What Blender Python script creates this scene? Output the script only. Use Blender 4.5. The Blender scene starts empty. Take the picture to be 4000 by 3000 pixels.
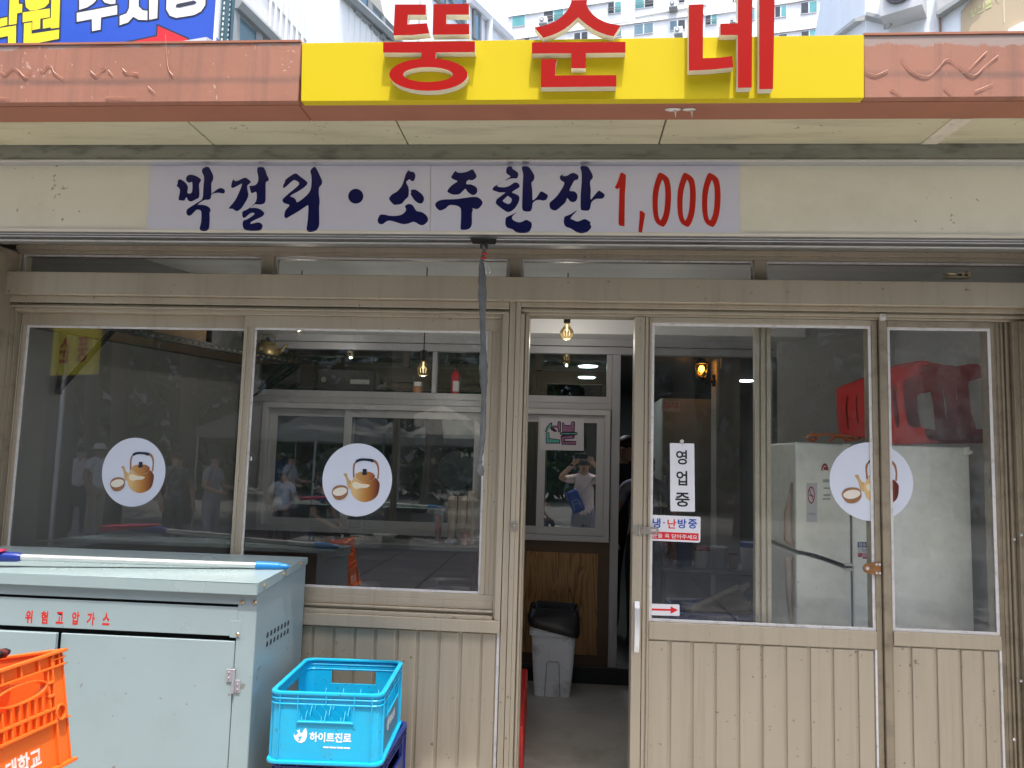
import bpy, bmesh, math, random
import numpy as np
from math import sin, cos, pi, radians, atan2, hypot
from mathutils import Vector, Matrix
R = random.Random(7)
SC = bpy.context.scene
COL = SC.collection
# ------------------------------------------------------------------ camera
CAM_Z = 1.62
FOC, PITCH, YAW, ROLL = 2972.36, 0.0963180, -0.0735746, -0.0285393     # focal length in pixels of the 4000 px wide photo
def cam_axes():
    cy, sy, cp, sp = cos(YAW), sin(YAW), cos(PITCH), sin(PITCH)
    f = Vector((sy*cp, cy*cp, sp)); r0 = Vector((cy, -sy, 0)); d0 = f.cross(r0)
    cr, sr = cos(ROLL), sin(ROLL)
    return cr*r0 + sr*d0, -sr*r0 + cr*d0, f
AX, AD, AF = cam_axes()
cam = bpy.data.cameras.new('camera'); camo = bpy.data.objects.new('camera', cam); COL.objects.link(camo)
camo.matrix_world = Matrix(((AX.x, -AD.x, -AF.x, 0), (AX.y, -AD.y, -AF.y, 0), (AX.z, -AD.z, -AF.z, CAM_Z), (0, 0, 0, 1)))
cam.sensor_width = 36; cam.lens = FOC/4000*36; cam.clip_start = .05; cam.clip_end = 400
SC.camera = camo
# ------------------------------------------------------------------ sky, sun, exposure
SUNV = Vector((.26, -1, 3.2)).normalized()
SUN_EL = math.asin(SUNV.z)
W = bpy.data.worlds.new('World'); SC.world = W; W.use_nodes = True
wn = W.node_tree
sky = wn.nodes.new('ShaderNodeTexSky'); sky.sky_type = 'NISHITA'; sky.sun_disc = False
sky.sun_elevation = SUN_EL; sky.sun_rotation = atan2(SUNV.x, SUNV.y)
sky.air_density = 1.0; sky.dust_density = 4.0; sky.ozone_density = .7; sky.altitude = 50
bg = wn.nodes['Background']; bg.inputs[1].default_value = .15
wn.links.new(sky.outputs[0], bg.inputs[0])
sl = bpy.data.lights.new('sun', 'SUN'); sl.energy = 1.7; sl.angle = radians(.8); sl.color = (1, .955, .88)
slo = bpy.data.objects.new('sun', sl); COL.objects.link(slo); slo.location = (2, -10, 30)
slo.rotation_euler = SUNV.to_track_quat('Z', 'Y').to_euler()
SC.view_settings.view_transform = 'Standard'; SC.view_settings.look = 'None'
SC.view_settings.gamma = 1; SC.view_settings.exposure = 1.6; SC.view_settings.use_curve_mapping = False
SC.cycles.max_bounces = 10; SC.cycles.transparent_max_bounces = 24; SC.cycles.glossy_bounces = 4
SC.cycles.sample_clamp_indirect = 8; SC.cycles.caustics_reflective = False; SC.cycles.caustics_refractive = False
SC.cycles.use_denoising = True
# ------------------------------------------------------------------ measuring helpers: photo pixel -> ray -> point on a plane
def ray(px, py):
    d = AX*((px-2000)/FOC) + AD*((py-1500)/FOC) + AF
    return d/d.y
def at(px, py, Y):
    d = ray(px, py); return Vector((d.x*Y, Y, CAM_Z + d.z*Y))
def fx(px, py, Y): return at(px, py, Y).x
def fz(px, py, Y): return at(px, py, Y).z
def on_plane(px, py, p0, n):
    d = ray(px, py); o = Vector((0, 0, CAM_Z)); return o + d*((p0-o).dot(n)/d.dot(n))
# ------------------------------------------------------------------ materials
MATS = {}
def M(name, col, rough=.5, metal=0., var=.06, scale=5., stretch=(1, 1, 1), bump=0., bscale=150., dirt=None, spec=.5, coat=0., emit=None, specks=None):
    if name in MATS: return MATS[name]
    m = bpy.data.materials.new(name); m.use_nodes = True; MATS[name] = m
    t = m.node_tree; N = t.nodes; L = t.links; b = N['Principled BSDF']
    b.inputs['Roughness'].default_value = rough; b.inputs['Metallic'].default_value = metal
    b.inputs['Specular IOR Level'].default_value = spec; b.inputs['Coat Weight'].default_value = coat
    if emit:
        b.inputs['Emission Color'].default_value = (*emit[0], 1); b.inputs['Emission Strength'].default_value = emit[1]
    tc = N.new('ShaderNodeTexCoord'); mp = N.new('ShaderNodeMapping'); mp.inputs['Scale'].default_value = stretch
    L.new(tc.outputs['Object'], mp.inputs[0])
    nz = N.new('ShaderNodeTexNoise'); nz.inputs['Scale'].default_value = scale; nz.inputs['Detail'].default_value = 6
    L.new(mp.outputs[0], nz.inputs['Vector'])
    rp = N.new('ShaderNodeValToRGB'); e = rp.color_ramp.elements
    e[0].position = .3; e[1].position = .7
    e[0].color = (*[max(0, c*(1-var)) for c in col], 1); e[1].color = (*[min(1, c*(1+var)) for c in col], 1)
    L.new(nz.outputs['Fac'], rp.inputs[0]); out = rp.outputs[0]
    if dirt:                       # (colour, amount 0..1, scale, stretch)
        mp2 = N.new('ShaderNodeMapping'); mp2.inputs['Scale'].default_value = dirt[3] if len(dirt) > 3 else (1, 1, 1)
        L.new(tc.outputs['Object'], mp2.inputs[0])
        n2 = N.new('ShaderNodeTexNoise'); n2.inputs['Scale'].default_value = dirt[2]; n2.inputs['Detail'].default_value = 8; n2.inputs['Roughness'].default_value = .65
        L.new(mp2.outputs[0], n2.inputs['Vector'])
        r2 = N.new('ShaderNodeValToRGB'); r2.color_ramp.elements[0].position = .5; r2.color_ramp.elements[1].position = .72
        r2.color_ramp.elements[1].color = (dirt[1],)*3 + (1,)
        L.new(n2.outputs['Fac'], r2.inputs[0])
        mx = N.new('ShaderNodeMix'); mx.data_type = 'RGBA'
        L.new(r2.outputs[0], mx.inputs[0]); L.new(out, mx.inputs[6]); mx.inputs[7].default_value = (*dirt[0], 1); out = mx.outputs[2]
    if specks:                     # (colour, scale, threshold): small chips, scuffs and fly dirt
        n5 = N.new('ShaderNodeTexNoise'); n5.inputs['Scale'].default_value = specks[1]; n5.inputs['Detail'].default_value = 2; L.new(tc.outputs['Object'], n5.inputs['Vector'])
        n6 = N.new('ShaderNodeTexNoise'); n6.inputs['Scale'].default_value = specks[1]*.12; L.new(tc.outputs['Object'], n6.inputs['Vector'])
        a5 = N.new('ShaderNodeMath'); a5.operation = 'MULTIPLY_ADD'; a5.inputs[1].default_value = .35; L.new(n6.outputs['Fac'], a5.inputs[0]); L.new(n5.outputs['Fac'], a5.inputs[2])
        r5 = N.new('ShaderNodeMapRange'); r5.inputs[1].default_value = specks[2]; r5.inputs[2].default_value = specks[2]+.03; r5.inputs[4].default_value = .75; L.new(a5.outputs[0], r5.inputs[0])
        x5 = N.new('ShaderNodeMix'); x5.data_type = 'RGBA'; L.new(r5.outputs[0], x5.inputs[0]); L.new(out, x5.inputs[6]); x5.inputs[7].default_value = (*specks[0], 1); out = x5.outputs[2]
    L.new(out, b.inputs['Base Color'])
    if bump:
        n3 = N.new('ShaderNodeTexNoise'); n3.inputs['Scale'].default_value = bscale; n3.inputs['Detail'].default_value = 3
        L.new(mp.outputs[0], n3.inputs['Vector'])
        bp = N.new('ShaderNodeBump'); bp.inputs['Strength'].default_value = bump; bp.inputs['Distance'].default_value = .003
        L.new(n3.outputs['Fac'], bp.inputs['Height']); L.new(bp.outputs[0], b.inputs['Normal'])
    # slight roughness variation
    mr = N.new('ShaderNodeMapRange'); mr.inputs[3].default_value = max(.02, rough-.08); mr.inputs[4].default_value = min(1, rough+.08)
    L.new(nz.outputs['Fac'], mr.inputs[0]); L.new(mr.outputs[0], b.inputs['Roughness'])
    return m
def glass(name, tint=(.97, .985, .98), refl=1., grime=.007, gcol=(.5, .5, .48), ior=1.68):
    if name in MATS: return MATS[name]
    m = bpy.data.materials.new(name); m.use_nodes = True; MATS[name] = m
    t = m.node_tree; N = t.nodes; L = t.links; N.remove(N['Principled BSDF']); o = N['Material Output']
    tr = N.new('ShaderNodeBsdfTransparent'); tr.inputs[0].default_value = (*tint, 1)
    gl = N.new('ShaderNodeBsdfGlossy'); gl.inputs['Roughness'].default_value = .0; gl.inputs[0].default_value = (refl, refl, refl, 1)
    fr = N.new('ShaderNodeFresnel'); fr.inputs[0].default_value = ior
    ge = N.new('ShaderNodeNewGeometry'); mxv = N.new('ShaderNodeMix'); mxv.data_type = 'FLOAT'
    L.new(ge.outputs['Backfacing'], mxv.inputs[0]); L.new(fr.outputs[0], mxv.inputs[2]); mxv.inputs[3].default_value = ((ior-1)/(ior+1))**2
    m1 = N.new('ShaderNodeMixShader'); L.new(mxv.outputs[0], m1.inputs[0]); L.new(tr.outputs[0], m1.inputs[1]); L.new(gl.outputs[0], m1.inputs[2])
    df = N.new('ShaderNodeBsdfDiffuse'); df.inputs[0].default_value = (*gcol, 1)
    tc = N.new('ShaderNodeTexCoord'); nz = N.new('ShaderNodeTexNoise'); nz.inputs['Scale'].default_value = 9; nz.inputs['Detail'].default_value = 9; nz.inputs['Roughness'].default_value = .7
    L.new(tc.outputs['Object'], nz.inputs['Vector'])
    mr = N.new('ShaderNodeMapRange'); mr.inputs[1].default_value = .4; mr.inputs[2].default_value = .75; mr.inputs[3].default_value = grime*.4; mr.inputs[4].default_value = grime*2
    L.new(nz.outputs['Fac'], mr.inputs[0])
    # small splashes
    vo = N.new('ShaderNodeTexVoronoi'); vo.inputs['Scale'].default_value = 16; L.new(tc.outputs['Object'], vo.inputs['Vector'])
    r3 = N.new('ShaderNodeMapRange'); r3.inputs[1].default_value = .10; r3.inputs[2].default_value = .03; r3.inputs[3].default_value = 0; r3.inputs[4].default_value = .16
    L.new(vo.outputs['Distance'], r3.inputs[0])
    n4 = N.new('ShaderNodeTexNoise'); n4.inputs['Scale'].default_value = 2.5; L.new(tc.outputs['Object'], n4.inputs['Vector'])
    r4 = N.new('ShaderNodeMapRange'); r4.inputs[1].default_value = .58; r4.inputs[2].default_value = .68
    L.new(n4.outputs['Fac'], r4.inputs[0])
    mu = N.new('ShaderNodeMath'); mu.operation = 'MULTIPLY'; L.new(r3.outputs[0], mu.inputs[0]); L.new(r4.outputs[0], mu.inputs[1])
    ad = N.new('ShaderNodeMath'); ad.operation = 'ADD'; L.new(mr.outputs[0], ad.inputs[0]); L.new(mu.outputs[0], ad.inputs[1])
    m2 = N.new('ShaderNodeMixShader'); L.new(ad.outputs[0], m2.inputs[0]); L.new(m1.outputs[0], m2.inputs[1]); L.new(df.outputs[0], m2.inputs[2])
    L.new(m2.outputs[0], o.inputs[0]); return m
def fascia_paint():
    """old terracotta paint: drip streaks, grime band along the lower third, flaked patches along the top edge"""
    m = M('terracotta_paint', (.37, .165, .108), .6, var=.09, scale=3, dirt=((.19, .10, .075), .75, 1.3, (11, 1, .4)), bump=.25, bscale=40, specks=((.55, .36, .30), 45, .90))
    t = m.node_tree; N = t.nodes; L = t.links; b = N['Principled BSDF']; src = b.inputs['Base Color'].links[0].from_socket
    tc = N.new('ShaderNodeTexCoord'); sp = N.new('ShaderNodeSeparateXYZ'); L.new(tc.outputs['Object'], sp.inputs[0])
    nz = N.new('ShaderNodeTexNoise'); nz.inputs['Scale'].default_value = 7; nz.inputs['Detail'].default_value = 10; nz.inputs['Roughness'].default_value = .7
    L.new(tc.outputs['Object'], nz.inputs['Vector'])
    def add(a, bb, op='ADD', v=None):
        q = N.new('ShaderNodeMath'); q.operation = op; L.new(a, q.inputs[0])
        if bb is not None: L.new(bb, q.inputs[1])
        else: q.inputs[1].default_value = v
        return q.outputs[0]
    # flaking near the top edge z > 3.06
    z = sp.outputs['Z']
    xr = N.new('ShaderNodeMapRange'); xr.inputs[1].default_value = 0; xr.inputs[2].default_value = 1.2; xr.inputs[3].default_value = 3.102; xr.inputs[4].default_value = 3.074; L.new(sp.outputs['X'], xr.inputs[0])
    k = add(add(z, xr.outputs[0], 'SUBTRACT'), add(add(nz.outputs['Fac'], None, 'SUBTRACT', .5), None, 'MULTIPLY', .10))
    mr = N.new('ShaderNodeMapRange'); mr.inputs[1].default_value = -.002; mr.inputs[2].default_value = .004; L.new(k, mr.inputs[0])
    mx = N.new('ShaderNodeMix'); mx.data_type = 'RGBA'; L.new(mr.outputs[0], mx.inputs[0]); L.new(src, mx.inputs[6]); mx.inputs[7].default_value = (.33, .25, .22, 1)
    # grime stripe
    n2 = N.new('ShaderNodeTexNoise'); n2.inputs['Scale'].default_value = 3.5; n2.inputs['Detail'].default_value = 6; L.new(tc.outputs['Object'], n2.inputs['Vector'])
    st = add(add(add(z, None, 'SUBTRACT', 2.968), add(add(n2.outputs['Fac'], None, 'SUBTRACT', .5), None, 'MULTIPLY', .03)), None, 'ABSOLUTE', 0)
    m3 = N.new('ShaderNodeMapRange'); m3.inputs[1].default_value = .02; m3.inputs[2].default_value = .003; m3.inputs[3].default_value = 0; m3.inputs[4].default_value = .95; L.new(st, m3.inputs[0])
    g = add(m3.outputs[0], n2.outputs['Fac'], 'MULTIPLY')
    mx2 = N.new('ShaderNodeMix'); mx2.data_type = 'RGBA'; L.new(g, mx2.inputs[0]); L.new(mx.outputs[2], mx2.inputs[6]); mx2.inputs[7].default_value = (.13, .085, .07, 1)
    L.new(mx2.outputs[2], b.inputs['Base Color']); return m
# ------------------------------------------------------------------ mesh helpers
def wloc(o):
    v = Vector((0, 0, 0))
    while o is not None: v = v + o.location; o = o.parent
    return v
class MB:
    def __init__(s): s.v = []; s.f = []; s.m = []
    def add(s, vs, fs, m=0):
        n = len(s.v); s.v += [tuple(p) for p in vs]
        for f in fs: s.f.append([i+n for i in f]); s.m.append(m)
    def box(s, x0, x1, y0, y1, z0, z1, m=0):
        if x0 > x1: x0, x1 = x1, x0
        if y0 > y1: y0, y1 = y1, y0
        if z0 > z1: z0, z1 = z1, z0
        s.add([(x0,y0,z0),(x1,y0,z0),(x1,y1,z0),(x0,y1,z0),(x0,y0,z1),(x1,y0,z1),(x1,y1,z1),(x0,y1,z1)],
              [(0,3,2,1),(4,5,6,7),(0,1,5,4),(1,2,6,5),(2,3,7,6),(3,0,4,7)], m); return s
    def hexa(s, p, m=0):
        s.add(p, [(0,3,2,1),(4,5,6,7),(0,1,5,4),(1,2,6,5),(2,3,7,6),(3,0,4,7)], m); return s
    def prism(s, pts, d, m=0):
        """pts: 3-D loop, d: extrusion vector"""
        n = len(pts); d = Vector(d); a = [Vector(p) for p in pts]
        s.add(a + [p+d for p in a], [tuple(range(n))[::-1], tuple(range(n, 2*n))] + [(i, (i+1) % n, n+(i+1) % n, n+i) for i in range(n)], m); return s
    def tube(s, path, r, n=8, m=0, caps=True):
        P = [Vector(p) for p in path]; rr = r if isinstance(r, (list, tuple)) else [r]*len(P)
        vs = []; up = None
        for i, p in enumerate(P):
            t = (P[min(i+1, len(P)-1)] - P[max(i-1, 0)]).normalized()
            if up is None: up = Vector((0, 0, 1)) if abs(t.z) < .9 else Vector((1, 0, 0))
            a = t.cross(up)
            if a.length < 1e-5: a = t.cross(Vector((0, 1, .1)))
            a.normalize(); b = a.cross(t); up = b
            for k in range(n):
                w = 2*pi*k/n; vs.append(p + (a*cos(w) + b*sin(w))*rr[i])
        fs = [(i*n+k, i*n+(k+1) % n, (i+1)*n+(k+1) % n, (i+1)*n+k) for i in range(len(P)-1) for k in range(n)]
        if caps: fs += [tuple(range(n))[::-1], tuple(range((len(P)-1)*n, len(P)*n))]
        s.add(vs, fs, m); return s
    def lathe(s, prof, n=20, c=(0, 0, 0), m=0, ax='z'):
        vs = []
        for r, h in prof:
            for k in range(n):
                w = 2*pi*k/n
                q = (r*cos(w), r*sin(w), h) if ax == 'z' else (r*cos(w), -h, r*sin(w)) if ax == 'y' else (h, r*cos(w), r*sin(w))
                vs.append((c[0]+q[0], c[1]+q[1], c[2]+q[2]))
        k_ = len(prof)
        fs = [(i*n+k, i*n+(k+1) % n, (i+1)*n+(k+1) % n, (i+1)*n+k) for i in range(k_-1) for k in range(n)]
        if prof[0][0] > 1e-6: fs.append(tuple(range(n))[::-1])
        if prof[-1][0] > 1e-6: fs.append(tuple(range((k_-1)*n, k_*n)))
        s.add(vs, fs, m); return s
    def sphere(s, c, r, m=0, n=14, sc=(1, 1, 1)):
        pr = [(r*sin(pi*i/8), -r*cos(pi*i/8)) for i in range(9)]; k0 = len(s.v)
        s.lathe(pr, n, (0, 0, 0), m)
        for i in range(k0, len(s.v)): p = s.v[i]; s.v[i] = (c[0]+p[0]*sc[0], c[1]+p[1]*sc[1], c[2]+p[2]*sc[2])
        return s
    def xform(s, mat):
        s.v = [tuple(mat @ Vector(p)) for p in s.v]; return s
    def build(s, name, mats, parent=None, smooth=False, bevel=0., local=False, seg=1):
        me = bpy.data.meshes.new(name)
        vs = s.v
        if parent is not None and not local:
            w = wloc(parent); vs = [(p[0]-w.x, p[1]-w.y, p[2]-w.z) for p in vs]
        me.from_pydata(vs, [], s.f)
        for q in (mats if isinstance(mats, (list, tuple)) else [mats]): me.materials.append(q)
        for p, i in zip(me.polygons, s.m): p.material_index = i
        bm = bmesh.new(); bm.from_mesh(me); bmesh.ops.remove_doubles(bm, verts=bm.verts, dist=1e-6)
        bmesh.ops.recalc_face_normals(bm, faces=bm.faces); bm.to_mesh(me); bm.free()
        o = bpy.data.objects.new(name, me); COL.objects.link(o); o.parent = parent
        if smooth:
            me.shade_smooth() if hasattr(me, 'shade_smooth') else None
            if smooth == 'auto': smooth_angle(o)
        if bevel:
            md = o.modifiers.new('edge', 'BEVEL'); md.width = bevel; md.segments = seg; md.limit_method = 'ANGLE'; md.angle_limit = radians(40)
        return o
def smooth_angle(o, ang=35):
    me = o.data; bm = bmesh.new(); bm.from_mesh(me)
    for f in bm.faces: f.smooth = True
    for e in bm.edges: e.smooth = len(e.link_faces) == 2 and e.calc_face_angle(0) < radians(ang)
    bm.to_mesh(me); bm.free()
def tag(o, label=None, cat=None, group=None, kind=None):
    for k, v in (('label', label), ('category', cat), ('group', group), ('kind', kind)):
        if v: o[k] = v
    return o
def thing(name, label, cat, loc=(0, 0, 0), rz=0., group=None):
    o = bpy.data.objects.new(name, None); COL.objects.link(o); o.location = loc; o.rotation_euler = (0, 0, rz); o.empty_display_size = .1
    return tag(o, label, cat, group)
def dup(o, loc=None, rot=None, label=None, parent=None):
    c = o.copy(); COL.objects.link(c)
    if parent is not None: c.parent = parent
    if loc is not None: c.location = loc
    if rot is not None: c.rotation_euler = rot
    if label: c['label'] = label
    for ch in list(o.children): dup(ch, parent=c)
    return c
def smooth_loop(pts, n=3):
    out = []; k = len(pts); P = [Vector((p[0], p[1])) for p in pts]
    for i in range(k):
        a, b, c, d = P[i-1], P[i], P[(i+1) % k], P[(i+2) % k]
        for j in range(n):
            t = j/n; out.append(.5*((2*b) + (c-a)*t + (2*a-5*b+4*c-d)*t*t + (3*b-a-3*c+d)*t**3))
    return [(p.x, p.y) for p in out]
def flat_mesh(loops, depth, offset=0., text=None):
    """2-D loops (even-odd) or a text -> vertices, faces extruded depth along +z"""
    if text is None:
        c = bpy.data.curves.new('flat', 'CURVE'); c.dimensions = '2D'; c.fill_mode = 'BOTH'
        for lp in loops:
            s = c.splines.new('POLY'); s.points.add(len(lp)-1); s.use_cyclic_u = True
            for q, p in zip(s.points, lp): q.co = (p[0], p[1], 0, 1)
    else:
        c = bpy.data.curves.new('flat', 'FONT'); c.body = text; c.resolution_u = 3
    c.offset = offset; c.extrude = .5
    o = bpy.data.objects.new('flat', c); COL.objects.link(o)
    dg = bpy.context.evaluated_depsgraph_get(); me = bpy.data.meshes.new_from_object(o.evaluated_get(dg))
    vs = [Vector(v.co) for v in me.vertices]; fs = [tuple(p.vertices) for p in me.polygons]
    nz = [p.normal.z for p in me.polygons]
    bpy.data.objects.remove(o); bpy.data.curves.remove(c); bpy.data.meshes.remove(me)
    return vs, fs, nz
def flat(name, loops, O, U, V, mats, parent, depth=.002, offset=0., text=None, fit=None, w=None):
    """place flat shapes on the plane O + u*U + v*V, raised by depth along U x V (towards the viewer)"""
    vs, fs, nz = flat_mesh(loops, depth, offset, text)
    if fit:                                     # (u0, u1, v0, v1)
        a = [min(v.x for v in vs), max(v.x for v in vs), min(v.y for v in vs), max(v.y for v in vs)]
        for v in vs:
            v.x = fit[0] + (v.x-a[0])/max(1e-9, a[1]-a[0])*(fit[1]-fit[0]); v.y = fit[2] + (v.y-a[2])/max(1e-9, a[3]-a[2])*(fit[3]-fit[2])
    O, U, V = Vector(O), Vector(U), Vector(V); Nn = U.cross(V).normalized()
    mb = MB()
    pts = [O + U*v.x + V*v.y + Nn*((v.z+.5)*depth) for v in vs]
    mb.v = [tuple(p) for p in pts]; mb.f = [list(f) for f in fs]; mb.m = [0 if z > .5 else 1 for z in nz] if isinstance(mats, (list, tuple)) else [0]*len(fs)
    me = bpy.data.meshes.new(name); wv = wloc(parent) if parent is not None else Vector()
    me.from_pydata([(p[0]-wv.x, p[1]-wv.y, p[2]-wv.z) for p in mb.v], [], mb.f)
    for q in (mats if isinstance(mats, (list, tuple)) else [mats]): me.materials.append(q)
    for p, i in zip(me.polygons, mb.m): p.material_index = i
    bm = bmesh.new(); bm.from_mesh(me); bmesh.ops.remove_doubles(bm, verts=bm.verts, dist=1e-6); bmesh.ops.recalc_face_normals(bm, faces=bm.faces); bm.to_mesh(me); bm.free()
    o = bpy.data.objects.new(name, me); COL.objects.link(o); o.parent = parent
    return o
EX, EZ = Vector((1, 0, 0)), Vector((0, 0, 1))
def px_loop(pts, Y, org=(0, 0), sc=1.):
    out = []
    for p in pts:
        q = at(org[0]+p[0]*sc, org[1]+p[1]*sc, Y); out.append((q.x, q.z))
    return out
def px_flat(name, loops, Y, mats, parent, depth=.002, org=(0, 0), sc=1., sm=0, offset=0.):
    L_ = []
    for lp in loops:
        q = px_loop(lp, Y, org, sc); L_.append(smooth_loop(q, sm) if sm else q)
    return flat(name, L_, (0, Y, 0), EX, EZ, mats, parent, depth, offset)
# ------------------------------------------------------------------ materials of the place
taupe = M('taupe_aluminium', (.455, .397, .300), .42, .2, var=.05, scale=4, stretch=(1, 1, .25), dirt=((.27, .225, .17), .35, 2.2, (10, 1, .5)), bump=.04, bscale=300, specks=((.16, .13, .10), 55, .905))
taupe_d = M('taupe_aluminium_worn', (.32, .27, .19), .5, .2, var=.1, scale=5, stretch=(3, 1, .2), dirt=((.12, .095, .07), .7, 9), bump=.05)
gask = M('white_gasket', (.72, .71, .70), .55, var=.05, dirt=((.3, .27, .23), .5, 25))
tglass = glass('window_glass', grime=.007)
dglass = glass('door_glass', grime=.014, ior=1.55)
hglass = glass('dusty_glass', grime=.05, gcol=(.66, .68, .68), ior=1.42)
iglass = glass('inner_glass', (.72, .80, .78), 1., .003, ior=2.3)
terra = fascia_paint()
terra_u = M('terracotta_underside', (.36, .145, .085), .55, var=.07, scale=6, bump=.1, bscale=80)
soff = M('soffit_cream', (.57, .535, .365), .5, var=.05, scale=3, dirt=((.33, .29, .2), .6, 2.5, (1, 6, 1)), specks=((.2, .16, .1), 40, .885))
greym = M('weathered_grey_steel', (.25, .255, .215), .6, .3, var=.16, scale=3, stretch=(.25, 1, 6), dirt=((.08, .08, .065), .75, 14, (.6, 1, 2)), bump=.15, bscale=90)
alu = M('bare_aluminium', (.62, .63, .65), .32, .85, var=.06, scale=8, stretch=(.2, 1, 4))
alud = M('dull_aluminium', (.30, .30, .28), .45, .7, var=.1, scale=6, stretch=(.2, 1, 5), dirt=((.1, .1, .09), .5, 10))
cream = M('cream_panel', (.82, .795, .635), .42, var=.025, scale=2, specks=((.3, .27, .2), 30, .90), dirt=((.5, .44, .3), .25, 3))
dark = M('recess_shade', (.03, .03, .028), .7)  # near-black colour standing in for shade inside gaps and slots
rub = M('black_rubber', (.015, .015, .015), .6)
ban = M('banner_vinyl', (.69, .695, .78), .3, var=.02, scale=2, bump=.03, bscale=12)
navy = M('navy_print', (.008, .010, .085), .3, var=.05)
redp = M('red_print', (.55, .022, .012), .3, var=.05)
yel = M('yellow_panel', (.66, .52, .014), .4, var=.015, scale=1.5, spec=.2)
redl = M('red_acrylic', (.38, .006, .004), .45, var=.03, scale=2, spec=.12)
side = M('letter_side_cream', (.70, .66, .55), .45, var=.05, scale=9)
wallw = M('interior_white', (.84, .84, .82), .6, var=.03, scale=2)
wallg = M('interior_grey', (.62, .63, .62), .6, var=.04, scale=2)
concrete = M('concrete_floor', (.27, .265, .235), .45, var=.16, scale=3.5, dirt=((.14, .135, .115), .8, 3.2), bump=.12, bscale=70)
# ------------------------------------------------------------------ the setting
def struct(name, mb, m, **k):
    o = mb.build(name, m, **k); o['kind'] = 'structure'; return o
def ground_mat(name, c1, c2, w, h, rough=.75, mortar=.006):
    m = M(name, c1, rough, var=.12, scale=2, bump=.1, bscale=60); t = m.node_tree; N = t.nodes; L = t.links
    b = N['Principled BSDF']; src = b.inputs['Base Color'].links[0].from_socket
    tc = N.new('ShaderNodeTexCoord'); br = N.new('ShaderNodeTexBrick'); br.inputs['Scale'].default_value = 1
    br.inputs['Brick Width'].default_value = w; br.inputs['Row Height'].default_value = h; br.inputs['Mortar Size'].default_value = mortar
    br.inputs['Color1'].default_value = (*c1, 1); br.inputs['Color2'].default_value = (*c2, 1); br.inputs['Mortar'].default_value = (.03, .03, .028, 1); br.offset = 0
    L.new(tc.outputs['Object'], br.inputs[0])
    mx = N.new('ShaderNodeMix'); mx.data_type = 'RGBA'; mx.blend_type = 'MULTIPLY'; mx.inputs[0].default_value = .35
    L.new(br.outputs[0], mx.inputs[6]); L.new(src, mx.inputs[7]); L.new(mx.outputs[2], b.inputs['Base Color']); return m
struct('ground', MB().box(-80, 80, -80, 160, -.3, -.02), M('asphalt_ground', (.12, .12, .115), .85, var=.2, scale=.6))
struct('pavement', MB().box(-20, 20, -9, 3.44, -.02, 0), ground_mat('paving_slabs', (.44, .43, .41), (.37, .36, .345), .9, .6, .75, .014))
FLZ = .2235
struct('floor', MB().box(-2.9, 2.6, 3.44, 5.06, -.01, FLZ), concrete)
struct('floor_kitchen', MB().box(-2.9, 2.6, 5.06, 9.6, -.01, FLZ), M('dimmed_kitchen_floor', (.05, .05, .045), .4, var=.2, scale=4))  # concrete floor carried on, the kitchen's gloom put into its colour
PY = 5.0                                                             # plane of the inner partition
# side walls of the dining room; the left one runs in at an angle
a0, a1 = Vector((-2.765, 3.46, 0)), Vector((-2.215, 5.02, 0)); nn = Vector((-.15, .05, 0))
LW0, LWD = Vector((-2.60, 3.46, 0)), (a1-a0).normalized()
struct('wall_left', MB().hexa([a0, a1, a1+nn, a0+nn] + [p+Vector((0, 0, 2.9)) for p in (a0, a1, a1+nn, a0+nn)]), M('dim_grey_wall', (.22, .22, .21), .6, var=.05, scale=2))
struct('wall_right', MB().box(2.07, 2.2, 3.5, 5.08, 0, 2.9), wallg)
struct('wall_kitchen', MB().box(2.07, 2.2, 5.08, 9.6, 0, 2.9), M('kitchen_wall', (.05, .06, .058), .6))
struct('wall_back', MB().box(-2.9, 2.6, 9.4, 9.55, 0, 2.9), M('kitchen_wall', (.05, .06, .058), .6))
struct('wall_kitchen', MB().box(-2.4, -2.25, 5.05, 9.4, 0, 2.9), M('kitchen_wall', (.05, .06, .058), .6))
struct('ceiling', MB().box(-2.9, 2.6, 3.45, 5.0, 2.72, 2.86), wallw)
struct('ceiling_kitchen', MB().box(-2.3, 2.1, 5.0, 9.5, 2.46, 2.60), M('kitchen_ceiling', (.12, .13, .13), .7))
# ------------------------------------------------------------------ the shop building
shop = thing('shop_building', 'low shop with taupe aluminium glazed front under a terracotta canopy', 'shop building', (0, 3.4, 0))
YF0 = 2.59; YB = 2.98; YS = 3.02; ZSOF = 2.887
XL, XR = -3.6, 3.6
xa, xb = fx(1170, 280, YF0), fx(3375, 260, YF0)
ZF1 = 3.112
def zs(px, py, Y): return fz(px, py, Y)
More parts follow.
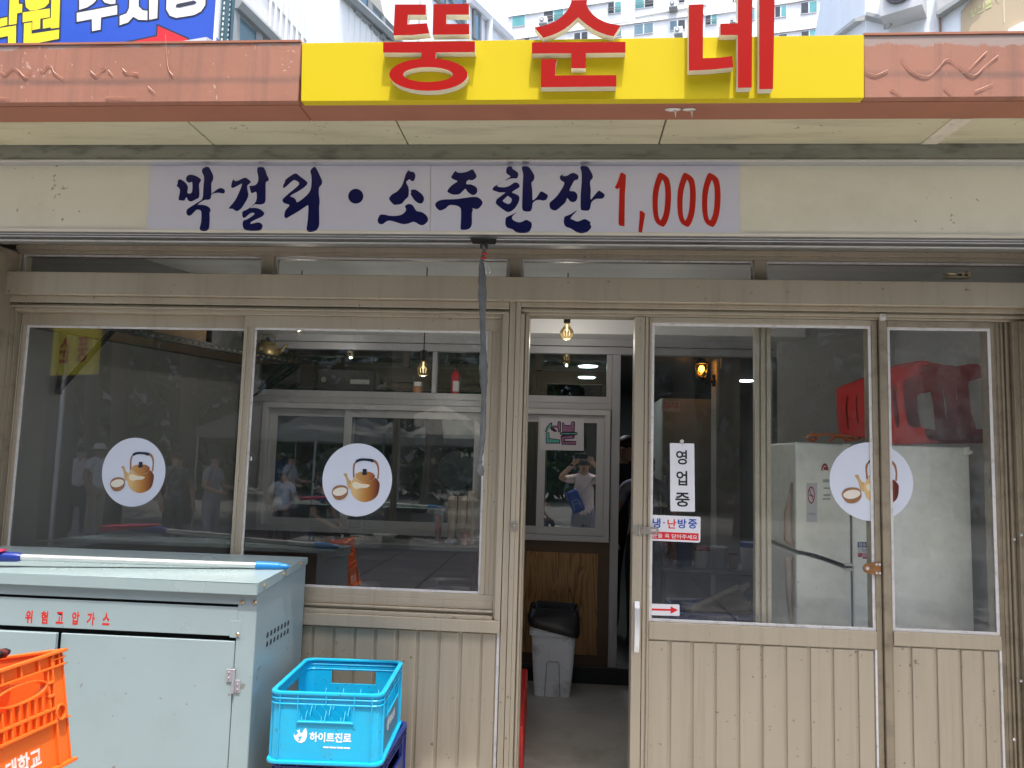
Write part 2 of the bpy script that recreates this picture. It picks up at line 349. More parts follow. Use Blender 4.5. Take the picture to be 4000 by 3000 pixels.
# terracotta fascia, left and right of the yellow sign, with its own underside
for n, (u, v, zt0, zt1) in enumerate(((XL, xa, zs(0, 167, YF0), zs(1164, 170, YF0)), (xb, XR, zs(3375, 139, YF0), zs(4000, 129, YF0)))):
    mb = MB(); mb.hexa([(u, YF0, ZSOF), (v, YF0, ZSOF), (v, YF0+.03, ZSOF), (u, YF0+.03, ZSOF), (u, YF0, ZF1), (v, YF0, ZF1), (v, YF0+.03, ZF1), (u, YF0+.03, ZF1)])
    mb.build('fascia_panel', terra, shop, bevel=.002)
    MB().box(u, v, YF0-.004, YF0+.06, ZF1, ZF1+.008).build('fascia_cap', terra_u, shop)
    # old glue trails and drips left by an earlier sign
    gm_ = M('old_glue', (.50, .235, .155), .45, var=.2, scale=20)
    if n == 0: tr = [[(0,470),(35,490),(80,450),(120,465),(170,510),(215,450)],[(265,455),(290,470),(320,432),(345,445),(360,480),(420,520)],[(600,470),(640,500),(670,465),(700,447)],[(720,465),(750,500)],[(815,455),(840,480),(880,480),(920,490)],[(985,575),(1030,615)],[(1100,230),(1115,440),(1150,500)],[(0,648),(60,650)],[(700,647),(900,645)]]
    else: tr = [[(3375,275),(3420,292),(3470,272)],[(3520,225),(3560,275),(3620,298),(3665,265),(3700,230),(3740,250),(3800,295),(3850,255),(3900,215)],[(3785,270),(3830,225),(3855,200)],[(3810,355),(3880,325)],[(3480,345),(3545,378)],[(3690,340),(3735,378)]]
    Yg = YF0-.004
    for q in tr:
        ks = .58770 if n == 0 else 1
        pts = [tuple(at(a*ks, b*ks, Yg)) for a, b in q]
        d2 = []
        for i in range(len(pts)-1):
            p0_, p1_, p2_, p3_ = [Vector(pts[min(max(j, 0), len(pts)-1)]) for j in (i-1, i, i+1, i+2)]
            for t in (0, .17, .33, .5, .67, .83): d2.append(.5*((2*p1_)+(p2_-p0_)*t+(2*p0_-5*p1_+4*p2_-p3_)*t*t+(3*p1_-p0_-3*p2_+p3_)*t**3))
        d2.append(pts[-1]); MB().tube(d2, [.0005+.0011*abs(sin(i*.23+len(q))) for i in range(len(d2))], 5).build('glue_trail', gm_, shop)
us = [XL, fx(1190, 430, 2.67), XR]
for i in range(2):
    MB().box(us[i]+.0015, us[i+1]-.0015, YF0+.03, 2.748, ZSOF-.004, ZSOF+.02).build('fascia_underside', terra_u, shop, bevel=.002)
# drips of white sealant
g = MB()
for px_, w in ((2628, .03), (2692, .026)):
    c = at(px_, 438, 2.66); c.z = ZSOF-.006; g.sphere(c, w, n=10, sc=(1, .45, .14))
    g.tube([c+Vector((.008, 0, -.002)), c+Vector((.009, -.004, -.014)), c+Vector((.010, -.004, -.03))], [.006, .003, .001], 6)
g.build('sealant_blob', M('white_sealant', (.7, .68, .63), .5), shop, smooth=True)
# soffit panels with open joints
xs = [XL, -2.42, -1.5, fx(1570, 515, 2.86), fx(2588, 515, 2.86), fx(3695, 510, 2.86), 2.35, XR]
for i in range(len(xs)-1):
    MB().box(xs[i]+.003, xs[i+1]-.003, 2.748, YB-.004, ZSOF, ZSOF+.02).build('soffit_panel', soff, shop, bevel=.0015)
a, b = at(3761, 466, 2.748), at(3630, 553, 2.97)
MB().hexa([(a.x-.035, 2.752, ZSOF-.004), (a.x+.035, 2.752, ZSOF-.004), (b.x+.03, 2.972, ZSOF-.004), (b.x-.03, 2.972, ZSOF-.004)] + [(p, q, ZSOF-.0005) for p, q in ((a.x-.035, 2.752), (a.x+.035, 2.752), (b.x+.03, 2.972), (b.x-.03, 2.972))]).build('joint_tape', M('peeling_tape', (.68, .62, .5), .6, dirt=((.3, .26, .2), .6, 30)), shop)
MB().box(XL, XR, YF0+.04, 3.6, 2.93, 3.0).build('canopy_roof', greym, shop)
ZB0 = zs(2000, 627, YB)
MB().box(XL, XR, YB, YB+.05, ZB0+.006, ZSOF+.03).build('steel_beam', greym, shop, bevel=.002)
MB().box(XL, XR, YB-.004, YS+.004, ZB0-.004, ZB0+.0045).build('beam_trim', alu, shop, bevel=.001)
ZS1, ZS0 = ZB0-.004, zs(2000, 905, YS)+.002
MB().box(XL, XR, YS+.004, YS+.03, ZS0, ZS1).build('lintel_panel', cream, shop)
MB().box(XL, XR, YS-.001, YS+.034, ZS0-.005, ZS0).build('lintel_trim', M('cream_trim', (.72, .69, .6), .4), shop)
# rolling shutter: recess, bottom bar with two bright ridges, rubber stops
ZT = zs(2000, 985, 3.42)
MB().box(XL, XR, YS+.035, 3.14, ZS0+.004, ZS0+.03).build('shutter_box', alud, shop)
zb1, zb0 = zs(2000, 926, 3.12), zs(2000, 958, 3.12)
sb = MB().box(-2.8, 2.23, 3.12, 3.17, zb0, zb1); sb.build('shutter_bar', alud, shop, bevel=.002)
rg = MB()
for f in (.08, .62, .9): z = zb0+(zb1-zb0)*f; rg.box(-2.8, 2.23, 3.113, 3.1205, z, z+.006)
rg.build('shutter_ridge', alu, shop, bevel=.001)
MB().box(-2.8, 2.23, 3.135, 3.16, zb1, ZS0+.02).build('shutter_slat', alud, shop)
for px_, py_ in ((200, 905), (383, 909), (3515, 932), (3740, 936)):
    c = at(px_, py_, 3.115); MB().hexa([(c.x-.02, 3.10, zb1-.001), (c.x+.02, 3.10, zb1-.001), (c.x+.02, 3.13, zb1-.001), (c.x-.02, 3.13, zb1-.001), (c.x-.015, 3.103, zb1+.026), (c.x+.015, 3.103, zb1+.026), (c.x+.015, 3.127, zb1+.026), (c.x-.015, 3.127, zb1+.026)]).build('rubber_stop', rub, shop, bevel=.003)
MB().box(XL, XR, 3.36, 3.5, ZT+.012, 2.93).build('header_wall', M('header_taupe', (.24, .19, .145), .55), shop)
MB().box(XL, XR, 3.171, 3.36, ZT+.05, 2.93).build('shutter_void', dark, shop)  # solid black block in place of the shaded gap behind the bar
# side pillars with shutter guides
for sx, x0, x1 in ((-1, -3.6, -2.645), (1, 2.235, 3.6)):
    MB().box(x0, x1, 3.22 if sx < 0 else 3.10, 3.5, 0, ZS0-.006).build('pillar', taupe_d, shop, bevel=.003)
# ---- frames
YFR = 3.40
PXL = -2.665
def vprof(mb, x0, x1, z0, z1, steps):
    """an upright frame member as a stepped extrusion: steps = [(fraction of the width, front Y)...]"""
    u = x0; tot = sum(s[0] for s in steps)
    for w, y in steps:
        v = u + (x1-x0)*w/tot; mb.box(u, v, y, 3.50, z0, z1); u = v
def hprof(mb, x0, x1, z0, z1, steps):
    u = z0; tot = sum(s[0] for s in steps)
    for w, y in steps:
        v = u + (z1-z0)*w/tot; mb.box(x0, x1, y, 3.50, u, v); u = v
ZB2T, ZB2B = zs(2000, 1081, 3.34), zs(2000, 1173, 3.34)
xL0, xR1 = fx(24, 1225, YFR)-.035, fx(3985, 1200, YFR)+.02
MB().box(PXL, 2.234, 3.34, 3.415, ZB2B, ZB2T).build('cross_beam', taupe, shop, bevel=.002)
# transom lights
xt = [PXL+.022] + [fx(p, 1045, 3.42) for p in (1026, 1069, 1989, 2035, 2946, 2990)] + [2.20]
tf = MB(); hprof(tf, PXL, 2.234, ZT-.028, ZT+.012, [(1, 3.415), (1.2, 3.405)])
for i in (1, 3, 5): tf.box(xt[i], xt[i+1], 3.412, 3.49, ZB2T-.05, ZT-.028)
tf.box(PXL, xt[0], 3.412, 3.49, ZB2T-.05, ZT-.028); tf.box(xt[7], 2.234, 3.412, 3.49, ZB2T-.05, ZT-.028)
tf.build('transom_frame', taupe, shop, bevel=.0015)
def pane_with_gasket(par, x0, x1, z0, z1, y, gw=.010, gm=None, name='pane', gmat=None):
    """glass and its bead; the glass is what the caller gets"""
    p = MB().box(x0+.003, x1-.003, y+.006, y+.011, z0+.003, z1-.003).build(name, gmat or tglass, par)
    g = MB(); g.box(x0, x1, y, y+.0055, z1-gw, z1); g.box(x0, x1, y, y+.0055, z0, z0+gw); g.box(x0, x0+gw, y, y+.0055, z0+gw, z1-gw); g.box(x1-gw, x1, y, y+.0055, z0+gw, z1-gw)
    g.build('gasket', gm or gask, par, bevel=.001); return p
for i in range(0, 8, 2):
    w = bpy.data.objects.new('transom_window', None); COL.objects.link(w); w.parent = shop
    pane_with_gasket(w, xt[i]+.004, xt[i+1]-.004, ZB2T-.045, ZT-.029, 3.43, .009)
# left half: window frame
wi0, wi1 = fx(86, 1400, 3.445)-.02, fx(1945, 1700, YFR)           # inner edges of the outer window frame
wo1 = fx(1976, 1700, YFR)
mu0, mu1 = fx(1979, 1700, YFR), fx(2020, 1800, YFR)          # post between window and door
z_h0, z_h1 = zs(1500, 1237, YFR), ZB2B-.001
z_s1, z_s0 = zs(1500, 2366, YFR), zs(1500, 2400, YFR)        # sill frame
z_r0 = zs(1500, 2448, YFR)                                   # lower rail
fr = MB(); hprof(fr, PXL, wo1, zs(1500, 1222, YFR), z_h1, [(.7, 3.375), (.8, 3.39), (.3, 3.402), (2.6, 3.372)])
hprof(fr, wi0, wi1, z_h0, zs(1500, 1222, YFR), [(1, 3.392)])
fr.build('window_head', taupe, shop, bevel=.0015)
fr = MB(); vprof(fr, wi0-.034, wi0, z_s0, zs(1500, 1222, YFR)-.0006, [(1, 3.378), (.5, 3.392), (.5, 3.385), (.4, 3.41)])
fr.box(PXL, wi0-.0345, 3.372, 3.5, 0, zs(1500, 1222, YFR)-.0006)
fr.build('window_jamb', taupe_d, shop, bevel=.0012)
fr = MB(); vprof(fr, wi1, wo1, z_s0+.0, zs(1500, 1222, YFR)-.0006, [(.35, 3.395), (.9, 3.378)])
fr.build('window_jamb', taupe, shop, bevel=.0012)
fr = MB(); hprof(fr, wi0, wi1, z_s0, z_s1, [(.7, 3.376), (.5, 3.40), (.35, 3.385)]); fr.build('window_sill', taupe, shop, bevel=.0015)
MB().box(PXL, wo1, 3.366, 3.5, z_r0, z_s0-.0006).build('lower_rail', taupe, shop, bevel=.002)
fr = MB(); vprof(fr, mu0, mu1, 0, z_h1, [(1.6, 3.380), (.12, 3.40), (1.2, 3.376)]); fr.build('door_post', taupe, shop, bevel=.0015)
# two sliding sashes
g0, g1 = fx(104, 1273, 3.43), fx(953, 1283, 3.43)
za1 = zs(1000, 1281, 3.43); za0 = zs(1500, 2303, 3.43)
def sash(x0, x1, z0, z1, gx0, gx1, gz0, gz1, y, ribs):
    s = bpy.data.objects.new('sliding_window', None); COL.objects.link(s); s.parent = shop
    f = MB(); f.box(x0, x1, y, y+.028, gz1, z1); f.box(x0, x1, y, y+.028, z0, gz0-.0); 
    f.box(x0, x1, y-.004, y, z0, z0+(gz0-z0)*.55)
    for (u, v) in ((x0, gx0), (gx1, x1)):
        k = max(1, ribs); 
        for i in range(k): f.box(u+(v-u)*i/k, u+(v-u)*(i+1)/k, y-(.004 if i % 2 == 0 else 0), y+.028, gz0, gz1)
    f.build('sash_frame', taupe, s, bevel=.0012); pane_with_gasket(s, gx0, gx1, gz0, gz1, y+.006); return s
xm0 = fx(957, 1700, 3.40); xm1 = fx(966, 1700, 3.40)
sash(wi0+.001, fx(965, 1700, 3.445), z_s1+.001, z_h0-.0006, (fx(104, 1273, 3.445)+fx(62, 1700, 3.445))/2, fx(955, 1700, 3.445), za0, za1, 3.445, 4)
xs0 = fx(929, 1700, 3.41); xg0 = fx(967, 1700, 3.41); xg1 = fx(1891, 1800, 3.41)
sash(xs0, wi1-.001, z_s1+.001, z_h0-.0006, xg0, xg1, za0, za1, 3.41, 3)
lt = MB().box(0, .012, 0, .008, 0, .02); lt.xform(Matrix.Translation(at(972, 1800, 3.40)))
lt.build('window_latch', alu, shop, bevel=.002)
# boards below the left window
def boards(par, edges, z0, z1, Y, name='board'):
    """edges: [(left px, right px)...] of each raised board at image row py"""
    for (u, v) in edges:
        MB().box(u, v, Y, Y+.007, z0, z1).build(name, taupe, par, bevel=.003, seg=2)
bl = [(fx(a, 2600, 3.40), fx(b, 2600, 3.40)) for a, b in ((1060, 1128), (1141, 1212), (1222, 1294), (1304, 1376), (1387, 1456), (1468, 1540), (1553, 1621), (1634, 1704), (1717, 1788), (1802, 1874), (1882, 1934))]
st = bl[1][0]-bl[0][0]
bl = [(bl[0][0]-st*k, bl[0][1]-st*k) for k in range(14, 0, -1)] + bl
bl = [b for b in bl if b[0] > PXL]
boards(shop, bl, .06, z_r0-.008, 3.392)
MB().box(PXL, wo1, 3.3985, 3.44, 0, z_r0-.0006).build('board_backing', taupe, shop)
MB().box(wo1-.012, wo1, 3.388, 3.398, 0, z_r0-.001).build('board_edge', gask, shop)
# door frame
dj0, dj1 = mu1+.0006, fx(2054, 1800, YFR)
zd1 = zs(2270, 1232, YFR); zd0 = FLZ+.01
xd_r = xR1
fr = MB(); hprof(fr, dj0, xd_r, zd1, z_h1, [(.5, 3.402), (.6, 3.388), (.4, 3.398), (.9, 3.376)]); fr.build('door_head', taupe, shop, bevel=.0015)
fr = MB(); vprof(fr, dj0, dj1, 0, zd1-.0006, [(1, 3.378), (.3, 3.402), (.6, 3.39), (.35, 3.41)]); fr.build('door_jamb', taupe, shop, bevel=.0015)
rj0 = fx(3920, 1900, YFR)
fr = MB(); vprof(fr, rj0, xR1, 0, zd1-.0006, [(.5, 3.42), (.25, 3.41), (.25, 3.42), (.3, 3.405), (.4, 3.415), (.8, 3.39), (1.2, 3.378)]); fr.build('door_jamb', taupe_d, shop, bevel=.0012)
MB().box(xR1, 2.234, 3.30, 3.5, 0, ZB2B-.001).build('shutter_guide', taupe_d, shop, bevel=.002)
MB().box(dj0, xR1, 3.375, 3.52, .0, FLZ-.005).build('threshold', taupe_d, shop, bevel=.002)
# sliding door leaf
YD = 3.405
d0, d1 = (fx(2485, 1216, YD)+fx(2458, 2800, YD))/2, (fx(3424, 2500, YD)+fx(3380, 1270, YD))/2
dg0 = (fx(2551, 1270, YD)+fx(2531, 2423, YD))/2; dg1 = (fx(3403, 1280, YD)+fx(3424, 2470, YD))/2
zg1 = zs(2975, 1266, YD); zg0 = zs(2975, 2447, YD); zr0 = zs(2975, 2516, YD)
door = bpy.data.objects.new('sliding_door', None); COL.objects.link(door); door.parent = shop
f = MB(); vprof(f, d0, dg0, zd0, zd1-.002, [(1.5, YD-.006), (.12, YD+.01), (.45, YD-.004), (.25, YD+.006), (.35, YD)]); f.build('door_stile', taupe, door, bevel=.0012)
f = MB(); f.box(dg0, dg1, YD-.003, YD+.03, zg1, zd1-.002); f.build('top_rail', taupe, door, bevel=.0015)
f = MB(); f.box(dg0, dg1, YD-.006, YD+.03, zr0, zg0); f.build('middle_rail', taupe, door, bevel=.002)
pane_with_gasket(door, dg0, dg1, zg0, zg1, YD+.005, .012, gmat=dglass)
br = [(fx(a, 2765, YD), fx(b, 2765, YD)) for a, b in ((2531, 2606), (2620, 2696), (2708, 2787), (2798, 2877), (2890, 2970), (2981, 3062), (3075, 3154), (3168, 3247), (3259, 3342), (3356, 3416))]
boards(door, br, .32, zr0-.006, YD-.001)
MB().box(dg0, dg1, YD+.0055, YD+.03, .25, zr0-.0006).build('board_backing', taupe, door)
MB().box(dg1-.008, dg1, YD-.004, YD+.005, .25, zr0-.001).build('board_edge', gask, door)
# meeting stile pair right of the leaf
x1, x2, x3 = fx(3402, 1900, YD), fx(3437, 1900, YD), fx(3478, 1900, YD)
f = MB(); vprof(f, dg1+.0006, x2, zd0, zd1-.002, [(1, YD)]); f.build('door_stile', taupe_d, door, bevel=.0015)
fix = bpy.data.objects.new('side_panel', None); COL.objects.link(fix); fix.parent = shop
f = MB(); vprof(f, x2+.0006, x3, zd0, zd1-.002, [(.12, YD+.01), (1, YD-.012), (.3, YD)]); f.build('panel_stile', taupe_d, fix, bevel=.0015)
pg1 = (fx(3870, 1280, YD)+fx(3912, 2470, YD))/2; pg0 = x3+.0006
zq1 = zs(3680, 1279, YD); zq0 = zs(3680, 2475, YD); zqr = zs(3700, 2531, YD)
f = MB(); f.box(pg0, pg1, YD, YD+.03, zq1, zd1-.002); f.build('top_rail', taupe_d, fix, bevel=.0015)
f = MB(); f.box(pg0, pg1, YD-.004, YD+.03, zqr, zq0); f.build('middle_rail', taupe, fix, bevel=.002)
pane_with_gasket(fix, pg0, pg1, zq0, zq1, YD+.007, .012, gmat=hglass)
f = MB(); vprof(f, pg1+.0006, rj0-.0006, zd0, zd1-.002, [(1, YD+.008), (1, YD+.016)]); f.build('panel_stile', taupe_d, fix, bevel=.0012)
bp = [(fx(a, 2765, YD), fx(b, 2765, YD)) for a, b in ((3492, 3556), (3568, 3655), (3667, 3750), (3762, 3840), (3851, 3906))]
boards(fix, bp, .32, zqr-.006, YD+.001)
MB().box(pg0, pg1, YD+.0075, YD+.03, .25, zqr-.0006).build('board_backing', taupe, fix)
MB().box(pg1-.008, pg1, YD-.001, YD+.007, .25, zqr-.001).build('board_edge', gask, fix)
# a second sash stile seen through the leaf
f = MB(); q0, q1 = fx(2948, 1800, 3.47), fx(3010, 1800, 3.47)
vp = [(.5, 3.462), (.2, 3.468), (.5, 3.458), (.2, 3.466), (.5, 3.46)]; vprof(f, q0, q1, zd0, zd1-.002, vp); f.build('rear_stile', taupe, door, bevel=.0012)
# handle, hasps
hm = M('polished_steel', (.8, .81, .83), .38, .6, var=.03, scale=10, stretch=(4, 1, .3))
rus = M('galvanised_hasp', (.45, .42, .37), .4, .8, var=.12, dirt=((.28, .12, .05), .7, 60))
rust = M('rusty_steel', (.30, .14, .05), .6, .4, var=.2, scale=40, dirt=((.12, .05, .02), .7, 70))
h0, h1 = at(2491, 2349, YD-.01), at(2484, 2549, YD-.01)
hx = (h0.x+h1.x)/2; f = MB()
for i in range(8):
    t0, t1 = i/8, (i+1)/8; bow = lambda t: -.022*sin(pi*t)**.6 if 0 < t < 1 else 0
    za, zc = h0.z+(h1.z-h0.z)*t0, h0.z+(h1.z-h0.z)*t1; ya, yc = YD-.0075+bow(t0), YD-.0075+bow(t1)
    f.hexa([(hx-.011, ya-.002, za), (hx+.011, ya-.002, za), (hx+.011, ya, za), (hx-.011, ya, za), (hx-.011, yc-.002, zc), (hx+.011, yc-.002, zc), (hx+.011, yc, zc), (hx-.011, yc, zc)])
for z in (h0.z-.012, h1.z+.012): f.lathe([(.0045, 0), (.004, .003), (0, .004)], 10, (hx, YD-.0095, z), ax='y')
f.build('handle', hm, door, bevel=.001)
def hasp(par, px_, py_, L=.09):
    o = at(px_, py_, YD-.007); f = MB(); y = YD-.0075
    f.box(o.x-.012, o.x+.014, y-.0015, y, o.z-.022, o.z+.022)
    f.tube([(o.x+.016, y-.003, o.z-.024), (o.x+.016, y-.003, o.z+.024)], .004, 8)
    f.box(o.x+.019, o.x+.056, y-.0035, y-.002, o.z-.016, o.z+.016)
    k = 16; cx = o.x+.085; ring = []
    outer = [(o.x+.056, -.016)] + [(cx+.016*cos(w), .016*sin(w)) for w in np.linspace(-pi/2, pi/2, 9)] + [(o.x+.056, .016)]
    inner = [(o.x+.064, -.0065)] + [(cx+.0065*cos(w), .0065*sin(w)) for w in np.linspace(-pi/2, pi/2, 9)] + [(o.x+.064, .0065)]
    n = len(outer)
    for i in range(n):
        j = (i+1) % n; p = [outer[i], outer[j], inner[j], inner[i]]
        f.hexa([(u, y-.0035, o.z+w) for u, w in p] + [(u, y-.002, o.z+w) for u, w in p])
    for du, dw in ((-.006, .015), (-.006, -.015), (.008, .015), (.008, -.015)): f.lathe([(.004, 0), (.003, .002), (0, .0025)], 8, (o.x+du, y-.0015, o.z+dw), ax='y')
    f.build('hasp', rus, par, bevel=.0006)
hasp(door, 2482, 2070)
o = at(2007, 2055, 3.376); f = MB(); f.box(o.x-.018, o.x+.018, 3.3735, 3.3755, o.z-.021, o.z+.021)
f.tube([(o.x-.010, 3.3735, o.z), (o.x-.010, 3.360, o.z+.004), (o.x, 3.352, o.z+.006), (o.x+.010, 3.360, o.z+.004), (o.x+.010, 3.3735, o.z)], .0035, 8)
for du in (-.012, .012):
    for dz in (-.015, .015): f.lathe([(.0035, 0), (.003, .002), (0, .0025)], 8, (o.x+du, 3.3735, o.z+dz), ax='y')
f.build('staple', rus, shop, bevel=.0006)
# rusty hasp on the meeting stile
f = MB(); c = at(3400, 2220, YD-.002); y = YD-.0035
outer = [(-.012+.021*cos(w), .021*sin(w)) for w in np.linspace(pi*.4, pi*1.6, 12)] + [(.012, -.026), (.042, -.026), (.042, .026), (.012, .026)]
f.prism([(c.x+u, y-.002, c.z+w) for u, w in outer], (0, .002, 0)); f.build('rusty_hasp', rust, door)
for du, dw, rr_ in ((.024, .018, .006), (.037, .018, .006), (.024, -.018, .006), (.037, -.018, .006), (-.014, 0, .009)):
    MB().lathe([(rr_, 0), (rr_*.8, .0015+rr_*.2), (0, .002+rr_*.2)], 10, (c.x+du, y-.002, c.z+dw), ax='y').build('rivet', M('bright_rivet', (.75, .75, .73), .35, .6), door)
# pulley on top of the cross beam, catch at the stile top
c = at(3742, 1082, 3.34); f = MB(); f.box(c.x-.045, c.x+.055, 3.345, 3.38, c.z, c.z+.005); f.box(c.x-.045, c.x+.055, 3.345, 3.38, c.z+.017, c.z+.021); f.box(c.x+.02, c.x+.03, 3.345, 3.38, c.z+.005, c.z+.017); f.box(c.x+.045, c.x+.055, 3.343, 3.38, c.z+.002, c.z+.03)
f.lathe([(.024, 0), (.02, .006), (.024, .012)], 16, (c.x-.015, 3.365, c.z+.005)); f.build('pulley', M('dirty_brass', (.35, .3, .2), .5, .5, dirt=((.04, .04, .03), .8, 40)), shop)
c = at(3446, 1241, 3.39); f = MB(); f.box(c.x-.012, c.x+.012, 3.382, 3.395, c.z-.012, c.z+.016); f.box(c.x-.004, c.x+.012, 3.376, 3.382, c.z-.004, c.z+.006); f.build('door_catch', gask, shop, bevel=.001)
# guide screws at the right
for px_, py_ in ((3962, 2107), (3990, 2090), (3962, 2890), (3988, 2660)): c = at(px_, py_, 3.30); MB().lathe([(.006, 0), (.004, .003), (0, .004)], 8, (c.x, 3.2995, c.z), ax='y').build('screw', alu, shop)
# ------------------------------------------------------------------ the yellow sign and its three raised syllables
ysign = thing('signboard', 'yellow signboard with three raised red syllables on the canopy edge', 'signboard', at(2270, 300, YF0))
YY = YF0-.006
c4 = [at(1176, 390, YY), at(3375, 386, YY), at(3375, 136, YY), at(1180, 168, YY)]
for c in c4[:2]: c.z = ZSOF-.003
MB().prism([tuple(c) for c in c4], (0, .035, 0)).build('panel', yel, ysign, bevel=.001)
YLF = YY-.034
s1 = .52441
def E1(p): return [(840+x*s1, y*s1) for x, y in p]
def E2(p): return [(1100+x*.67812, y*.67812) for x, y in p]
def E3(p): return [(2500+x*.67812, y*.67812) for x, y in p]
def ell(cx, cy, rx, ry, a0=0, a1=360, n=36): return [(cx+rx*cos(radians(a0+(a1-a0)*i/n)), cy+ry*sin(radians(a0+(a1-a0)*i/n))) for i in range(n+(a1-a0 < 360))]
dd1 = E1([(1355,72),(1583,72),(1582,149),(1450,149),(1447,219),(1590,210),(1599,248),(1608,284),(1480,298),(1343,300)])
dd2 = E1([(1638,70),(1900,67),(1900,148),(1733,148),(1733,216),(1902,215),(1902,293),(1632,296)])
mid = E2([(597,270),(1120,266),(1120,327),(897,330),(897,361)]) + E2(ell(855, 455, 223, 93, -79, 259, 48)) + E2([(816,361),(816,331),(597,330)])
ri = E2(ell(852, 455, 141, 42))
sa, sb_ = 1900, .36166
def E4(p): return [(1900+x*sb_, y*sb_) for x, y in p]
siot = E4([(915,58),(1080,55),(1085,66),(1078,95),(1088,130),(1110,170),(1150,215),(1200,255),(1265,288),(1330,309),(1445,330),(1368,447),(1290,430),(1220,405),(1150,370),(1085,325),(1030,280),(989,243),(950,280),(900,325),(840,370),(770,408),(700,438),(617,462),(523,350),(610,335),(690,310),(760,275),(820,230),(870,175),(900,120),(916,75)])
uu = E2([(1444,272),(1977,269),(1977,331),(1751,334),(1751,420),(1668,420),(1668,335),(1444,336)])
nn_ = E2([(1497,368),(1575,367),(1586,374),(1580,395),(1578,430),(1577,461),(1925,458),(1925,524),(1495,528)])
n1 = E3([(272,58),(350,55),(359,58),(355,80),(353,362),(440,360),(520,350),(526,415),(400,428),(272,434)])
n2 = E3([(542,14),(630,14),(638,17),(635,35),(631,530),(552,532),(551,231),(452,231),(452,166),(551,163),(552,17)])
n3 = E3([(673,4),(757,3),(764,6),(762,25),(752,538),(673,540)])
for lp in ([dd1, dd2, mid, ri], [siot, uu, nn_], [n1, n2, n3]):
    px_flat('syllable', lp, YLF+.032, [redl, side], ysign, depth=.032)
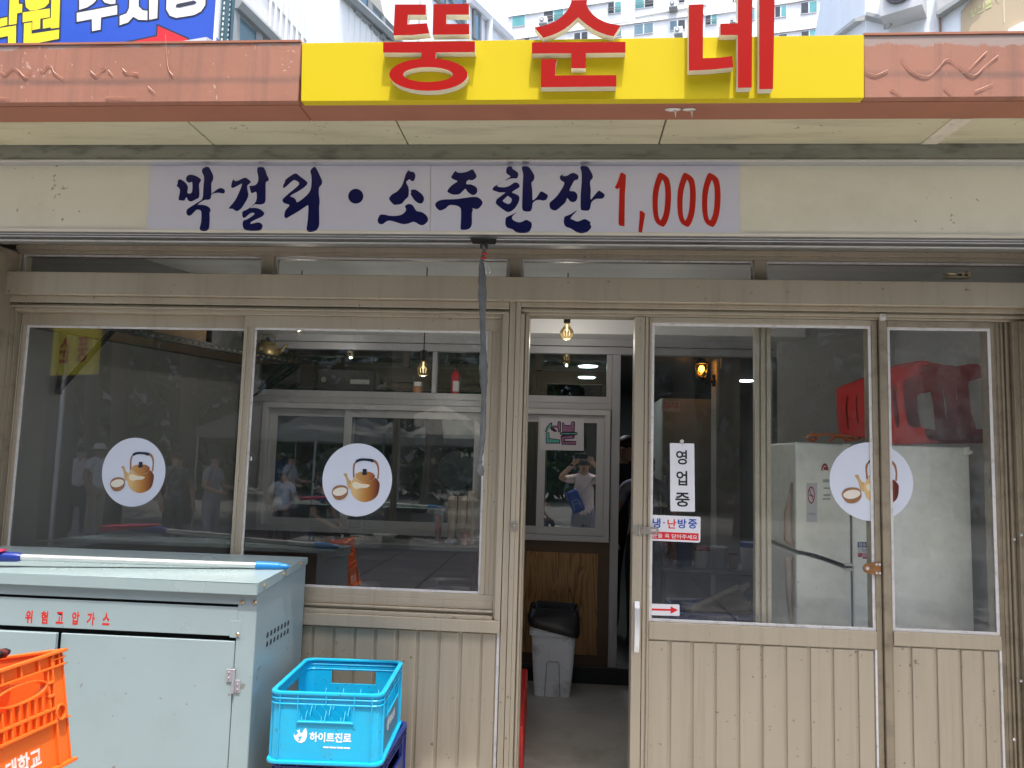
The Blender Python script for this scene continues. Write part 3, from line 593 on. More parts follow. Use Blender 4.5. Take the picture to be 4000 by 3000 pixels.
# ------------------------------------------------------------------ the white banner with brush lettering and the price
bnr = thing('price_banner', 'white banner with navy brush lettering and a red price above the windows', 'banner', at(1735, 780, YS))
YBN = YS
b0 = [at(x, y, YBN) for x, y in ((575, 893), (1679, 906), (1682, 646), (588, 647))]
b1 = [at(x, y, YBN) for x, y in ((1681, 904), (2890, 911), (2890, 648), (1684, 646))]
for b in (b0, b1):
    zt = ZS1-.001
    b[2].z = b[3].z = zt
    MB().prism([tuple(p) for p in b], (0, .0032, 0)).build('vinyl_sheet', ban, bnr)
A_, B_, C_, D_ = (660, 620, .28029), (1280, 620, .28029), (1880, 620, .24412), (2360, 640, .24412)
glyphs = [
 (A_, [[(150,287),(185,300),(240,345),(265,400),(258,480),(320,468),(325,330),(285,335),(245,310),(243,260),(275,228),(340,228),(420,265),(447,305),(420,355),(425,480),(415,545),(385,560),(330,590),(290,595),(262,570),(243,535),(215,580),(160,580),(135,560),(155,435),(108,378),(120,355),(125,305)],
       [(490,125),(550,115),(595,185),(617,240),(612,300),(592,345),(592,470),(597,485),(690,418),(740,412),(778,440),(765,485),(690,475),(600,492),(580,555),(545,573),(497,575),(420,620),(405,642),(480,645),(550,670),(580,715),(565,760),(568,850),(545,996),(432,993),(450,880),(452,750),(430,715),(385,712),(350,745),(310,785),(275,795),(245,765),(250,715),(290,680),(400,610),(468,555),(480,400),(490,260),(462,190),(465,150)]]),
 (A_, [[(905,290),(918,310),(960,308),(1060,265),(1130,308),(1137,335),(1095,370),(1092,420),(1107,500),(1090,560),(1050,630),(1010,690),(960,727),(925,725),(890,700),(850,697),(837,685),(900,610),(950,530),(1020,355),(960,375),(900,405),(870,400),(872,350),(890,300)],
       [(1240,122),(1310,118),(1345,165),(1365,230),(1388,270),(1385,310),(1350,330),(1347,480),(1340,605),(1280,638),(1210,635),(1170,655),(1130,688),(1200,685),(1270,705),(1320,745),(1325,775),(1290,810),(1180,860),(1140,890),(1145,908),(1250,888),(1300,920),(1305,940),(1265,1000),(1090,1000),(1032,950),(1035,870),(1090,845),(1160,800),(1195,768),(1165,752),(1120,770),(1060,820),(1030,815),(1022,780),(1030,735),(1110,695),(1215,595),(1218,465),(1165,480),(1145,470),(1125,400),(1128,380),(1200,370),(1240,325),(1245,250),(1230,180),(1232,145)]]),
 (A_, [[(1765,205),(1830,250),(1910,310),(1930,345),(1890,395),(1800,455),(1690,517),(1740,545),(1770,575),(1783,608),(1850,570),(1930,500),(1975,430),(1987,330),(1985,240),(1972,180),(1990,140),(2035,113),(2070,165),(2110,250),(2133,310),(2128,360),(2093,400),(2088,480),(2100,600),(2092,680),(2095,880),(2085,950),(2035,1008),(1925,1008),(1935,850),(1943,660),(1900,670),(1800,735),(1690,800),(1630,830),(1608,795),(1625,720),(1675,660),(1670,640),(1600,615),(1585,580),(1600,550),(1690,470),(1815,357),(1765,302),(1720,310),(1605,408),(1593,375),(1612,335),(1625,295),(1680,250)]]),
 (B_, [ell(392, 523, 105, 103, n=14)]),
 (B_, [[(1125,162),(1145,177),(1195,187),(1222,225),(1215,280),(1195,310),(1165,310),(1142,287),(1100,315),(1095,335),(1125,400),(1130,470),(1120,530),(1075,575),(1030,627),(945,643),(910,630),(857,565),(875,520),(910,490),(970,455),(1030,385),(1060,310),(1090,215)],
       [(1160,440),(1215,430),(1270,460),(1325,510),(1342,560),(1325,610),(1290,625),(1240,605),(1195,560),(1160,500),(1155,485),(1165,470)],
       [(1110,637),(1150,633),(1190,655),(1220,705),(1245,732),(1310,745),(1370,785),(1398,835),(1385,885),(1330,925),(1280,920),(1230,890),(1185,880),(1120,905),(1060,912),(1000,900),(900,868),(850,862),(810,880),(770,910),(730,910),(705,890),(698,845),(715,810),(730,783),(790,780),(870,797),(960,797),(1030,780),(1080,740),(1095,705),(1077,665)]]),
 (B_, [[(1782,170),(1805,192),(1870,197),(1950,180),(2015,150),(2050,190),(2075,245),(2045,285),(2010,300),(1965,295),(1935,320),(1937,357),(1990,358),(2060,390),(2085,430),(2075,480),(2030,507),(1985,490),(1945,455),(1920,418),(1880,455),(1830,495),(1750,500),(1690,475),(1668,455),(1700,400),(1760,350),(1810,315),(1760,290),(1723,265),(1735,230)],
       [(1515,608),(1600,572),(1780,565),(1900,548),(2050,532),(2120,555),(2158,605),(2140,655),(2100,695),(2070,703),(2010,688),(2025,710),(2010,760),(2010,890),(1995,950),(1950,985),(1870,990),(1852,965),(1858,850),(1858,710),(1830,670),(1780,650),(1710,645),(1675,662),(1640,695),(1570,722),(1530,700),(1500,655)]]),
 (C_, [[(435,126),(490,126),(500,160),(550,195),(585,225),(590,265),(570,312),(490,315),(440,328),(388,353),(410,328),(468,285),(405,235),(400,180),(412,145)],
       [(325,388),(270,412),(255,440),(310,457),(380,457),(450,435),(500,400),(550,380),(595,400),(615,440),(600,463),(540,500),(492,540),(560,570),(605,605),(608,660),(580,730),(520,810),(450,852),(400,845),(330,800),(250,735),(233,700),(250,650),(320,595),(385,540),(300,540),(230,520),(180,495),(215,440)],
       [(423,597),(460,620),(487,645),(480,690),(450,722),(415,722),(342,680),(380,635)],
       [(658,126),(745,126),(790,170),(840,250),(850,300),(835,350),(803,387),(815,500),(818,600),(823,662),(870,635),(915,580),(945,530),(985,532),(1060,580),(1062,610),(1040,655),(985,670),(940,660),(880,665),(825,710),(812,790),(795,830),(770,845),(690,840),(657,805),(655,680),(665,400),(672,260),(655,180)],
       [(565,858),(505,915),(492,962),(540,1000),(600,1018),(650,1010),(715,980),(760,995),(805,1030),(800,1110),(735,1183),(580,1183),(500,1130),(420,1105),(390,1060),(388,990),(400,940),(490,897)]]),
 (C_, [[(1335,247),(1305,260),(1305,278),(1370,275),(1420,245),(1465,228),(1510,240),(1555,275),(1550,320),(1530,338),(1490,350),(1450,420),(1415,490),(1420,518),(1480,522),(1525,555),(1540,610),(1520,670),(1470,695),(1420,680),(1375,630),(1345,700),(1280,760),(1190,828),(1115,805),(1097,770),(1097,705),(1170,640),(1240,560),(1330,400),(1280,350),(1258,310),(1270,270)],
       [(1587,126),(1695,126),(1745,190),(1780,260),(1782,310),(1740,372),(1752,500),(1748,600),(1755,655),(1800,600),(1870,520),(1900,518),(1970,570),(1965,610),(1930,640),(1830,645),(1765,695),(1750,760),(1730,815),(1690,832),(1615,825),(1592,795),(1590,600),(1605,380),(1605,230)],
       [(1533,828),(1430,945),(1470,980),(1540,1005),(1590,990),(1650,968),(1700,985),(1748,1020),(1740,1050),(1762,1090),(1720,1150),(1650,1188),(1555,1188),(1430,1115),(1350,1085),(1320,1020),(1325,960),(1340,925),(1420,895)]]),
]
for (ox, oy, s), loops in glyphs: px_flat('brush_syllable', loops, YBN-.0004, navy, bnr, .0006, (ox, oy), s, 3)
red_d = [[(262,143),(300,145),(348,182),(345,300),(338,400),(330,500),(325,1000),(245,988),(230,950),(235,760),(245,380),(210,408),(170,380),(215,290),(245,200)]]
px_flat('price_digit', red_d, YBN-.0004, redp, bnr, .0006, D_[:2], D_[2])
px_flat('price_comma', [[(568,757),(600,752),(655,800),(605,1105),(550,1090),(555,1000),(568,850)]], YBN-.0004, redp, bnr, .0006, D_[:2], D_[2])
zo = [(875,150),(920,150),(1000,200),(1045,270),(1068,430),(1068,600),(1050,780),(1010,920),(960,1000),(920,1000),(840,950),(795,850),(775,680),(778,480),(800,350),(840,220)]
zi = [(935,255),(965,330),(977,430),(975,600),(955,780),(905,903),(870,840),(857,700),(862,520),(885,380),(915,290)]
for k in range(3): px_flat('price_digit', [[(x+k*396, y+k*2) for x, y in zo], [(x+k*396, y+k*2) for x, y in zi]], YBN-.0004, redp, bnr, .0006, D_[:2], D_[2], 3)
# ------------------------------------------------------------------ grey cloth strap hanging from the shutter bar
strapm = M('grey_strap_cloth', (.115, .125, .125), .85, var=.25, scale=18, bump=.5, bscale=120, dirt=((.2, .21, .21), .5, 6))
YST = 3.085
stp = thing('pull_strap', 'limp dark grey cloth strap hanging from the shutter bar by the door', 'strap', at(1888, 960, YST))
pf = [(312,95,8,8),(318,120,11,9),(314,150,14,9),(305,180,12,8),(303,230,20,9),(304,290,27,8),(306,360,27,8),(307,450,28,8),(306,520,22,9),(307,600,19,10),(310,680,21,9),(312,760,18,10),(311,840,26,9),(312,900,29,8),(314,980,26,8),(316,1050,17,10),(314,1120,15,11),(313,1200,19,9),(311,1300,19,9),(304,1380,17,9),(300,1440,15,10),(293,1475,10,10),(292,1495,14,12),(292,1515,10,9),(292,1535,22,11),(291,1560,27,10),(292,1580,24,8),(297,1592,12,5)]
mb = MB(); nseg = 10; ring = []
for i in range(len(pf)*3-2):
    q = i/3; a = int(q); t = q-a; u = pf[a]; w = pf[min(a+1, len(pf)-1)]
    x, y, hw, hd = [u[k]+(w[k]-u[k])*t for k in range(4)]
    c = at(1700+x*.6024, 900+y*.6024, YST); hw = hw*.6024/FOC*YST; hd = hd*.0011
    tw = .35*sin(i*.35)+.12*sin(i*1.1)
    for k in range(nseg):
        an = 2*pi*k/nseg; ex, ey = hw*cos(an)*(1+.10*sin(i*1.7+k)), hd*sin(an)
        ring.append((c.x+ex*cos(tw)-ey*sin(tw), c.y+ex*sin(tw)+ey*cos(tw), c.z))
m_ = len(ring)//nseg
mb.add(ring, [(i*nseg+k, i*nseg+(k+1) % nseg, (i+1)*nseg+(k+1) % nseg, (i+1)*nseg+k) for i in range(m_-1) for k in range(nseg)] + [tuple(range(nseg)), tuple(range((m_-1)*nseg, m_*nseg))])
mb.build('cloth_strip', strapm, stp, smooth=True)
p0 = [at(1700+x*.6024, 900+y*.6024, 3.108) for x, y in ((225, 50), (398, 54), (390, 90), (243, 86))]
f = MB().prism([tuple(p) for p in p0], (0, .004, 0)); f.build('bracket_plate', M('dark_bracket', (.06, .06, .055), .5, .5), stp)
c = at(1700+318*.6024, 900+95*.6024, 3.09); f = MB(); f.box(c.x-.018, c.x+.016, 3.085, 3.108, c.z-.014, c.z+.012); f.build('bracket_lug', M('dark_bracket', (.06, .06, .055), .5, .5), stp, bevel=.004)
pts = [at(1700+x*.6024, 900+y*.6024, YST-.012) for x, y in ((312,200),(325,215),(345,238),(357,262),(350,284),(335,284),(328,262),(320,225),(312,200))]
f = MB().tube([tuple(p) for p in pts], .0016, 6); f.build('carabiner', alu, stp, smooth=True)
f = MB()
for x, y in ((318, 150), (312, 178)): c = at(1700+x*.6024, 900+y*.6024, YST-.011); f.box(c.x-.009, c.x+.012, c.y-.003, c.y+.01, c.z-.004, c.z+.004)
f.build('red_cord', redp, stp, bevel=.002)
# ------------------------------------------------------------------ signs on the door glass
whp = M('white_acrylic', (.80, .81, .84), .25, var=.015)
blk = M('black_print', (.015, .016, .018), .4)
blup = M('blue_print', (.012, .07, .42), .35)
redb = M('bright_red_print', (.72, .015, .02), .35)
def round_rect(w, h, r, n=5):
    out = []
    for cx, cy, a in ((w-r, r, -90), (w-r, h-r, 0), (r, h-r, 90), (r, r, 180)):
        out += [(cx+r*cos(radians(a+90*i/n)), cy+r*sin(radians(a+90*i/n))) for i in range(n+1)]
    return out
def plate(par, name, tl, tr, bl, br, Y, mat, th=.003, rad=.004):
    """rectangular plate from its four corners in the photo; returns its origin and axes in metres"""
    P = [at(*q, Y) for q in (tl, tr, bl, br)]
    O = P[2]; U = ((P[3]-P[2])+(P[1]-P[0]))*.5; V = ((P[0]-P[2])+(P[1]-P[3]))*.5
    w, h = U.length, V.length; U.normalize(); V.normalize()
    flat(name, [round_rect(w, h, rad)], O, U, V, mat, par, th); return O + U.cross(V)*th, U, V, w, h
Zs = (2520, 1680, .27714)
def zz(x, y): return (Zs[0]+x*Zs[2], Zs[1]+y*Zs[2])
YG = 3.4155
s1_ = thing('hanging_sign', 'tall narrow white sign with three black syllables on the door glass', 'sign', at(*zz(522, 670), YG))
O, U, V, w, h = plate(s1_, 'sign_plate', zz(348, 187), zz(690, 190), zz(355, 1143), zz(700, 1155), YG, whp)
def put(par, name, txt, x0, x1, y0, y1, X0, X1, Y0, Y1, O, U, V, w, h, mat, off=.0):
    """text in the box x0..x1, y0..y1 of a plate that spans X0..X1, Y0..Y1 in the same zoomed picture"""
    return flat(name, None, O, U, V, mat, par, .0006, off, txt, ((x0-X0)/(X1-X0)*w, (x1-X0)/(X1-X0)*w, (Y1-y1)/(Y1-Y0)*h, (Y1-y0)/(Y1-Y0)*h))
for t, x0, x1, y0, y1 in (('영', 435, 592, 285, 490), ('업', 437, 592, 578, 785), ('중', 420, 622, 885, 1083)):
    put(s1_, 'syllable', t, x0, x1, y0, y1, 350, 695, 188, 1150, O, U, V, w, h, blk, .02)
c = at(*zz(519, 160), YG-.004); f = MB()
for a in range(5): f.sphere((c.x+.0045*sin(a*1.2566), c.y, c.z+.0045*cos(a*1.2566)), .0048, n=8, sc=(1, .35, 1))
f.tube([(c.x, c.y-.001, c.z-.004), (c.x+.001, c.y-.006, c.z-.013), (c.x+.001, c.y-.002, c.z-.017)], .0015, 6)
f.build('suction_hook', M('clear_plastic_hook', (.6, .6, .58), .2), s1_, smooth=True)
s2_ = thing('notice_sign', 'white rectangular notice with blue and red syllables behind the hasp', 'sign', at(*zz(420, 1390), YG))
O, U, V, w, h = plate(s2_, 'sign_plate', zz(66, 1195), zz(780, 1222), zz(60, 1555), zz(776, 1590), YG, whp, .003, .008)
B4 = (63, 778, 1208, 1572)
for t, x0, x1, y0, y1, m_ in (('냉', 103, 215, 1252, 1392, blup), ('난', 313, 437, 1257, 1390, redb), ('방', 458, 582, 1250, 1382, blup), ('중', 605, 727, 1246, 1378, blup)):
    put(s2_, 'syllable', t, x0, x1, y0, y1, *B4, O, U, V, w, h, m_, .022)
flat('dot', [ell(.28*w, .715*h, .0035, .0035, n=12)], O, U, V, blup, s2_, .0006)
flat('red_band', [[(.03*w, .075*h), (.965*w, .075*h), (.965*w, .355*h), (.03*w, .355*h)]], O, U, V, redb, s2_, .0005)
Ob = O + U.cross(V)*.0005
put(s2_, 'small_lettering', '문을 꼭 닫아주세요', 105, 735, 1466, 1528, *B4, Ob, U, V, w, h, whp, .014)
s3_ = thing('arrow_sign', 'small white sign with a red arrow pointing right, low on the door glass', 'sign', at(2597, 2380, YG))
Za = (2540, 2100, .22908)
za = lambda x, y: (Za[0]+x*Za[2], Za[1]+y*Za[2])
O, U, V, w, h = plate(s3_, 'sign_plate', za(-4, 1127), za(497, 1140), za(-4, 1320), za(503, 1335), YG, whp, .002, .003)
px_flat('arrow', [[za(15,1208),za(348,1218),za(348,1173),za(472,1236),za(348,1297),za(348,1250),za(15,1243)]], YG-.0021, redb, s3_, .0006)
# ------------------------------------------------------------------ round kettle stickers
def grad(name, c0, c1, c2, ax, lo, hi):
    m = M(name, c1, .3, var=.0); t = m.node_tree; N = t.nodes; L = t.links; b = N['Principled BSDF']
    tc = N.new('ShaderNodeTexCoord'); sp = N.new('ShaderNodeSeparateXYZ'); L.new(tc.outputs['Object'], sp.inputs[0])
    mr = N.new('ShaderNodeMapRange'); mr.inputs[1].default_value = lo; mr.inputs[2].default_value = hi; L.new(sp.outputs[ax], mr.inputs[0])
    rp = N.new('ShaderNodeValToRGB'); e = rp.color_ramp.elements; e[0].color = (*c0, 1); e[1].color = (*c2, 1); q = e.new(.5); q.color = (*c1, 1)
    L.new(mr.outputs[0], rp.inputs[0]); L.new(rp.outputs[0], b.inputs['Base Color']); return m
pr_body = grad('kettle_print', (.72, .50, .22), (.50, .22, .05), (.13, .022, .016), 'X', -.01, .10)
pr_lid = grad('kettle_lid_print', (.55, .33, .12), (.45, .2, .06), (.22, .04, .03), 'X', 0, .09)
pr_hand = M('kettle_handle_print', (.32, .15, .08), .3, var=.2, scale=40)
pr_dark = M('kettle_grip_print', (.02, .03, .055), .3)
pr_milk = M('drink_print', (.78, .73, .62), .3)
pr_bowl = M('bowl_print', (.34, .17, .08), .3, var=.15, scale=30)
pr_gold = M('spout_print', (.58, .38, .17), .3, var=.25, scale=25)
stk = M('sticker_white', (.70, .745, .84), .3, var=.01)
def uvk(p, k=1): return [((x-1015)/730, -(y-795)/735) for x, y in p]
K = dict(
 body=uvk([(975,740),(1010,790),(1100,825),(1200,832),(1300,815),(1365,770),(1400,745),(1450,790),(1488,850),(1490,930),(1475,1040),(1440,1120),(1370,1180),(1280,1220),(1180,1237),(1080,1215),(990,1165),(930,1100),(900,1020),(885,930),(895,850),(930,780)]),
 lid=uvk([(975,690),(1020,655),(1100,632),(1220,625),(1310,640),(1370,680),(1385,720),(1360,770),(1290,812),(1200,830),(1110,822),(1020,785),(985,740)]),
 knob=uvk([(1125,580),(1165,573),(1212,580),(1210,640),(1225,668),(1205,690),(1160,697),(1112,680),(1128,640)]),
 spout=uvk([(725,692),(760,672),(795,685),(815,740),(850,800),(890,822),(893,900),(888,985),(850,970),(818,930),(800,850),(775,770),(740,715)]),
 handle=uvk([(930,755),(918,640),(915,540),(930,470),(975,420),(1010,385),(1080,365),(1200,362),(1320,372),(1390,395),(1440,455),(1465,540),(1470,640),(1462,760),(1432,760),(1440,650),(1432,560),(1405,485),(1360,440),(1330,420),(1200,408),(1080,412),(1000,440),(965,480),(952,545),(952,640),(962,735)]),
 shine=uvk([(930,860),(1000,840),(1100,870),(1220,880),(1290,900),(1220,950),(1100,960),(1000,980),(930,930)]),
 grip=uvk([(975,455),(970,410),(1010,382),(1080,362),(1200,360),(1320,370),(1345,400),(1335,440),(1260,418),(1160,408),(1060,418)]),
 bowl=uvk([(500,1050),(530,975),(600,930),(680,915),(770,925),(830,970),(838,1030),(835,1090),(800,1150),(740,1195),(660,1213),(590,1200),(540,1150),(510,1100)]),
 milk=uvk([(520,1065),(545,1015),(610,975),(690,958),(770,965),(815,1000),(810,1050),(760,1095),(690,1125),(610,1130),(550,1110)]))
def kettle_sticker(cx, cy, rx, ry, Y, label):
    c = at(cx, cy, Y); s = thing('kettle_sticker', label, 'sticker', c, 0, 'round kettle stickers on the glass')
    r = (rx/FOC*Y*1.005, ry/FOC*Y)
    flat('disc', [[(r[0]*cos(2*pi*i/64), r[1]*sin(2*pi*i/64)) for i in range(64)]], c, EX, EZ, stk, s, .0007)
    lay = .0007
    for nm, mat in (('handle', pr_hand), ('spout', pr_gold), ('body', pr_body), ('shine', M('kettle_shine_print', (.80, .72, .55), .3)), ('lid', pr_lid), ('knob', pr_dark), ('grip', pr_dark), ('bowl', pr_bowl), ('milk', pr_milk)):
        lp = smooth_loop([(u*r[0], v*r[1]) for u, v in K[nm]], 3)
        flat('kettle_'+nm if nm not in ('bowl', 'milk', 'shine') else nm, [lp], c+Vector((0, -lay, 0)), EX, EZ, mat, s, .00025); lay += .0003
kettle_sticker(522, 1844, 132, 138, 3.4535, 'round kettle sticker on the left sliding window, behind the mop')
kettle_sticker(1395, 1874, 139, 143, 3.4185, 'round kettle sticker on the window just left of the doorway')
kettle_sticker(3403, 1881, 152, 147, 3.4165, 'round kettle sticker cut in two by the upright in front of the fridge')
# ------------------------------------------------------------------ steel gas cabinet on the left
cabm = M('grey_green_enamel', (.275, .355, .37), .3, var=.03, scale=3, spec=.6, dirt=((.17, .21, .21), .16, 5), bump=.02, bscale=40, specks=((.16, .13, .10), 38, .90))
cabt = M('grey_green_enamel_top', (.285, .37, .38), .26, var=.03, scale=2, spec=.6, dirt=((.33, .38, .38), .4, 4))
brass = M('brass_screw', (.55, .40, .22), .3, .9, var=.1, scale=60)
YC = 2.827; XC1 = -1.1235; XC0 = -2.56; YCB = 3.35
cab = thing('gas_cabinet', 'grey green steel gas cabinet with red syllables on its front', 'cabinet', (-1.84, 3.09, 0))
zl = fz(1004, 2324, 2.807); zlf = fz(1004, 2277, 2.807); zlb = fz(1199, 2178, YCB)
zlbb = zlb-.028
mb = MB(); mb.hexa([(XC0, 2.807, zlf-.003), (XC1-.0105, 2.807, zlf-.003), (XC1-.0105, YCB+.005, zlb-.003), (XC0, YCB+.005, zlb-.003), (XC0, 2.807, zlf), (XC1-.0105, 2.807, zlf), (XC1-.0105, YCB+.005, zlb), (XC0, YCB+.005, zlb)])
mb.box(XC0, XC1-.0105, 2.807, 2.810, zl, zlf-.003)
mb.hexa([(XC1-.0105, 2.807, zl), (XC1-.0075, 2.807, zl), (XC1-.0075, YCB+.005, zlbb), (XC1-.0105, YCB+.005, zlbb), (XC1-.0105, 2.807, zlf), (XC1-.0075, 2.807, zlf), (XC1-.0075, YCB+.005, zlb), (XC1-.0105, YCB+.005, zlb)])
mb.build('lid', cabt, cab, bevel=.0012)
XB = XC1-.013
zslot1, zslot0 = fz(914, 2360, YC), fz(914, 2371, YC)
zh0 = fz(905, 2484, YC); xst = fx(909, 2700, YC); xdo = fx(219, 2700, YC)
b = MB(); b.hexa([(XB-.003, YC, 0.06), (XB, YC, .06), (XB, YCB, .06), (XB-.003, YCB, .06), (XB-.003, YC, zl), (XB, YC, zl), (XB, YCB, zlbb+.02), (XB-.003, YCB, zlbb+.02)])
b.box(XC0, XC0+.003, YC, YCB, .06, zl); b.box(XC0, XB, YCB-.003, YCB, .06, zl)
b.box(XC0, XB-.003, YC, YC+.003, zslot1, zl+.02)                 # band under the lid
b.box(xst, XB-.003, YC-.0, YC+.003, .06, zslot1)                 # right stile
b.box(XC0, xst, YC-.001, YC+.003, zh0, zslot0)                   # header with the lettering
b.box(XC0, XB-.003, YC+.05, YC+.053, .06, zl)                    # dark inside behind the slot
b.build('body', cabm, cab, bevel=.001)
MB().box(XC0, XB-.004, YC+.046, YC+.049, .07, zl-.01).build('slot_shade_sheet', dark, cab)  # black sheet behind the slot, standing in for the unlit inside
zd1 = fz(560, 2484, YC)-.004
MB().box(xdo+.002, xst-.003, YC-.0015, YC+.012, .08, zd1).build('door', cabm, cab, bevel=.002)
q = fx(216, 2520, YC-.022)
o = MB().box(XC0+.003, q, YC-.0245, YC-.006, .08, zd1+.004).build('door', cabm, cab, bevel=.002)
o['label'] = 'left door standing slightly proud'
f = MB()
for px_, py_ in ((945, 2352), (995, 2354), (928, 2479)):
    c = at(px_, py_, YC-.003); f = MB(); f.lathe([(.0075, 0), (.0075, .002), (.005, .005), (0, .006)], 12, (c.x, c.y+.002, c.z), ax='y'); f.build('screw', brass, cab, smooth='auto')
for k, (px_, py_) in enumerate(((1032, 2296), (1126, 2247), (1187, 2214))):
    Yk = 2.87+.2*k; zc = zl+.02+(zlbb-zl)*((Yk-2.807)/.55)
    f = MB(); f.lathe([(.0085, 0), (.0085, .002), (.005, .006), (0, .009)], 10, (XC1-.0075, Yk, zc), ax='x'); f.build('screw', brass, cab, smooth='auto')
# hinge in two leaves
hz = at(912, 2660, YC-.004); f = MB()
f.box(hz.x-.028, hz.x, YC-.006, YC-.002, hz.z-.004, hz.z+.042); f.box(hz.x, hz.x+.026, YC-.004, YC-.0005, hz.z-.042, hz.z+.004); f.tube([(hz.x, YC-.006, hz.z-.044), (hz.x, YC-.006, hz.z+.044)], .006, 10)
for du, dz in ((-.018, .03), (-.018, .01), (.016, -.012), (.016, -.03)): f.lathe([(.0045, 0), (.003, .003), (0, .0035)], 8, (hz.x+du, YC-.006+(.002 if du > 0 else 0), hz.z+dz), ax='y')
f.build('hinge', M('grey_hinge', (.36, .35, .38), .45, .5), cab, bevel=.001)
# slotted plate over the third screw
c = at(928, 2468, YC-.002); f = MB(); f.box(c.x-.03, c.x+.012, YC-.0022, YC-.0005, c.z-.022, c.z+.04); f.build('latch_plate', cabm, cab, bevel=.001)
f = MB(); 
# vents: two rows of thin dark plates on the right side, painted shade for slot openings
for r_ in range(2):
    for i in range(7):
        y0 = 2.945+i*.036*1.02; zc = fz(1070, 2480, 2.945)-r_*.034
        f = MB(); f.prism([(XB+.0006, y0-.009, zc-.011), (XB+.0006, y0+.012, zc-.011), (XB+.0006, y0+.012, zc+.008), (XB+.0006, y0-.003, zc+.008)], (-.002, 0, 0)); f.build('vent_slot_shade', dark, cab)
for k in range(2):      # rain streaks are left to the paint; a faint second lip under the lid
    pass
sy = (60, 2350, .18987)
for t, x0, x1, y0, y1 in (('위', 195, 362, 185, 442), ('험', 517, 680, 198, 452), ('고', 828, 998, 210, 452), ('압', 1152, 1328, 212, 470), ('가', 1462, 1645, 228, 482), ('스', 1785, 1950, 235, 480)):
    p0 = at(sy[0]+x0*sy[2], sy[1]+y1*sy[2], YC-.001); p1 = at(sy[0]+x1*sy[2], sy[1]+y0*sy[2], YC-.001)
    flat('syllable', None, (0, YC-.001, 0), EX, EZ, redp, cab, .0006, .03, t, (p0.x, p1.x, p0.z, p1.z))
# ------------------------------------------------------------------ mop lying on the cabinet
def lid_z(y): return zlf+(zlb-zlf)*(y-2.807)/(YCB+.005-2.807)
mop = thing('mop', 'mop with a pale metal stick and blue grip lying on the cabinet', 'mop', (-1.9, 3.1, lid_z(3.1)))
def on_lid(px, py, h):
    d = ray(px, py); y = 3.0
    for _ in range(20): y = (lid_z(y)+h-CAM_Z)/d.z
    return Vector((d.x*y, y, CAM_Z+d.z*y))
pA, pB, pC = on_lid(70, 2176, .04), on_lid(1000, 2209, .014), on_lid(1122, 2215, .014)
dirn = (pB-pA).normalized()
mb = MB(); mb.tube([pA+dirn*-.02, pB+dirn*.01], .0125, 14); mb.build('stick', M('pale_mop_stick', (.66, .68, .67), .35, .5, var=.08, scale=12, stretch=(1, 6, 6)), mop, smooth='auto')
L_ = (pC-pB).length; g = MB(); pts = []; rr = []
for i in range(24): t = i/23; pts.append(pB+dirn*L_*t*.72); rr.append(.0175*(1-.12*t)+(.0012 if i % 2 else 0))
g.tube(pts, rr, 14); g.tube([pB+dirn*L_*t for t in (.715, .76, .82, .9, .96, 1.0)], [.015, .0135, .0115, .011, .0095, .004], 12)
g.build('grip', M('blue_grip', (.012, .20, .52), .4), mop, smooth='auto')
g = MB(); g.tube([pA+dirn*t for t in (-.22, -.12, -.11, -.02, .0, .015)], [.02, .02, .022, .019, .018, .0135], 14); g.build('socket', M('dark_blue_socket', (.012, .035, .26), .4), mop, smooth='auto')
hd = pA+dirn*-.13
g = MB(); g.hexa([hd+Vector(p) for p in ((-.22, -.05, -.02), (.075, -.02, .017), (.085, .012, .02), (-.22, .06, -.02), (-.22, -.05, .012), (.06, -.018, .03), (.10, .010, .030), (-.22, .06, .012))]); g.build('red_clamp', M('pink_red_clamp', (.62, .03, .10), .4), mop, bevel=.006, seg=2)
# ------------------------------------------------------------------ bottle crates
def rloop(w, d, r, n=4, extra=()):
    """rounded rectangle, counter-clockwise from the front-right corner; extra x / y stations are added on the straights"""
    pts = []
    for cx, cy, a in ((w/2-r, -d/2+r, -90), (w/2-r, d/2-r, 0), (-w/2+r, d/2-r, 90), (-w/2+r, -d/2+r, 180)):
        pts += [(cx+r*cos(radians(a+90*i/n)), cy+r*sin(radians(a+90*i/n))) for i in range(n+1)]
    return pts
def ringbox(mb, lo, li, z0, z1, m=0):
    n = len(lo)
    vs = [(x, y, z0) for x, y in lo]+[(x, y, z0) for x, y in li]+[(x, y, z1) for x, y in lo]+[(x, y, z1) for x, y in li]
    fs = []
    for i in range(n):
        j = (i+1) % n
        fs += [(i, j, 2*n+j, 2*n+i), (n+j, n+i, 3*n+i, 3*n+j), (2*n+i, 2*n+j, 3*n+j, 3*n+i), (j, i, n+i, n+j)]
    mb.add(vs, fs, m)
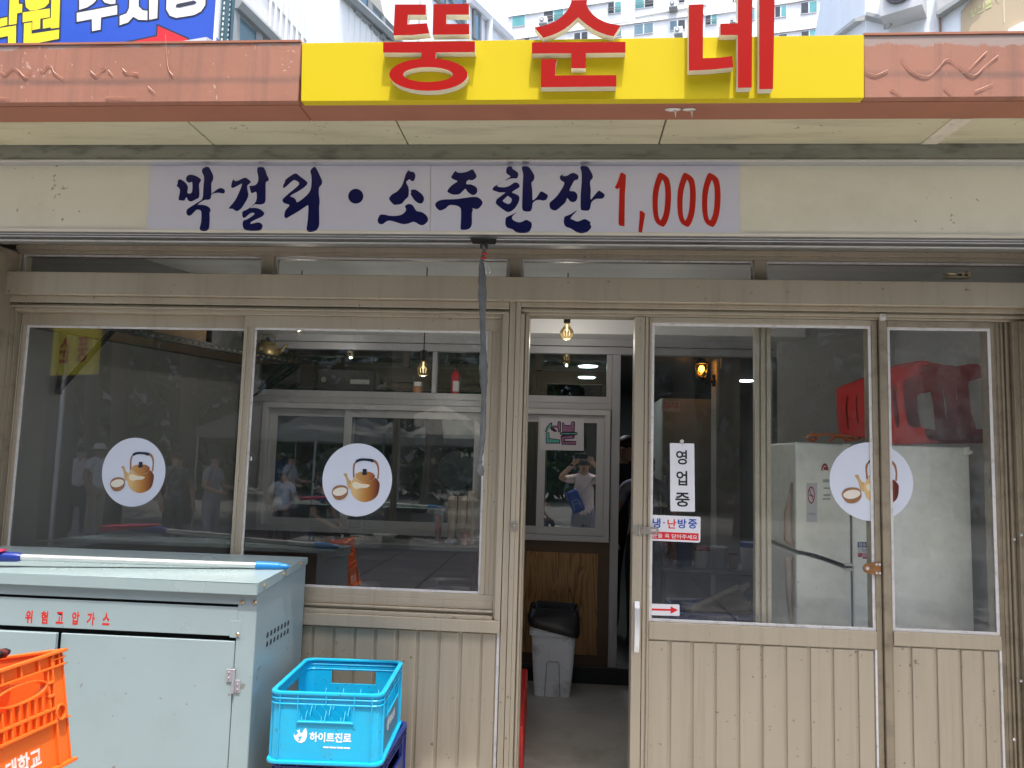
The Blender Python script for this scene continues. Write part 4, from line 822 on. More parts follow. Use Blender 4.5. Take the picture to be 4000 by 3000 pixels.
def wall_strip(w, d, r, z0, z1, hole_x, hole_y, hz0, hz1):
    """crate walls as one shell with grip holes in all four sides"""
    base = rloop(w, d, r); pts = []
    n = len(base)
    for i in range(n):
        a, b = base[i], base[(i+1) % n]; pts.append(a)
        if abs(a[1]-b[1]) < 1e-6 and abs(a[0]-b[0]) > .1:
            s = 1 if b[0] > a[0] else -1
            for u in (-hole_x, hole_x): pts.append((u*s, a[1]))
        if abs(a[0]-b[0]) < 1e-6 and abs(a[1]-b[1]) > .1:
            s = 1 if b[1] > a[1] else -1
            for u in (-hole_y, hole_y): pts.append((a[0], u*s))
    n = len(pts); zz_ = [z0, hz0, hz1, z1]; mb = MB()
    vs = [(x, y, z) for z in zz_ for x, y in pts]; fs = []
    for k in range(3):
        for i in range(n):
            j = (i+1) % n; a, b = pts[i], pts[j]
            hx = abs(a[1]-b[1]) < 1e-6 and abs(abs(a[0])-hole_x) < 1e-6 and abs(abs(b[0])-hole_x) < 1e-6
            hy = abs(a[0]-b[0]) < 1e-6 and abs(abs(a[1])-hole_y) < 1e-6 and abs(abs(b[1])-hole_y) < 1e-6
            if k == 1 and (hx or hy): continue
            fs.append((k*n+i, k*n+j, (k+1)*n+j, (k+1)*n+i))
    mb.add(vs, fs); return mb
def crate(label, mat, w, d, h, loc, rz, group=None, cells=(5, 6), name='bottle_crate'):
    c = thing(name, label, 'crate', loc, rz, group); r = .03; i_ = .012
    o = wall_strip(w-2*i_, d-2*i_, r, .004, h-.004, .093, .105, h*.60, h*.815).build('wall', mat, c, local=True)
    md = o.modifiers.new('t', 'SOLIDIFY'); md.thickness = .0045; md.offset = 1
    mb = MB()
    ringbox(mb, rloop(w, d, r+.008), rloop(w-.034, d-.034, r), h-.010, h)
    o = mb.build('rim', mat, c, local=True, bevel=.0025, seg=2)
    mb = MB()
    for z in (h*.905, h*.832): ringbox(mb, rloop(w-.003, d-.003, r+.007), rloop(w-.027, d-.027, r), z-.0025, z+.0025)
    mb.build('band', mat, c, local=True, bevel=.001)
    mb = MB(); ringbox(mb, rloop(w+.008, d+.008, r+.010), rloop(w-.03, d-.03, r), 0, .012); mb.build('foot_rim', mat, c, local=True, bevel=.003, seg=2)
    rib = MB()
    for s in (-1, 1):
        y0, y1 = s*(d/2-.0115), s*(d/2-.001)
        for fxx, full in ((-.40, 1), (-.245, .62), (0, 0), (.245, .62), (.40, 1)):
            x = fxx*w; zb = .012 if full == 1 else h*.56 if full else h*.83
            rib.box(x-.0022, x+.0022, y0, y1, zb, h-.01)
        rib.box(-.245*w, .245*w, y0, y1-.0*s, h*.575, h*.595)
        x0, x1 = s*(w/2-.0115), s*(w/2-.001)
        for fyy, full in ((-.42, 1), (-.27, .62), (0, 0), (.27, .62), (.42, 1)):
            y = fyy*d; zb = .012 if full == 1 else h*.56 if full else h*.83
            rib.box(x0, x1, y-.0022, y+.0022, zb, h-.01)
        rib.box(x0, x1, -.27*d, .27*d, h*.575, h*.595)
    rib.build('rib', mat, c, local=True, bevel=.0008)
    MB().box(-w/2+.02, w/2-.02, -d/2+.02, d/2-.02, .004, .008).build('base', mat, c, local=True)
    nx, ny = cells; dv = MB(); W_, D_2 = w-.05, d-.05; hi, lo = h*.52, h*.36
    for j in range(1, ny):
        y = -D_2/2+D_2*j/ny; p = []
        for i in range(nx*2+1): x = -W_/2+W_*i/(nx*2); p.append((x, hi if i % 2 == 0 else lo))
        dv.prism([(x, y-.0012, z) for x, z in p]+[(W_/2, y-.0012, .008), (-W_/2, y-.0012, .008)], (0, .0024, 0))
    for i in range(1, nx):
        x = -W_/2+W_*i/nx; p = []
        for j in range(ny*2+1): y = -D_2/2+D_2*j/(ny*2); p.append((y, hi*1.04 if j % 2 == 0 else lo))
        dv.prism([(x-.0012, y, z) for y, z in p]+[(x-.0012, D_2/2, .008), (x-.0012, -D_2/2, .008)], (.0024, 0, 0))
    o = dv.build('bottle_divider', mat, c, local=True); o['kind'] = 'stuff'
    return c
cyan = M('cyan_plastic', (.008, .40, .66), .33, var=.06, scale=6, dirt=((.05, .30, .45), .4, 14), specks=((.03, .2, .3), 60, .89), bump=.05, bscale=250, spec=.5)
cyan_d = M('teal_panel_print', (.03, .19, .30), .4)
navyp = M('navy_plastic', (.012, .025, .16), .35, var=.08)
CW, CD, CH = .414, .47, .248; CR = .055
ccx, ccy, ccz = -.853, 3.005, .512
cr1 = crate('cyan plastic bottle crate on top of a navy crate', cyan, CW, CD, CH, (ccx, ccy, ccz), CR)
def local_pt(c, rz, p): return Vector((c[0]+p[0]*cos(rz)-p[1]*sin(rz), c[1]+p[0]*sin(rz)+p[1]*cos(rz), c[2]+p[2]))
# printed logo on the front and the right side, placed in the crate's own frame
def crate_print(c, frame, s, whmat, small=True):
    O, U, V = frame
    lg = [[(570,1196),(612,1178),(610,1215),(640,1228),(652,1190),(684,1152),(704,1215),(702,1270),(680,1328),(640,1353),(595,1345),(555,1310),(536,1265),(538,1225),(552,1262),(572,1250),(590,1222)], [(578,1284),(640,1262),(630,1300),(612,1330),(585,1322),(612,1305),(604,1290)]]
    f2 = lambda p: [((x-200)/1450*s, (1620-y)/930*CH*1.0) for x, y in p]
    o = flat('logo_print', [f2(q) for q in lg], O, U, V, whmat, None, .0004)
    t = flat('brand_lettering', None, O, U, V, whmat, None, .0004, .035, '하이트진로', ((735-200)/1450*s, (1262-200)/1450*s, (1620-1332)/930*CH, (1620-1205)/930*CH))
    l = []
    if small:
        for a, b_ in ((915, 985), (993, 1075), (1083, 1165), (1170, 1252)):
            l.append(flat('small_lettering', [f2([(a,1386),(b_,1388),(b_,1408),(a,1406)])], O, U, V, whmat, None, .0004))
    for q in [o, t]+l: q.parent = c
    return [o, t]+l
whprint = M('white_ink', (.74, .77, .8), .45, var=.05, scale=30)
i_ = .012
crate_print(cr1, (Vector((-CW/2, -CD/2+i_-.0048, 0)), EX, EZ), CW, whprint)
pr2 = flat('side_label', [[(-.15, .02), (.15, .02), (.15, .135), (-.15, .135)]], Vector((CW/2-i_+.0047, 0, 0)), Vector((0, 1, 0)), EZ, cyan_d, None, .0003); pr2.parent = cr1
crate_print(cr1, (Vector((CW/2-i_+.0051, -.5*CW*.85, 0)), Vector((0, 1, 0)), EZ), CW*.85, whprint, False)
cr2 = crate('navy plastic bottle crate under the cyan crate', navyp, CW, CD, .250, (ccx+.012, ccy+.03, ccz-.2505), CR-.06, 'navy crates under the cyan crate')
cr3 = dup(cr2, (ccx+.0, ccy+.02, ccz-.5008), (0, 0, 0.02), 'navy plastic bottle crate standing on the ground, lowest of the stack')
# ------------------------------------------------------------------ orange lattice crate in the left foreground
org = M('orange_plastic', (.80, .145, .018), .38, var=.06, scale=6, dirt=((.55, .12, .03), .4, 12), bump=.04, bscale=200, spec=.45)
OY = 2.09; a = at(262, 2530, OY); d_ = ray(0, 2616); yb_ = (a.z-CAM_Z)/d_.z; b = Vector((d_.x*yb_, yb_, a.z)); bt = at(300, 2968, OY)
U = (a-b).normalized(); OH = (a-bt).length; OL = .36; OWd = .38; VZ = (a-bt).normalized(); NO = U.cross(VZ).normalized()          # NO: outward from the visible side
oc = thing('lattice_crate', 'orange plastic crate with lattice sides in front of the cabinet', 'crate', (a-U*OL/2-NO*OWd/2) + Vector((0, 0, -OH)))
ob = a-U*OL-VZ*OH                                                               # near lower corner of the visible side
def P3(u, v, n): return ob + U*u + VZ*v + NO*n
def obox(mb, u0, u1, v0, v1, n0, n1): mb.hexa([P3(u0, v0, n1), P3(u1, v0, n1), P3(u1, v0, n0), P3(u0, v0, n0), P3(u0, v1, n1), P3(u1, v1, n1), P3(u1, v1, n0), P3(u0, v1, n0)])
def oside(flip):
    """one long side; flip = the far side, mirrored"""
    f = (lambda n: n) if not flip else (lambda n: -OWd-n)
    g = lambda mb, u0, u1, v0, v1, n0, n1: obox(mb, u0, u1, v0, v1, min(f(n0), f(n1)), max(f(n0), f(n1)))
    p = MB(); T = .004; H = OH
    g(p, .012, OL-.012, .008, H*.395, -.016, -.016+T)                        # lower panel
    g(p, .012, OL-.012, H*.865, H-.003, -.016, -.016+T)                     # band under the rim
    g(p, OL-.055, OL-.010, H*.395, H*.865, -.016, -.016+T); g(p, .010, .055, H*.395, H*.865, -.016, -.016+T)
    o1 = p.build('side_panel', org, oc, bevel=.001)
    r = MB(); 
    for v in (H*.40, H*.515, H*.63, H*.745): 
        if v == H*.63 or v == H*.745: g(r, .055, OL*.5-.075, v-.0035, v+.0035, -.016, 0.0); g(r, OL*.5+.105, OL-.055, v-.0035, v+.0035, -.016, 0.0)
        else: g(r, .055, OL-.055, v-.0035, v+.0035, -.016, 0.0)
    k = 0; u = .055
    while u < OL-.05:
        mid = OL*.5-.075 < u < OL*.5+.105
        g(r, u-.0028, u+.0028, H*.40, H*(.655 if mid else .865), -.016, -.002); 
        if k % 2 == 0 or not mid: g(r, u+.004, u+.016, H*.52, H*.56, -.016, -.013)
        k += 1; u += .026
    for uu_ in (.055, OL-.055): g(r, uu_-.003, uu_+.003, .01, H-.012, -.016, -.001)
    for uu_ in (.02, .08, .14, .20, .26, .31, OL-.028): g(r, uu_-.0028, uu_+.0028, H*.865, H-.008, -.016, -.001)
    g(r, .008, OL-.008, H*.86, H*.878, -.016, 0.0); g(r, OL-.055, OL-.004, H*.925, H*.935, -.014, 0.0); g(r, OL-.055, OL-.004, H*.39, H*.403, -.016, -.001)
    o2 = r.build('lattice', org, oc, bevel=.0012); o2['kind'] = 'stuff'
    # oval grip and the small ring near the corner
    q = MB()
    def oval(cu, cv, ru, rv, th, n=20):
        for i in range(n):
            a0_, a1_ = 2*pi*i/n, 2*pi*(i+1)/n
            pp = [(cu+ru*cos(t), cv+rv*sin(t)) for t in (a0_, a1_)] + [(cu+(ru-th)*cos(t), cv+(rv-th)*sin(t)) for t in (a1_, a0_)]
            q.hexa([P3(u_, v_, f(-.018)) for u_, v_ in pp]+[P3(u_, v_, f(.002)) for u_, v_ in pp])
    oval(OL*.5+.012, H*.745, .088, .026, .005); oval(OL-.040, H*.465, .019, .022, .005, 14)
    q.build('grip_ring', org, oc, bevel=.001)
oside(False); oside(True)
for q_ in ((OL-.012, OL-.007), (.007, .012)):
    e = MB(); obox(e, *q_, .008, OH-.003, -OWd+.008, -.008); e.build('end_panel', org, oc, bevel=.001)
e = MB(); 
for v0, v1, o_ in ((OH-.008, OH, .0), (0, .009, .0)):
    e = MB(); obox(e, -.006-o_, OL+o_, v0, v1, -.016, .004+o_); obox(e, -.006-o_, OL+o_, v0, v1, -OWd-.004-o_, -OWd+.016); obox(e, OL-.016, OL+.001+o_, v0, v1, -OWd+.016, -.016); obox(e, -.001-o_, .016, v0, v1, -OWd+.016, -.016)
    e.build('rim' if v0 else 'foot_rim', org, oc, bevel=.002, seg=2)
MB_ = MB(); obox(MB_, .012, OL-.012, .012, .016, -OWd+.016, -.016); MB_.build('base', org, oc)
t = flat('side_lettering', None, P3(0, 0, -.0118), U, VZ, M('worn_white_ink', (.78, .66, .62), .5, var=.2, scale=90, dirt=((.8, .2, .05), .7, 140)), oc, .0004, .03, '계 대학교', (OL-.275, OL-.108, OH*.085, OH*.255))
# braided strap over the crate
brd = M('black_braid', (.02, .012, .012), .85, var=.3, scale=60); brr = M('dark_red_braid', (.16, .02, .02), .85)
bs = thing('braided_strap', 'black and dark red braided strap lying over the orange crate rim', 'strap', P3(OL-.12, OH, -.19))
for nm, mat, ph in (('black_cord', brd, 0), ('black_cord', brd, 2.1), ('red_cord', brr, 4.2)):
    mb = MB(); pts = []
    for i in range(40):
        t_ = i/39; c_ = P3(OL-.03-.36*t_, OH+.008+.012*sin(t_*pi), -.17+.03*sin(t_*4)); w_ = t_*40+ph
        pts.append(c_+NO*(.013*cos(w_))+EZ*(.006*sin(w_*1.0)+.004))
    mb.tube(pts, .0085, 7); mb.build(nm, mat, bs, smooth=True)
# ------------------------------------------------------------------ inside: the partition between dining room and kitchen
parta = M('grey_partition_aluminium', (.42, .42, .43), .45, .2, var=.04, scale=4)
partl = M('pale_partition_frame', (.52, .52, .52), .45, .1, var=.03)
woodd = M('dark_brown_board', (.085, .045, .022), .45, var=.1, scale=5)
def oak(name):
    m = M(name, (.33, .17, .06), .5, var=.12, scale=8, stretch=(1, 1, .2)); t = m.node_tree; N = t.nodes; L = t.links; b = N['Principled BSDF']
    tc = N.new('ShaderNodeTexCoord'); mp = N.new('ShaderNodeMapping'); mp.inputs['Scale'].default_value = (7, 7, .75); L.new(tc.outputs['Object'], mp.inputs[0])
    nz = N.new('ShaderNodeTexNoise'); nz.inputs['Scale'].default_value = 1.5; nz.inputs['Detail'].default_value = 2; nz.inputs['Distortion'].default_value = 1.2; L.new(mp.outputs[0], nz.inputs[0])
    mu = N.new('ShaderNodeMath'); mu.operation = 'MULTIPLY'; mu.inputs[1].default_value = 22; L.new(nz.outputs[0], mu.inputs[0])
    fr = N.new('ShaderNodeMath'); fr.operation = 'PINGPONG'; fr.inputs[1].default_value = 1; L.new(mu.outputs[0], fr.inputs[0])
    rp = N.new('ShaderNodeValToRGB'); rp.color_ramp.elements[0].color = (.17, .075, .02, 1); rp.color_ramp.elements[1].color = (.36, .19, .07, 1); rp.color_ramp.elements[1].position = .55
    L.new(fr.outputs[0], rp.inputs[0]); L.new(rp.outputs[0], b.inputs['Base Color']); return m
oakm = oak('oak_veneer')
part = thing('inner_partition', 'grey framed glazed partition with an oak panel at the back of the dining room', 'partition', (0, PY, FLZ))
def pz(px, py): return fz(px, py, PY)
def pxx(px, py): return fx(px, py, PY)
XP0, XP1 = -2.2, pxx(2417, 1900)
zc = pz(2270, 1328); zh = pz(2270, 1384); zu0 = pz(2270, 1549); zm0 = pz(2270, 1600); zg0_ = pz(2250, 2060); zsil = pz(2250, 2114)
xpo = pxx(2384, 1900)                                           # left edge of the right post
# white bulkhead above, running over the opening too
MB().box(-2.3, pxx(3106, 1340), PY-.22, PY+.12, zc+.006, 2.72).build('bulkhead', wallw, part, bevel=.004)
h = MB(); h.box(-2.2, pxx(3030, 1380), PY-.03, PY+.05, (zc+zh)/2+.004, zc+.0055); h.box(-2.2, pxx(3030, 1380), PY-.022, PY+.05, zh, (zc+zh)/2+.001); h.build('head_frame', parta, part, bevel=.002)
MB().box(xpo, XP1, PY-.03, PY+.05, FLZ+.08, zh-.001).build('post', parta, part, bevel=.002)
MB().box(pxx(3012, 1600), pxx(3030, 1600), PY-.03, PY+.05, FLZ, zh-.001).build('post', M('dark_green_grey_post', (.14, .17, .17), .5), part, bevel=.002)
MB().box(pxx(3032, 1700), 2.07, PY-.04, PY+.08, FLZ, 2.72).build('wall_piece', wallg, part)
# glazed part: mullions and rails
def P_(a, y): return pxx(a, y)
ml = [-2.2, P_(1690, 1450), P_(1707, 1450)]
f = MB(); f.box(-2.2, xpo-.001, PY-.02, PY+.04, zu0-.045, zu0); f.box(-2.2, xpo-.001, PY-.03, PY+.04, zm0, zu0-.0455); f.build('transom_rail', parta, part, bevel=.002)
f = MB(); f.box(ml[1], ml[2], PY-.02, PY+.04, zu0+.001, zh-.001); f.box(-2.2, P_(1012, 1450), PY-.02, PY+.04, zu0+.001, zh-.001); f.box(xpo-.035, xpo-.001, PY-.02, PY+.04, zu0+.001, zh-.001); f.build('mullion', parta, part, bevel=.002)
MB().box(P_(1012, 1450)+.001, ml[1]-.001, PY+.008, PY+.013, zu0+.001, zh-.001).build('upper_pane', iglass, part)
MB().box(ml[2]+.001, xpo-.036, PY+.008, PY+.013, zu0+.001, zh-.001).build('upper_pane', iglass, part)
def inner_window(x0, x1, split, z0, z1):
    w = bpy.data.objects.new('inner_window', None); COL.objects.link(w); w.parent = part
    f = MB(); o_ = .035
    f.box(x0, x1, PY-.045, PY+.03, z1-o_, z1); f.box(x0, x1, PY-.045, PY+.03, z0, z0+o_); f.box(x0, x0+o_, PY-.045, PY+.03, z0+o_, z1-o_); f.box(x1-o_, x1, PY-.045, PY+.03, z0+o_, z1-o_)
    f.build('frame', partl, w, bevel=.002)
    for k, (a, b_) in enumerate(((x0+o_+.001, split+.03), (split-.03, x1-o_-.001))):
        y = PY-.02 if k else PY+.002; s = .05; f = MB()
        f.box(a, b_, y, y+.018, z1-o_-s, z1-o_-.001); f.box(a, b_, y, y+.018, z0+o_+.001, z0+o_+s); f.box(a, a+s, y, y+.018, z0+o_+s, z1-o_-s); f.box(b_-s, b_, y, y+.018, z0+o_+s, z1-o_-s)
        f.build('sash', partl, w, bevel=.0015)
        MB().box(a+s-.002, b_-s+.002, y+.006, y+.011, z0+o_+s-.002, z1-o_-s+.002).build('pane', iglass, w)
xw = P_(2380, 1900)-.001
inner_window(P_(1030, 1700), P_(1905, 1700), P_(1363, 1700), zsil+.002, zm0-.002)
inner_window(P_(1925, 1700), xw, P_(1925, 1700)+.33, zsil+.002, zm0-.002)
MB().box(-2.2, P_(1029, 1700), PY-.02, PY+.04, zsil, zm0-.001).build('mullion', parta, part)
MB().box(P_(1906, 1700), P_(1924, 1700), PY-.02, PY+.04, zsil, zm0-.001).build('mullion', parta, part)
MB().box(-2.2, xpo-.001, PY-.03, PY+.04, FLZ+.08, zsil).build('dado_board', woodd, part)
xo1 = P_(2334, 2300); zo1 = pz(2250, 2158)
for i in range(3):
    w_ = .62; MB().box(xo1-w_*(i+1)+.002-.1*min(i, 1)*0, xo1-w_*i, PY-.036, PY-.0305, FLZ+.17, zo1).build('oak_panel', oakm, part, bevel=.002)
MB().box(-2.2, 2.07, PY-.05, PY+.06, FLZ-.005, pz(2300, 2598)).build('plinth', M('black_plinth', (.018, .02, .02), .5), part, bevel=.004)
# ------------------------------------------------------------------ paper sign on the inner window
YP = PY-.0225
ps = thing('paper_sign', 'white paper with two hand-coloured syllables taped to the inner window', 'sign', at(2195, 1695, YP))
Zp = (2080, 1600, .28928); zp = lambda x, y: (Zp[0]+x*Zp[2], Zp[1]+y*Zp[2])
O, U_, V_, w, h = plate(ps, 'paper', zp(107, 113), zp(693, 130), zp(105, 545), zp(693, 550), YP, M('white_paper', (.62, .60, .63), .35, var=.03), .0008, .001)
mk1, mk2, mk3 = M('teal_marker', (.09, .42, .36), .6, var=.3, scale=40), M('plum_marker', (.32, .13, .26), .6, var=.25, scale=40), M('dark_marker', (.03, .008, .03), .6)
def Lp(lp): return [zp(x, y) for x, y in lp]
sy_ = [[(165,300),(190,235),(235,180),(262,172),(268,195),(262,215),(335,215),(340,165),(360,153),(385,165),(385,300),(350,310),(335,245),(285,245),(330,285),(330,300),(290,300),(245,270),(240,235),(205,290),(200,300)],
       [(178,310),(228,305),(232,385),(375,405),(372,460),(180,458)],
       [(398,175),(425,172),(438,208),(515,210),(525,165),(550,155),(575,170),(570,300),(610,310),(605,342),(575,345),(560,395),(440,400),(435,420),(590,425),(588,478),(395,475),(378,360),(400,340),(368,335),(372,310),(402,300)]]
px_flat('outline', [Lp(q) for q in sy_], YP-.0009, mk3, ps, .0003)
ins = [[(180,285),(215,225),(252,185),(252,222),(225,265),(198,288)], [(255,225),(345,222),(352,170),(372,165),(372,295),(358,298),(345,232),(262,240)], [(190,320),(218,316),(222,396),(362,412),(360,448),(190,446)],
       [(408,182),(420,182),(430,222),(520,222),(533,172),(560,170),(558,296),(415,300)], [(380,318),(600,318),(598,332),(400,332)], [(390,370),(545,350),(550,385),(425,390),(422,438),(578,436),(578,466),(405,464)]]
px_flat('infill', [Lp(q) for q in ins[0::2]], YP-.0013, mk1, ps, .0003); px_flat('infill', [Lp(q) for q in ins[1::2]], YP-.0013, mk2, ps, .0003)
# ------------------------------------------------------------------ bin by the partition
binm = M('pale_grey_bin', (.74, .76, .74), .5, var=.06, scale=6, dirt=((.16, .15, .12), .7, 7))
bagm = M('black_bin_bag', (.012, .012, .013), .3, var=.2, scale=20, bump=.4, bscale=30)
BY = 4.74
bc = at(2157, 2705, BY-.10); bin_ = thing('rubbish_bin', 'pale grey plastic bin with a black bag over its rim', 'bin', (bc.x, BY, FLZ))
bw, bd, bh = .135, .115, .44
def loft(mb, rings):
    n = len(rings[0]); mb.add([p for r in rings for p in r], [(i*n+k, i*n+(k+1) % n, (i+1)*n+(k+1) % n, (i+1)*n+k) for i in range(len(rings)-1) for k in range(n)] + [tuple(range(n))[::-1], tuple(range((len(rings)-1)*n, len(rings)*n))])
f = MB(); rings = []
for z, s in ((.0, .79), (.015, .80), (.20, .90), (.35, .965), (.352, 1.05), (.372, 1.06), (.374, 1.0), (.44, 1.04)): rings.append([(x*s, y*s, z) for x, y in rloop(bw*2, bd*2, .035)])
loft(f, rings); f.build('body', binm, bin_, local=True, smooth='auto')
f = MB(); rings = []; rr_ = random.Random(3)
for i, (z, s) in enumerate(((.375, 1.10), (.40, 1.14), (.43, 1.15), (.47, 1.12), (.505, 1.05), (.51, 1.02), (.50, .98), (.46, .93), (.40, .88))):
    rings.append([(x*(s+.015*sin(k*2.1+i)), y*(s+.015*sin(k*1.7+i*1.3)), z+(.035*(x/bw*-.9) if i < 3 else .006*sin(k*1.9))) for k, (x, y) in enumerate(rloop(bw*2, bd*2, .035, 6))])
loft(f, rings); f.build('bag', bagm, bin_, local=True, smooth='auto')
f = MB(); zq = lambda t: -bd*(.79+.5*t)-.003
pts = [(-.045, -bd*.80-.0035, .002), (-.036, -bd*.90-.001, .19), (-.03, -bd*.905-.001, .205), (.03, -bd*.905-.001, .205), (.036, -bd*.90-.001, .19), (.045, -bd*.80-.0035, .002)]
f.tube(pts, .0022, 6); f.build('moulding', M('bin_line', (.2, .21, .21), .5), bin_, local=True)
# low red board just inside the doorway
rb = thing('red_board', 'low bright red board standing edge-on inside the doorway', 'board', (-.215, 3.98, FLZ))
_q0, _q1 = at(2061, 2612, 4.42), at(2044, 2985, 3.56); _zt = _q0.z
MB().hexa([(_q1.x-.045, 3.50, FLZ), (_q1.x+.002, 3.50, FLZ), (_q0.x+.004, 4.42, FLZ), (_q0.x-.05, 4.42, FLZ), (_q1.x-.04, 3.50, _zt), (_q1.x-.003, 3.50, _zt), (_q0.x, 4.42, _zt), (_q0.x-.04, 4.42, _zt)]).build('panel', M('red_plastic', (.50, .015, .012), .4, var=.08), rb, bevel=.008, seg=2)
# ------------------------------------------------------------------ hanging bulbs
amber = bpy.data.materials.new('amber_glass'); amber.use_nodes = True
t = amber.node_tree; b_ = t.nodes['Principled BSDF']; b_.inputs['Base Color'].default_value = (.95, .70, .36, 1); b_.inputs['Transmission Weight'].default_value = .92; b_.inputs['Roughness'].default_value = .02; b_.inputs['IOR'].default_value = 1.08
def bulb(px, py, ptop, Y, label, rad=.041, cord=True):
    c = at(px, py, Y); o = thing('hanging_bulb', label, 'light bulb', c, 0, 'bare amber bulbs in the dining room')
    f = MB(); f.lathe([(.012, rad*1.75), (.013, rad*1.3), (rad*.55, rad*.9), (rad*.92, rad*.4), (rad, 0), (rad*.9, -rad*.45), (rad*.55, -rad*.83), (.001, -rad)], 20); f.build('globe', amber, o, local=True, smooth=True)
    f = MB(); f.lathe([(.019, rad*1.5), (.021, rad*1.5+.055), (.012, rad*1.5+.062)], 14); f.build('socket', rub, o, local=True, smooth='auto')
    f = MB(); f.tube([(0, 0, rad*1.3), (0, 0, rad*.2)], .004, 6)
    for k in range(4): w = k*pi/2; f.tube([(.003*cos(w), .003*sin(w), rad*.6), (.016*cos(w), .016*sin(w), rad*.3), (.014*cos(w), .014*sin(w), -rad*.35)], .0012, 5)
    f.build('filament', M('filament_lit', (1, .9, .7), .3, emit=((1, .9, .7), .8)), o, local=True)
    bl_ = bpy.data.lights.new('bulb_glow', 'POINT'); bl_.energy = .8; bl_.color = (1, .93, .84); bl_.shadow_soft_size = .006; blo = bpy.data.objects.new('bulb_glow', bl_); COL.objects.link(blo); blo.location = c+Vector((0, 0, -rad*1.3))
    if cord: MB().tube([(0, 0, rad*1.5+.06), (0, 0, ptop-c.z)], .0035, 6).build('cord', rub, o, local=True)
    return o
bulb(2214, 1302, 2.72, 4.45, 'bare amber bulb hanging in the open doorway')
bulb(1653, 1447, 2.72, 4.35, 'bare amber bulb hanging low in the window left of the doorway', .038)
bulb(1168, 1268, 2.72, 4.45, 'bare amber bulb half hidden by the top rail above the old kettle')
# ------------------------------------------------------------------ wall shelf of slotted angle with an old kettle on it
slot_g = M('dark_green_slotted_steel', (.006, .012, .012), .5, .2, var=.15)
shl = thing('wall_shelf', 'long wall shelf of dark green slotted angle along the left wall', 'shelf', (-2.0, 4.2, 2.15))
SZ = 2.2; SA, SB = Vector((-2.335, 3.51, SZ)), Vector((-1.846, 4.93, SZ))
sd = (SB-SA).normalized(); sn = Vector((sd.y, -sd.x, 0)); depth = .355
def angle_bar(par, a, b_, h=.036, hole=True, nrm=None, name='angle_bar', up=EZ):
    d = (b_-a); L_ = d.length; d.normalize(); n = nrm; f = MB(); k = max(1, int(L_/.05)); st_ = L_/k
    def bx(u0, u1, v0, v1): f.hexa([a+d*u0+up*v0, a+d*u1+up*v0, a+d*u1+up*v0-n*.003, a+d*u0+up*v0-n*.003, a+d*u0+up*v1, a+d*u1+up*v1, a+d*u1+up*v1-n*.003, a+d*u0+up*v1-n*.003])
    bx(0, L_, 0, h*.36); bx(0, L_, h*.64, h)
    for i in range(k): bx(i*st_, i*st_+st_*.4, h*.36, h*.64)
    f.hexa([a-n*.003, b_-n*.003, b_-n*.03, a-n*.03, a+up*.003-n*.003, b_+up*.003-n*.003, b_+up*.003-n*.03, a+up*.003-n*.03])
    f.build(name, slot_g, par)
angle_bar(shl, SA, SB, nrm=sn); angle_bar(shl, SA-sn*depth, SB-sn*depth, nrm=sn)
f = MB(); f.hexa([SA+sn*-.005+EZ*.003, SB+sn*-.005+EZ*.003, SB-sn*depth+EZ*.003, SA-sn*depth+EZ*.003, SA+sn*-.005+EZ*.02, SB+sn*-.005+EZ*.02, SB-sn*depth+EZ*.02, SA-sn*depth+EZ*.02]); f.build('shelf_board', M('plywood_shelf', (.24, .16, .085), .6, var=.15, scale=3, stretch=(1, 6, 1)), shl)
for t_ in (.10, .985):
    p = SA.lerp(SB, t_); q_ = p-sn*depth-EZ*.30; dd = (q_-p).normalized()
    angle_bar(shl, p-EZ*.004, q_, nrm=sd, name='brace', up=sd.cross(dd))
    angle_bar(shl, p-sn*depth-EZ*.32, p-sn*depth+EZ*.0, nrm=sd, name='wall_bracket', up=-sn)
spk = SA.lerp(SB, .60)-sn*.12; f = MB(); f.xform
sp_ = thing('speaker', 'small black box speaker standing on the wall shelf', 'speaker', spk+EZ*.02, atan2(sd.y, sd.x))
MB().box(-.07, .07, -.075, .075, .0, .24).build('cabinet', M('black_speaker', (.012, .012, .013), .5), sp_, local=True, bevel=.006)
MB().box(.0705, .075, -.062, .062, .015, .225).build('front_mesh', M('speaker_mesh', (.02, .02, .02), .8), sp_, local=True)
bx_ = thing('cardboard_box', 'flat brown cardboard box on the wall shelf beside the speaker', 'box', SA.lerp(SB, .40)-sn*.17+EZ*.02, atan2(sd.y, sd.x))
cbm = M('brown_cardboard', (.30, .20, .11), .8, var=.1)
MB().box(-.19, .19, -.13, .13, 0, .17).build('carton', cbm, bx_, local=True, bevel=.004)
MB().box(-.191, .191, -.003, .003, .1, .1715).build('tape', M('parcel_tape', (.45, .33, .18), .3), bx_, local=True)
# old kettle at the far end of the shelf
km = M('old_brass_kettle', (.42, .33, .16), .35, .8, var=.15, scale=15, dirt=((.1, .07, .04), .6, 20))
kc = SB-sd*.10-sn*.12; ket = thing('kettle', 'old brass kettle at the end of the wall shelf', 'kettle', (kc.x, kc.y, SZ+.022))
f = MB(); f.lathe([(.066, 0), (.075, .01), (.080, .04), (.073, .075), (.052, .098), (.044, .104)], 22); f.build('pot', km, ket, local=True, smooth='auto')
f = MB(); f.lathe([(.048, .102), (.046, .108), (.03, .117), (.012, .122)], 20); f.build('lid', km, ket, local=True, smooth='auto')
MB().lathe([(.010, .121), (.012, .13), (.014, .142), (0, .146)], 12).build('knob', rub, ket, local=True, smooth='auto')
MB().tube([(.065, 0, .04), (.10, 0, .062), (.118, 0, .09), (.135, 0, .102)], [.02, .014, .010, .009], 10).build('spout', km, ket, local=True, smooth=True)
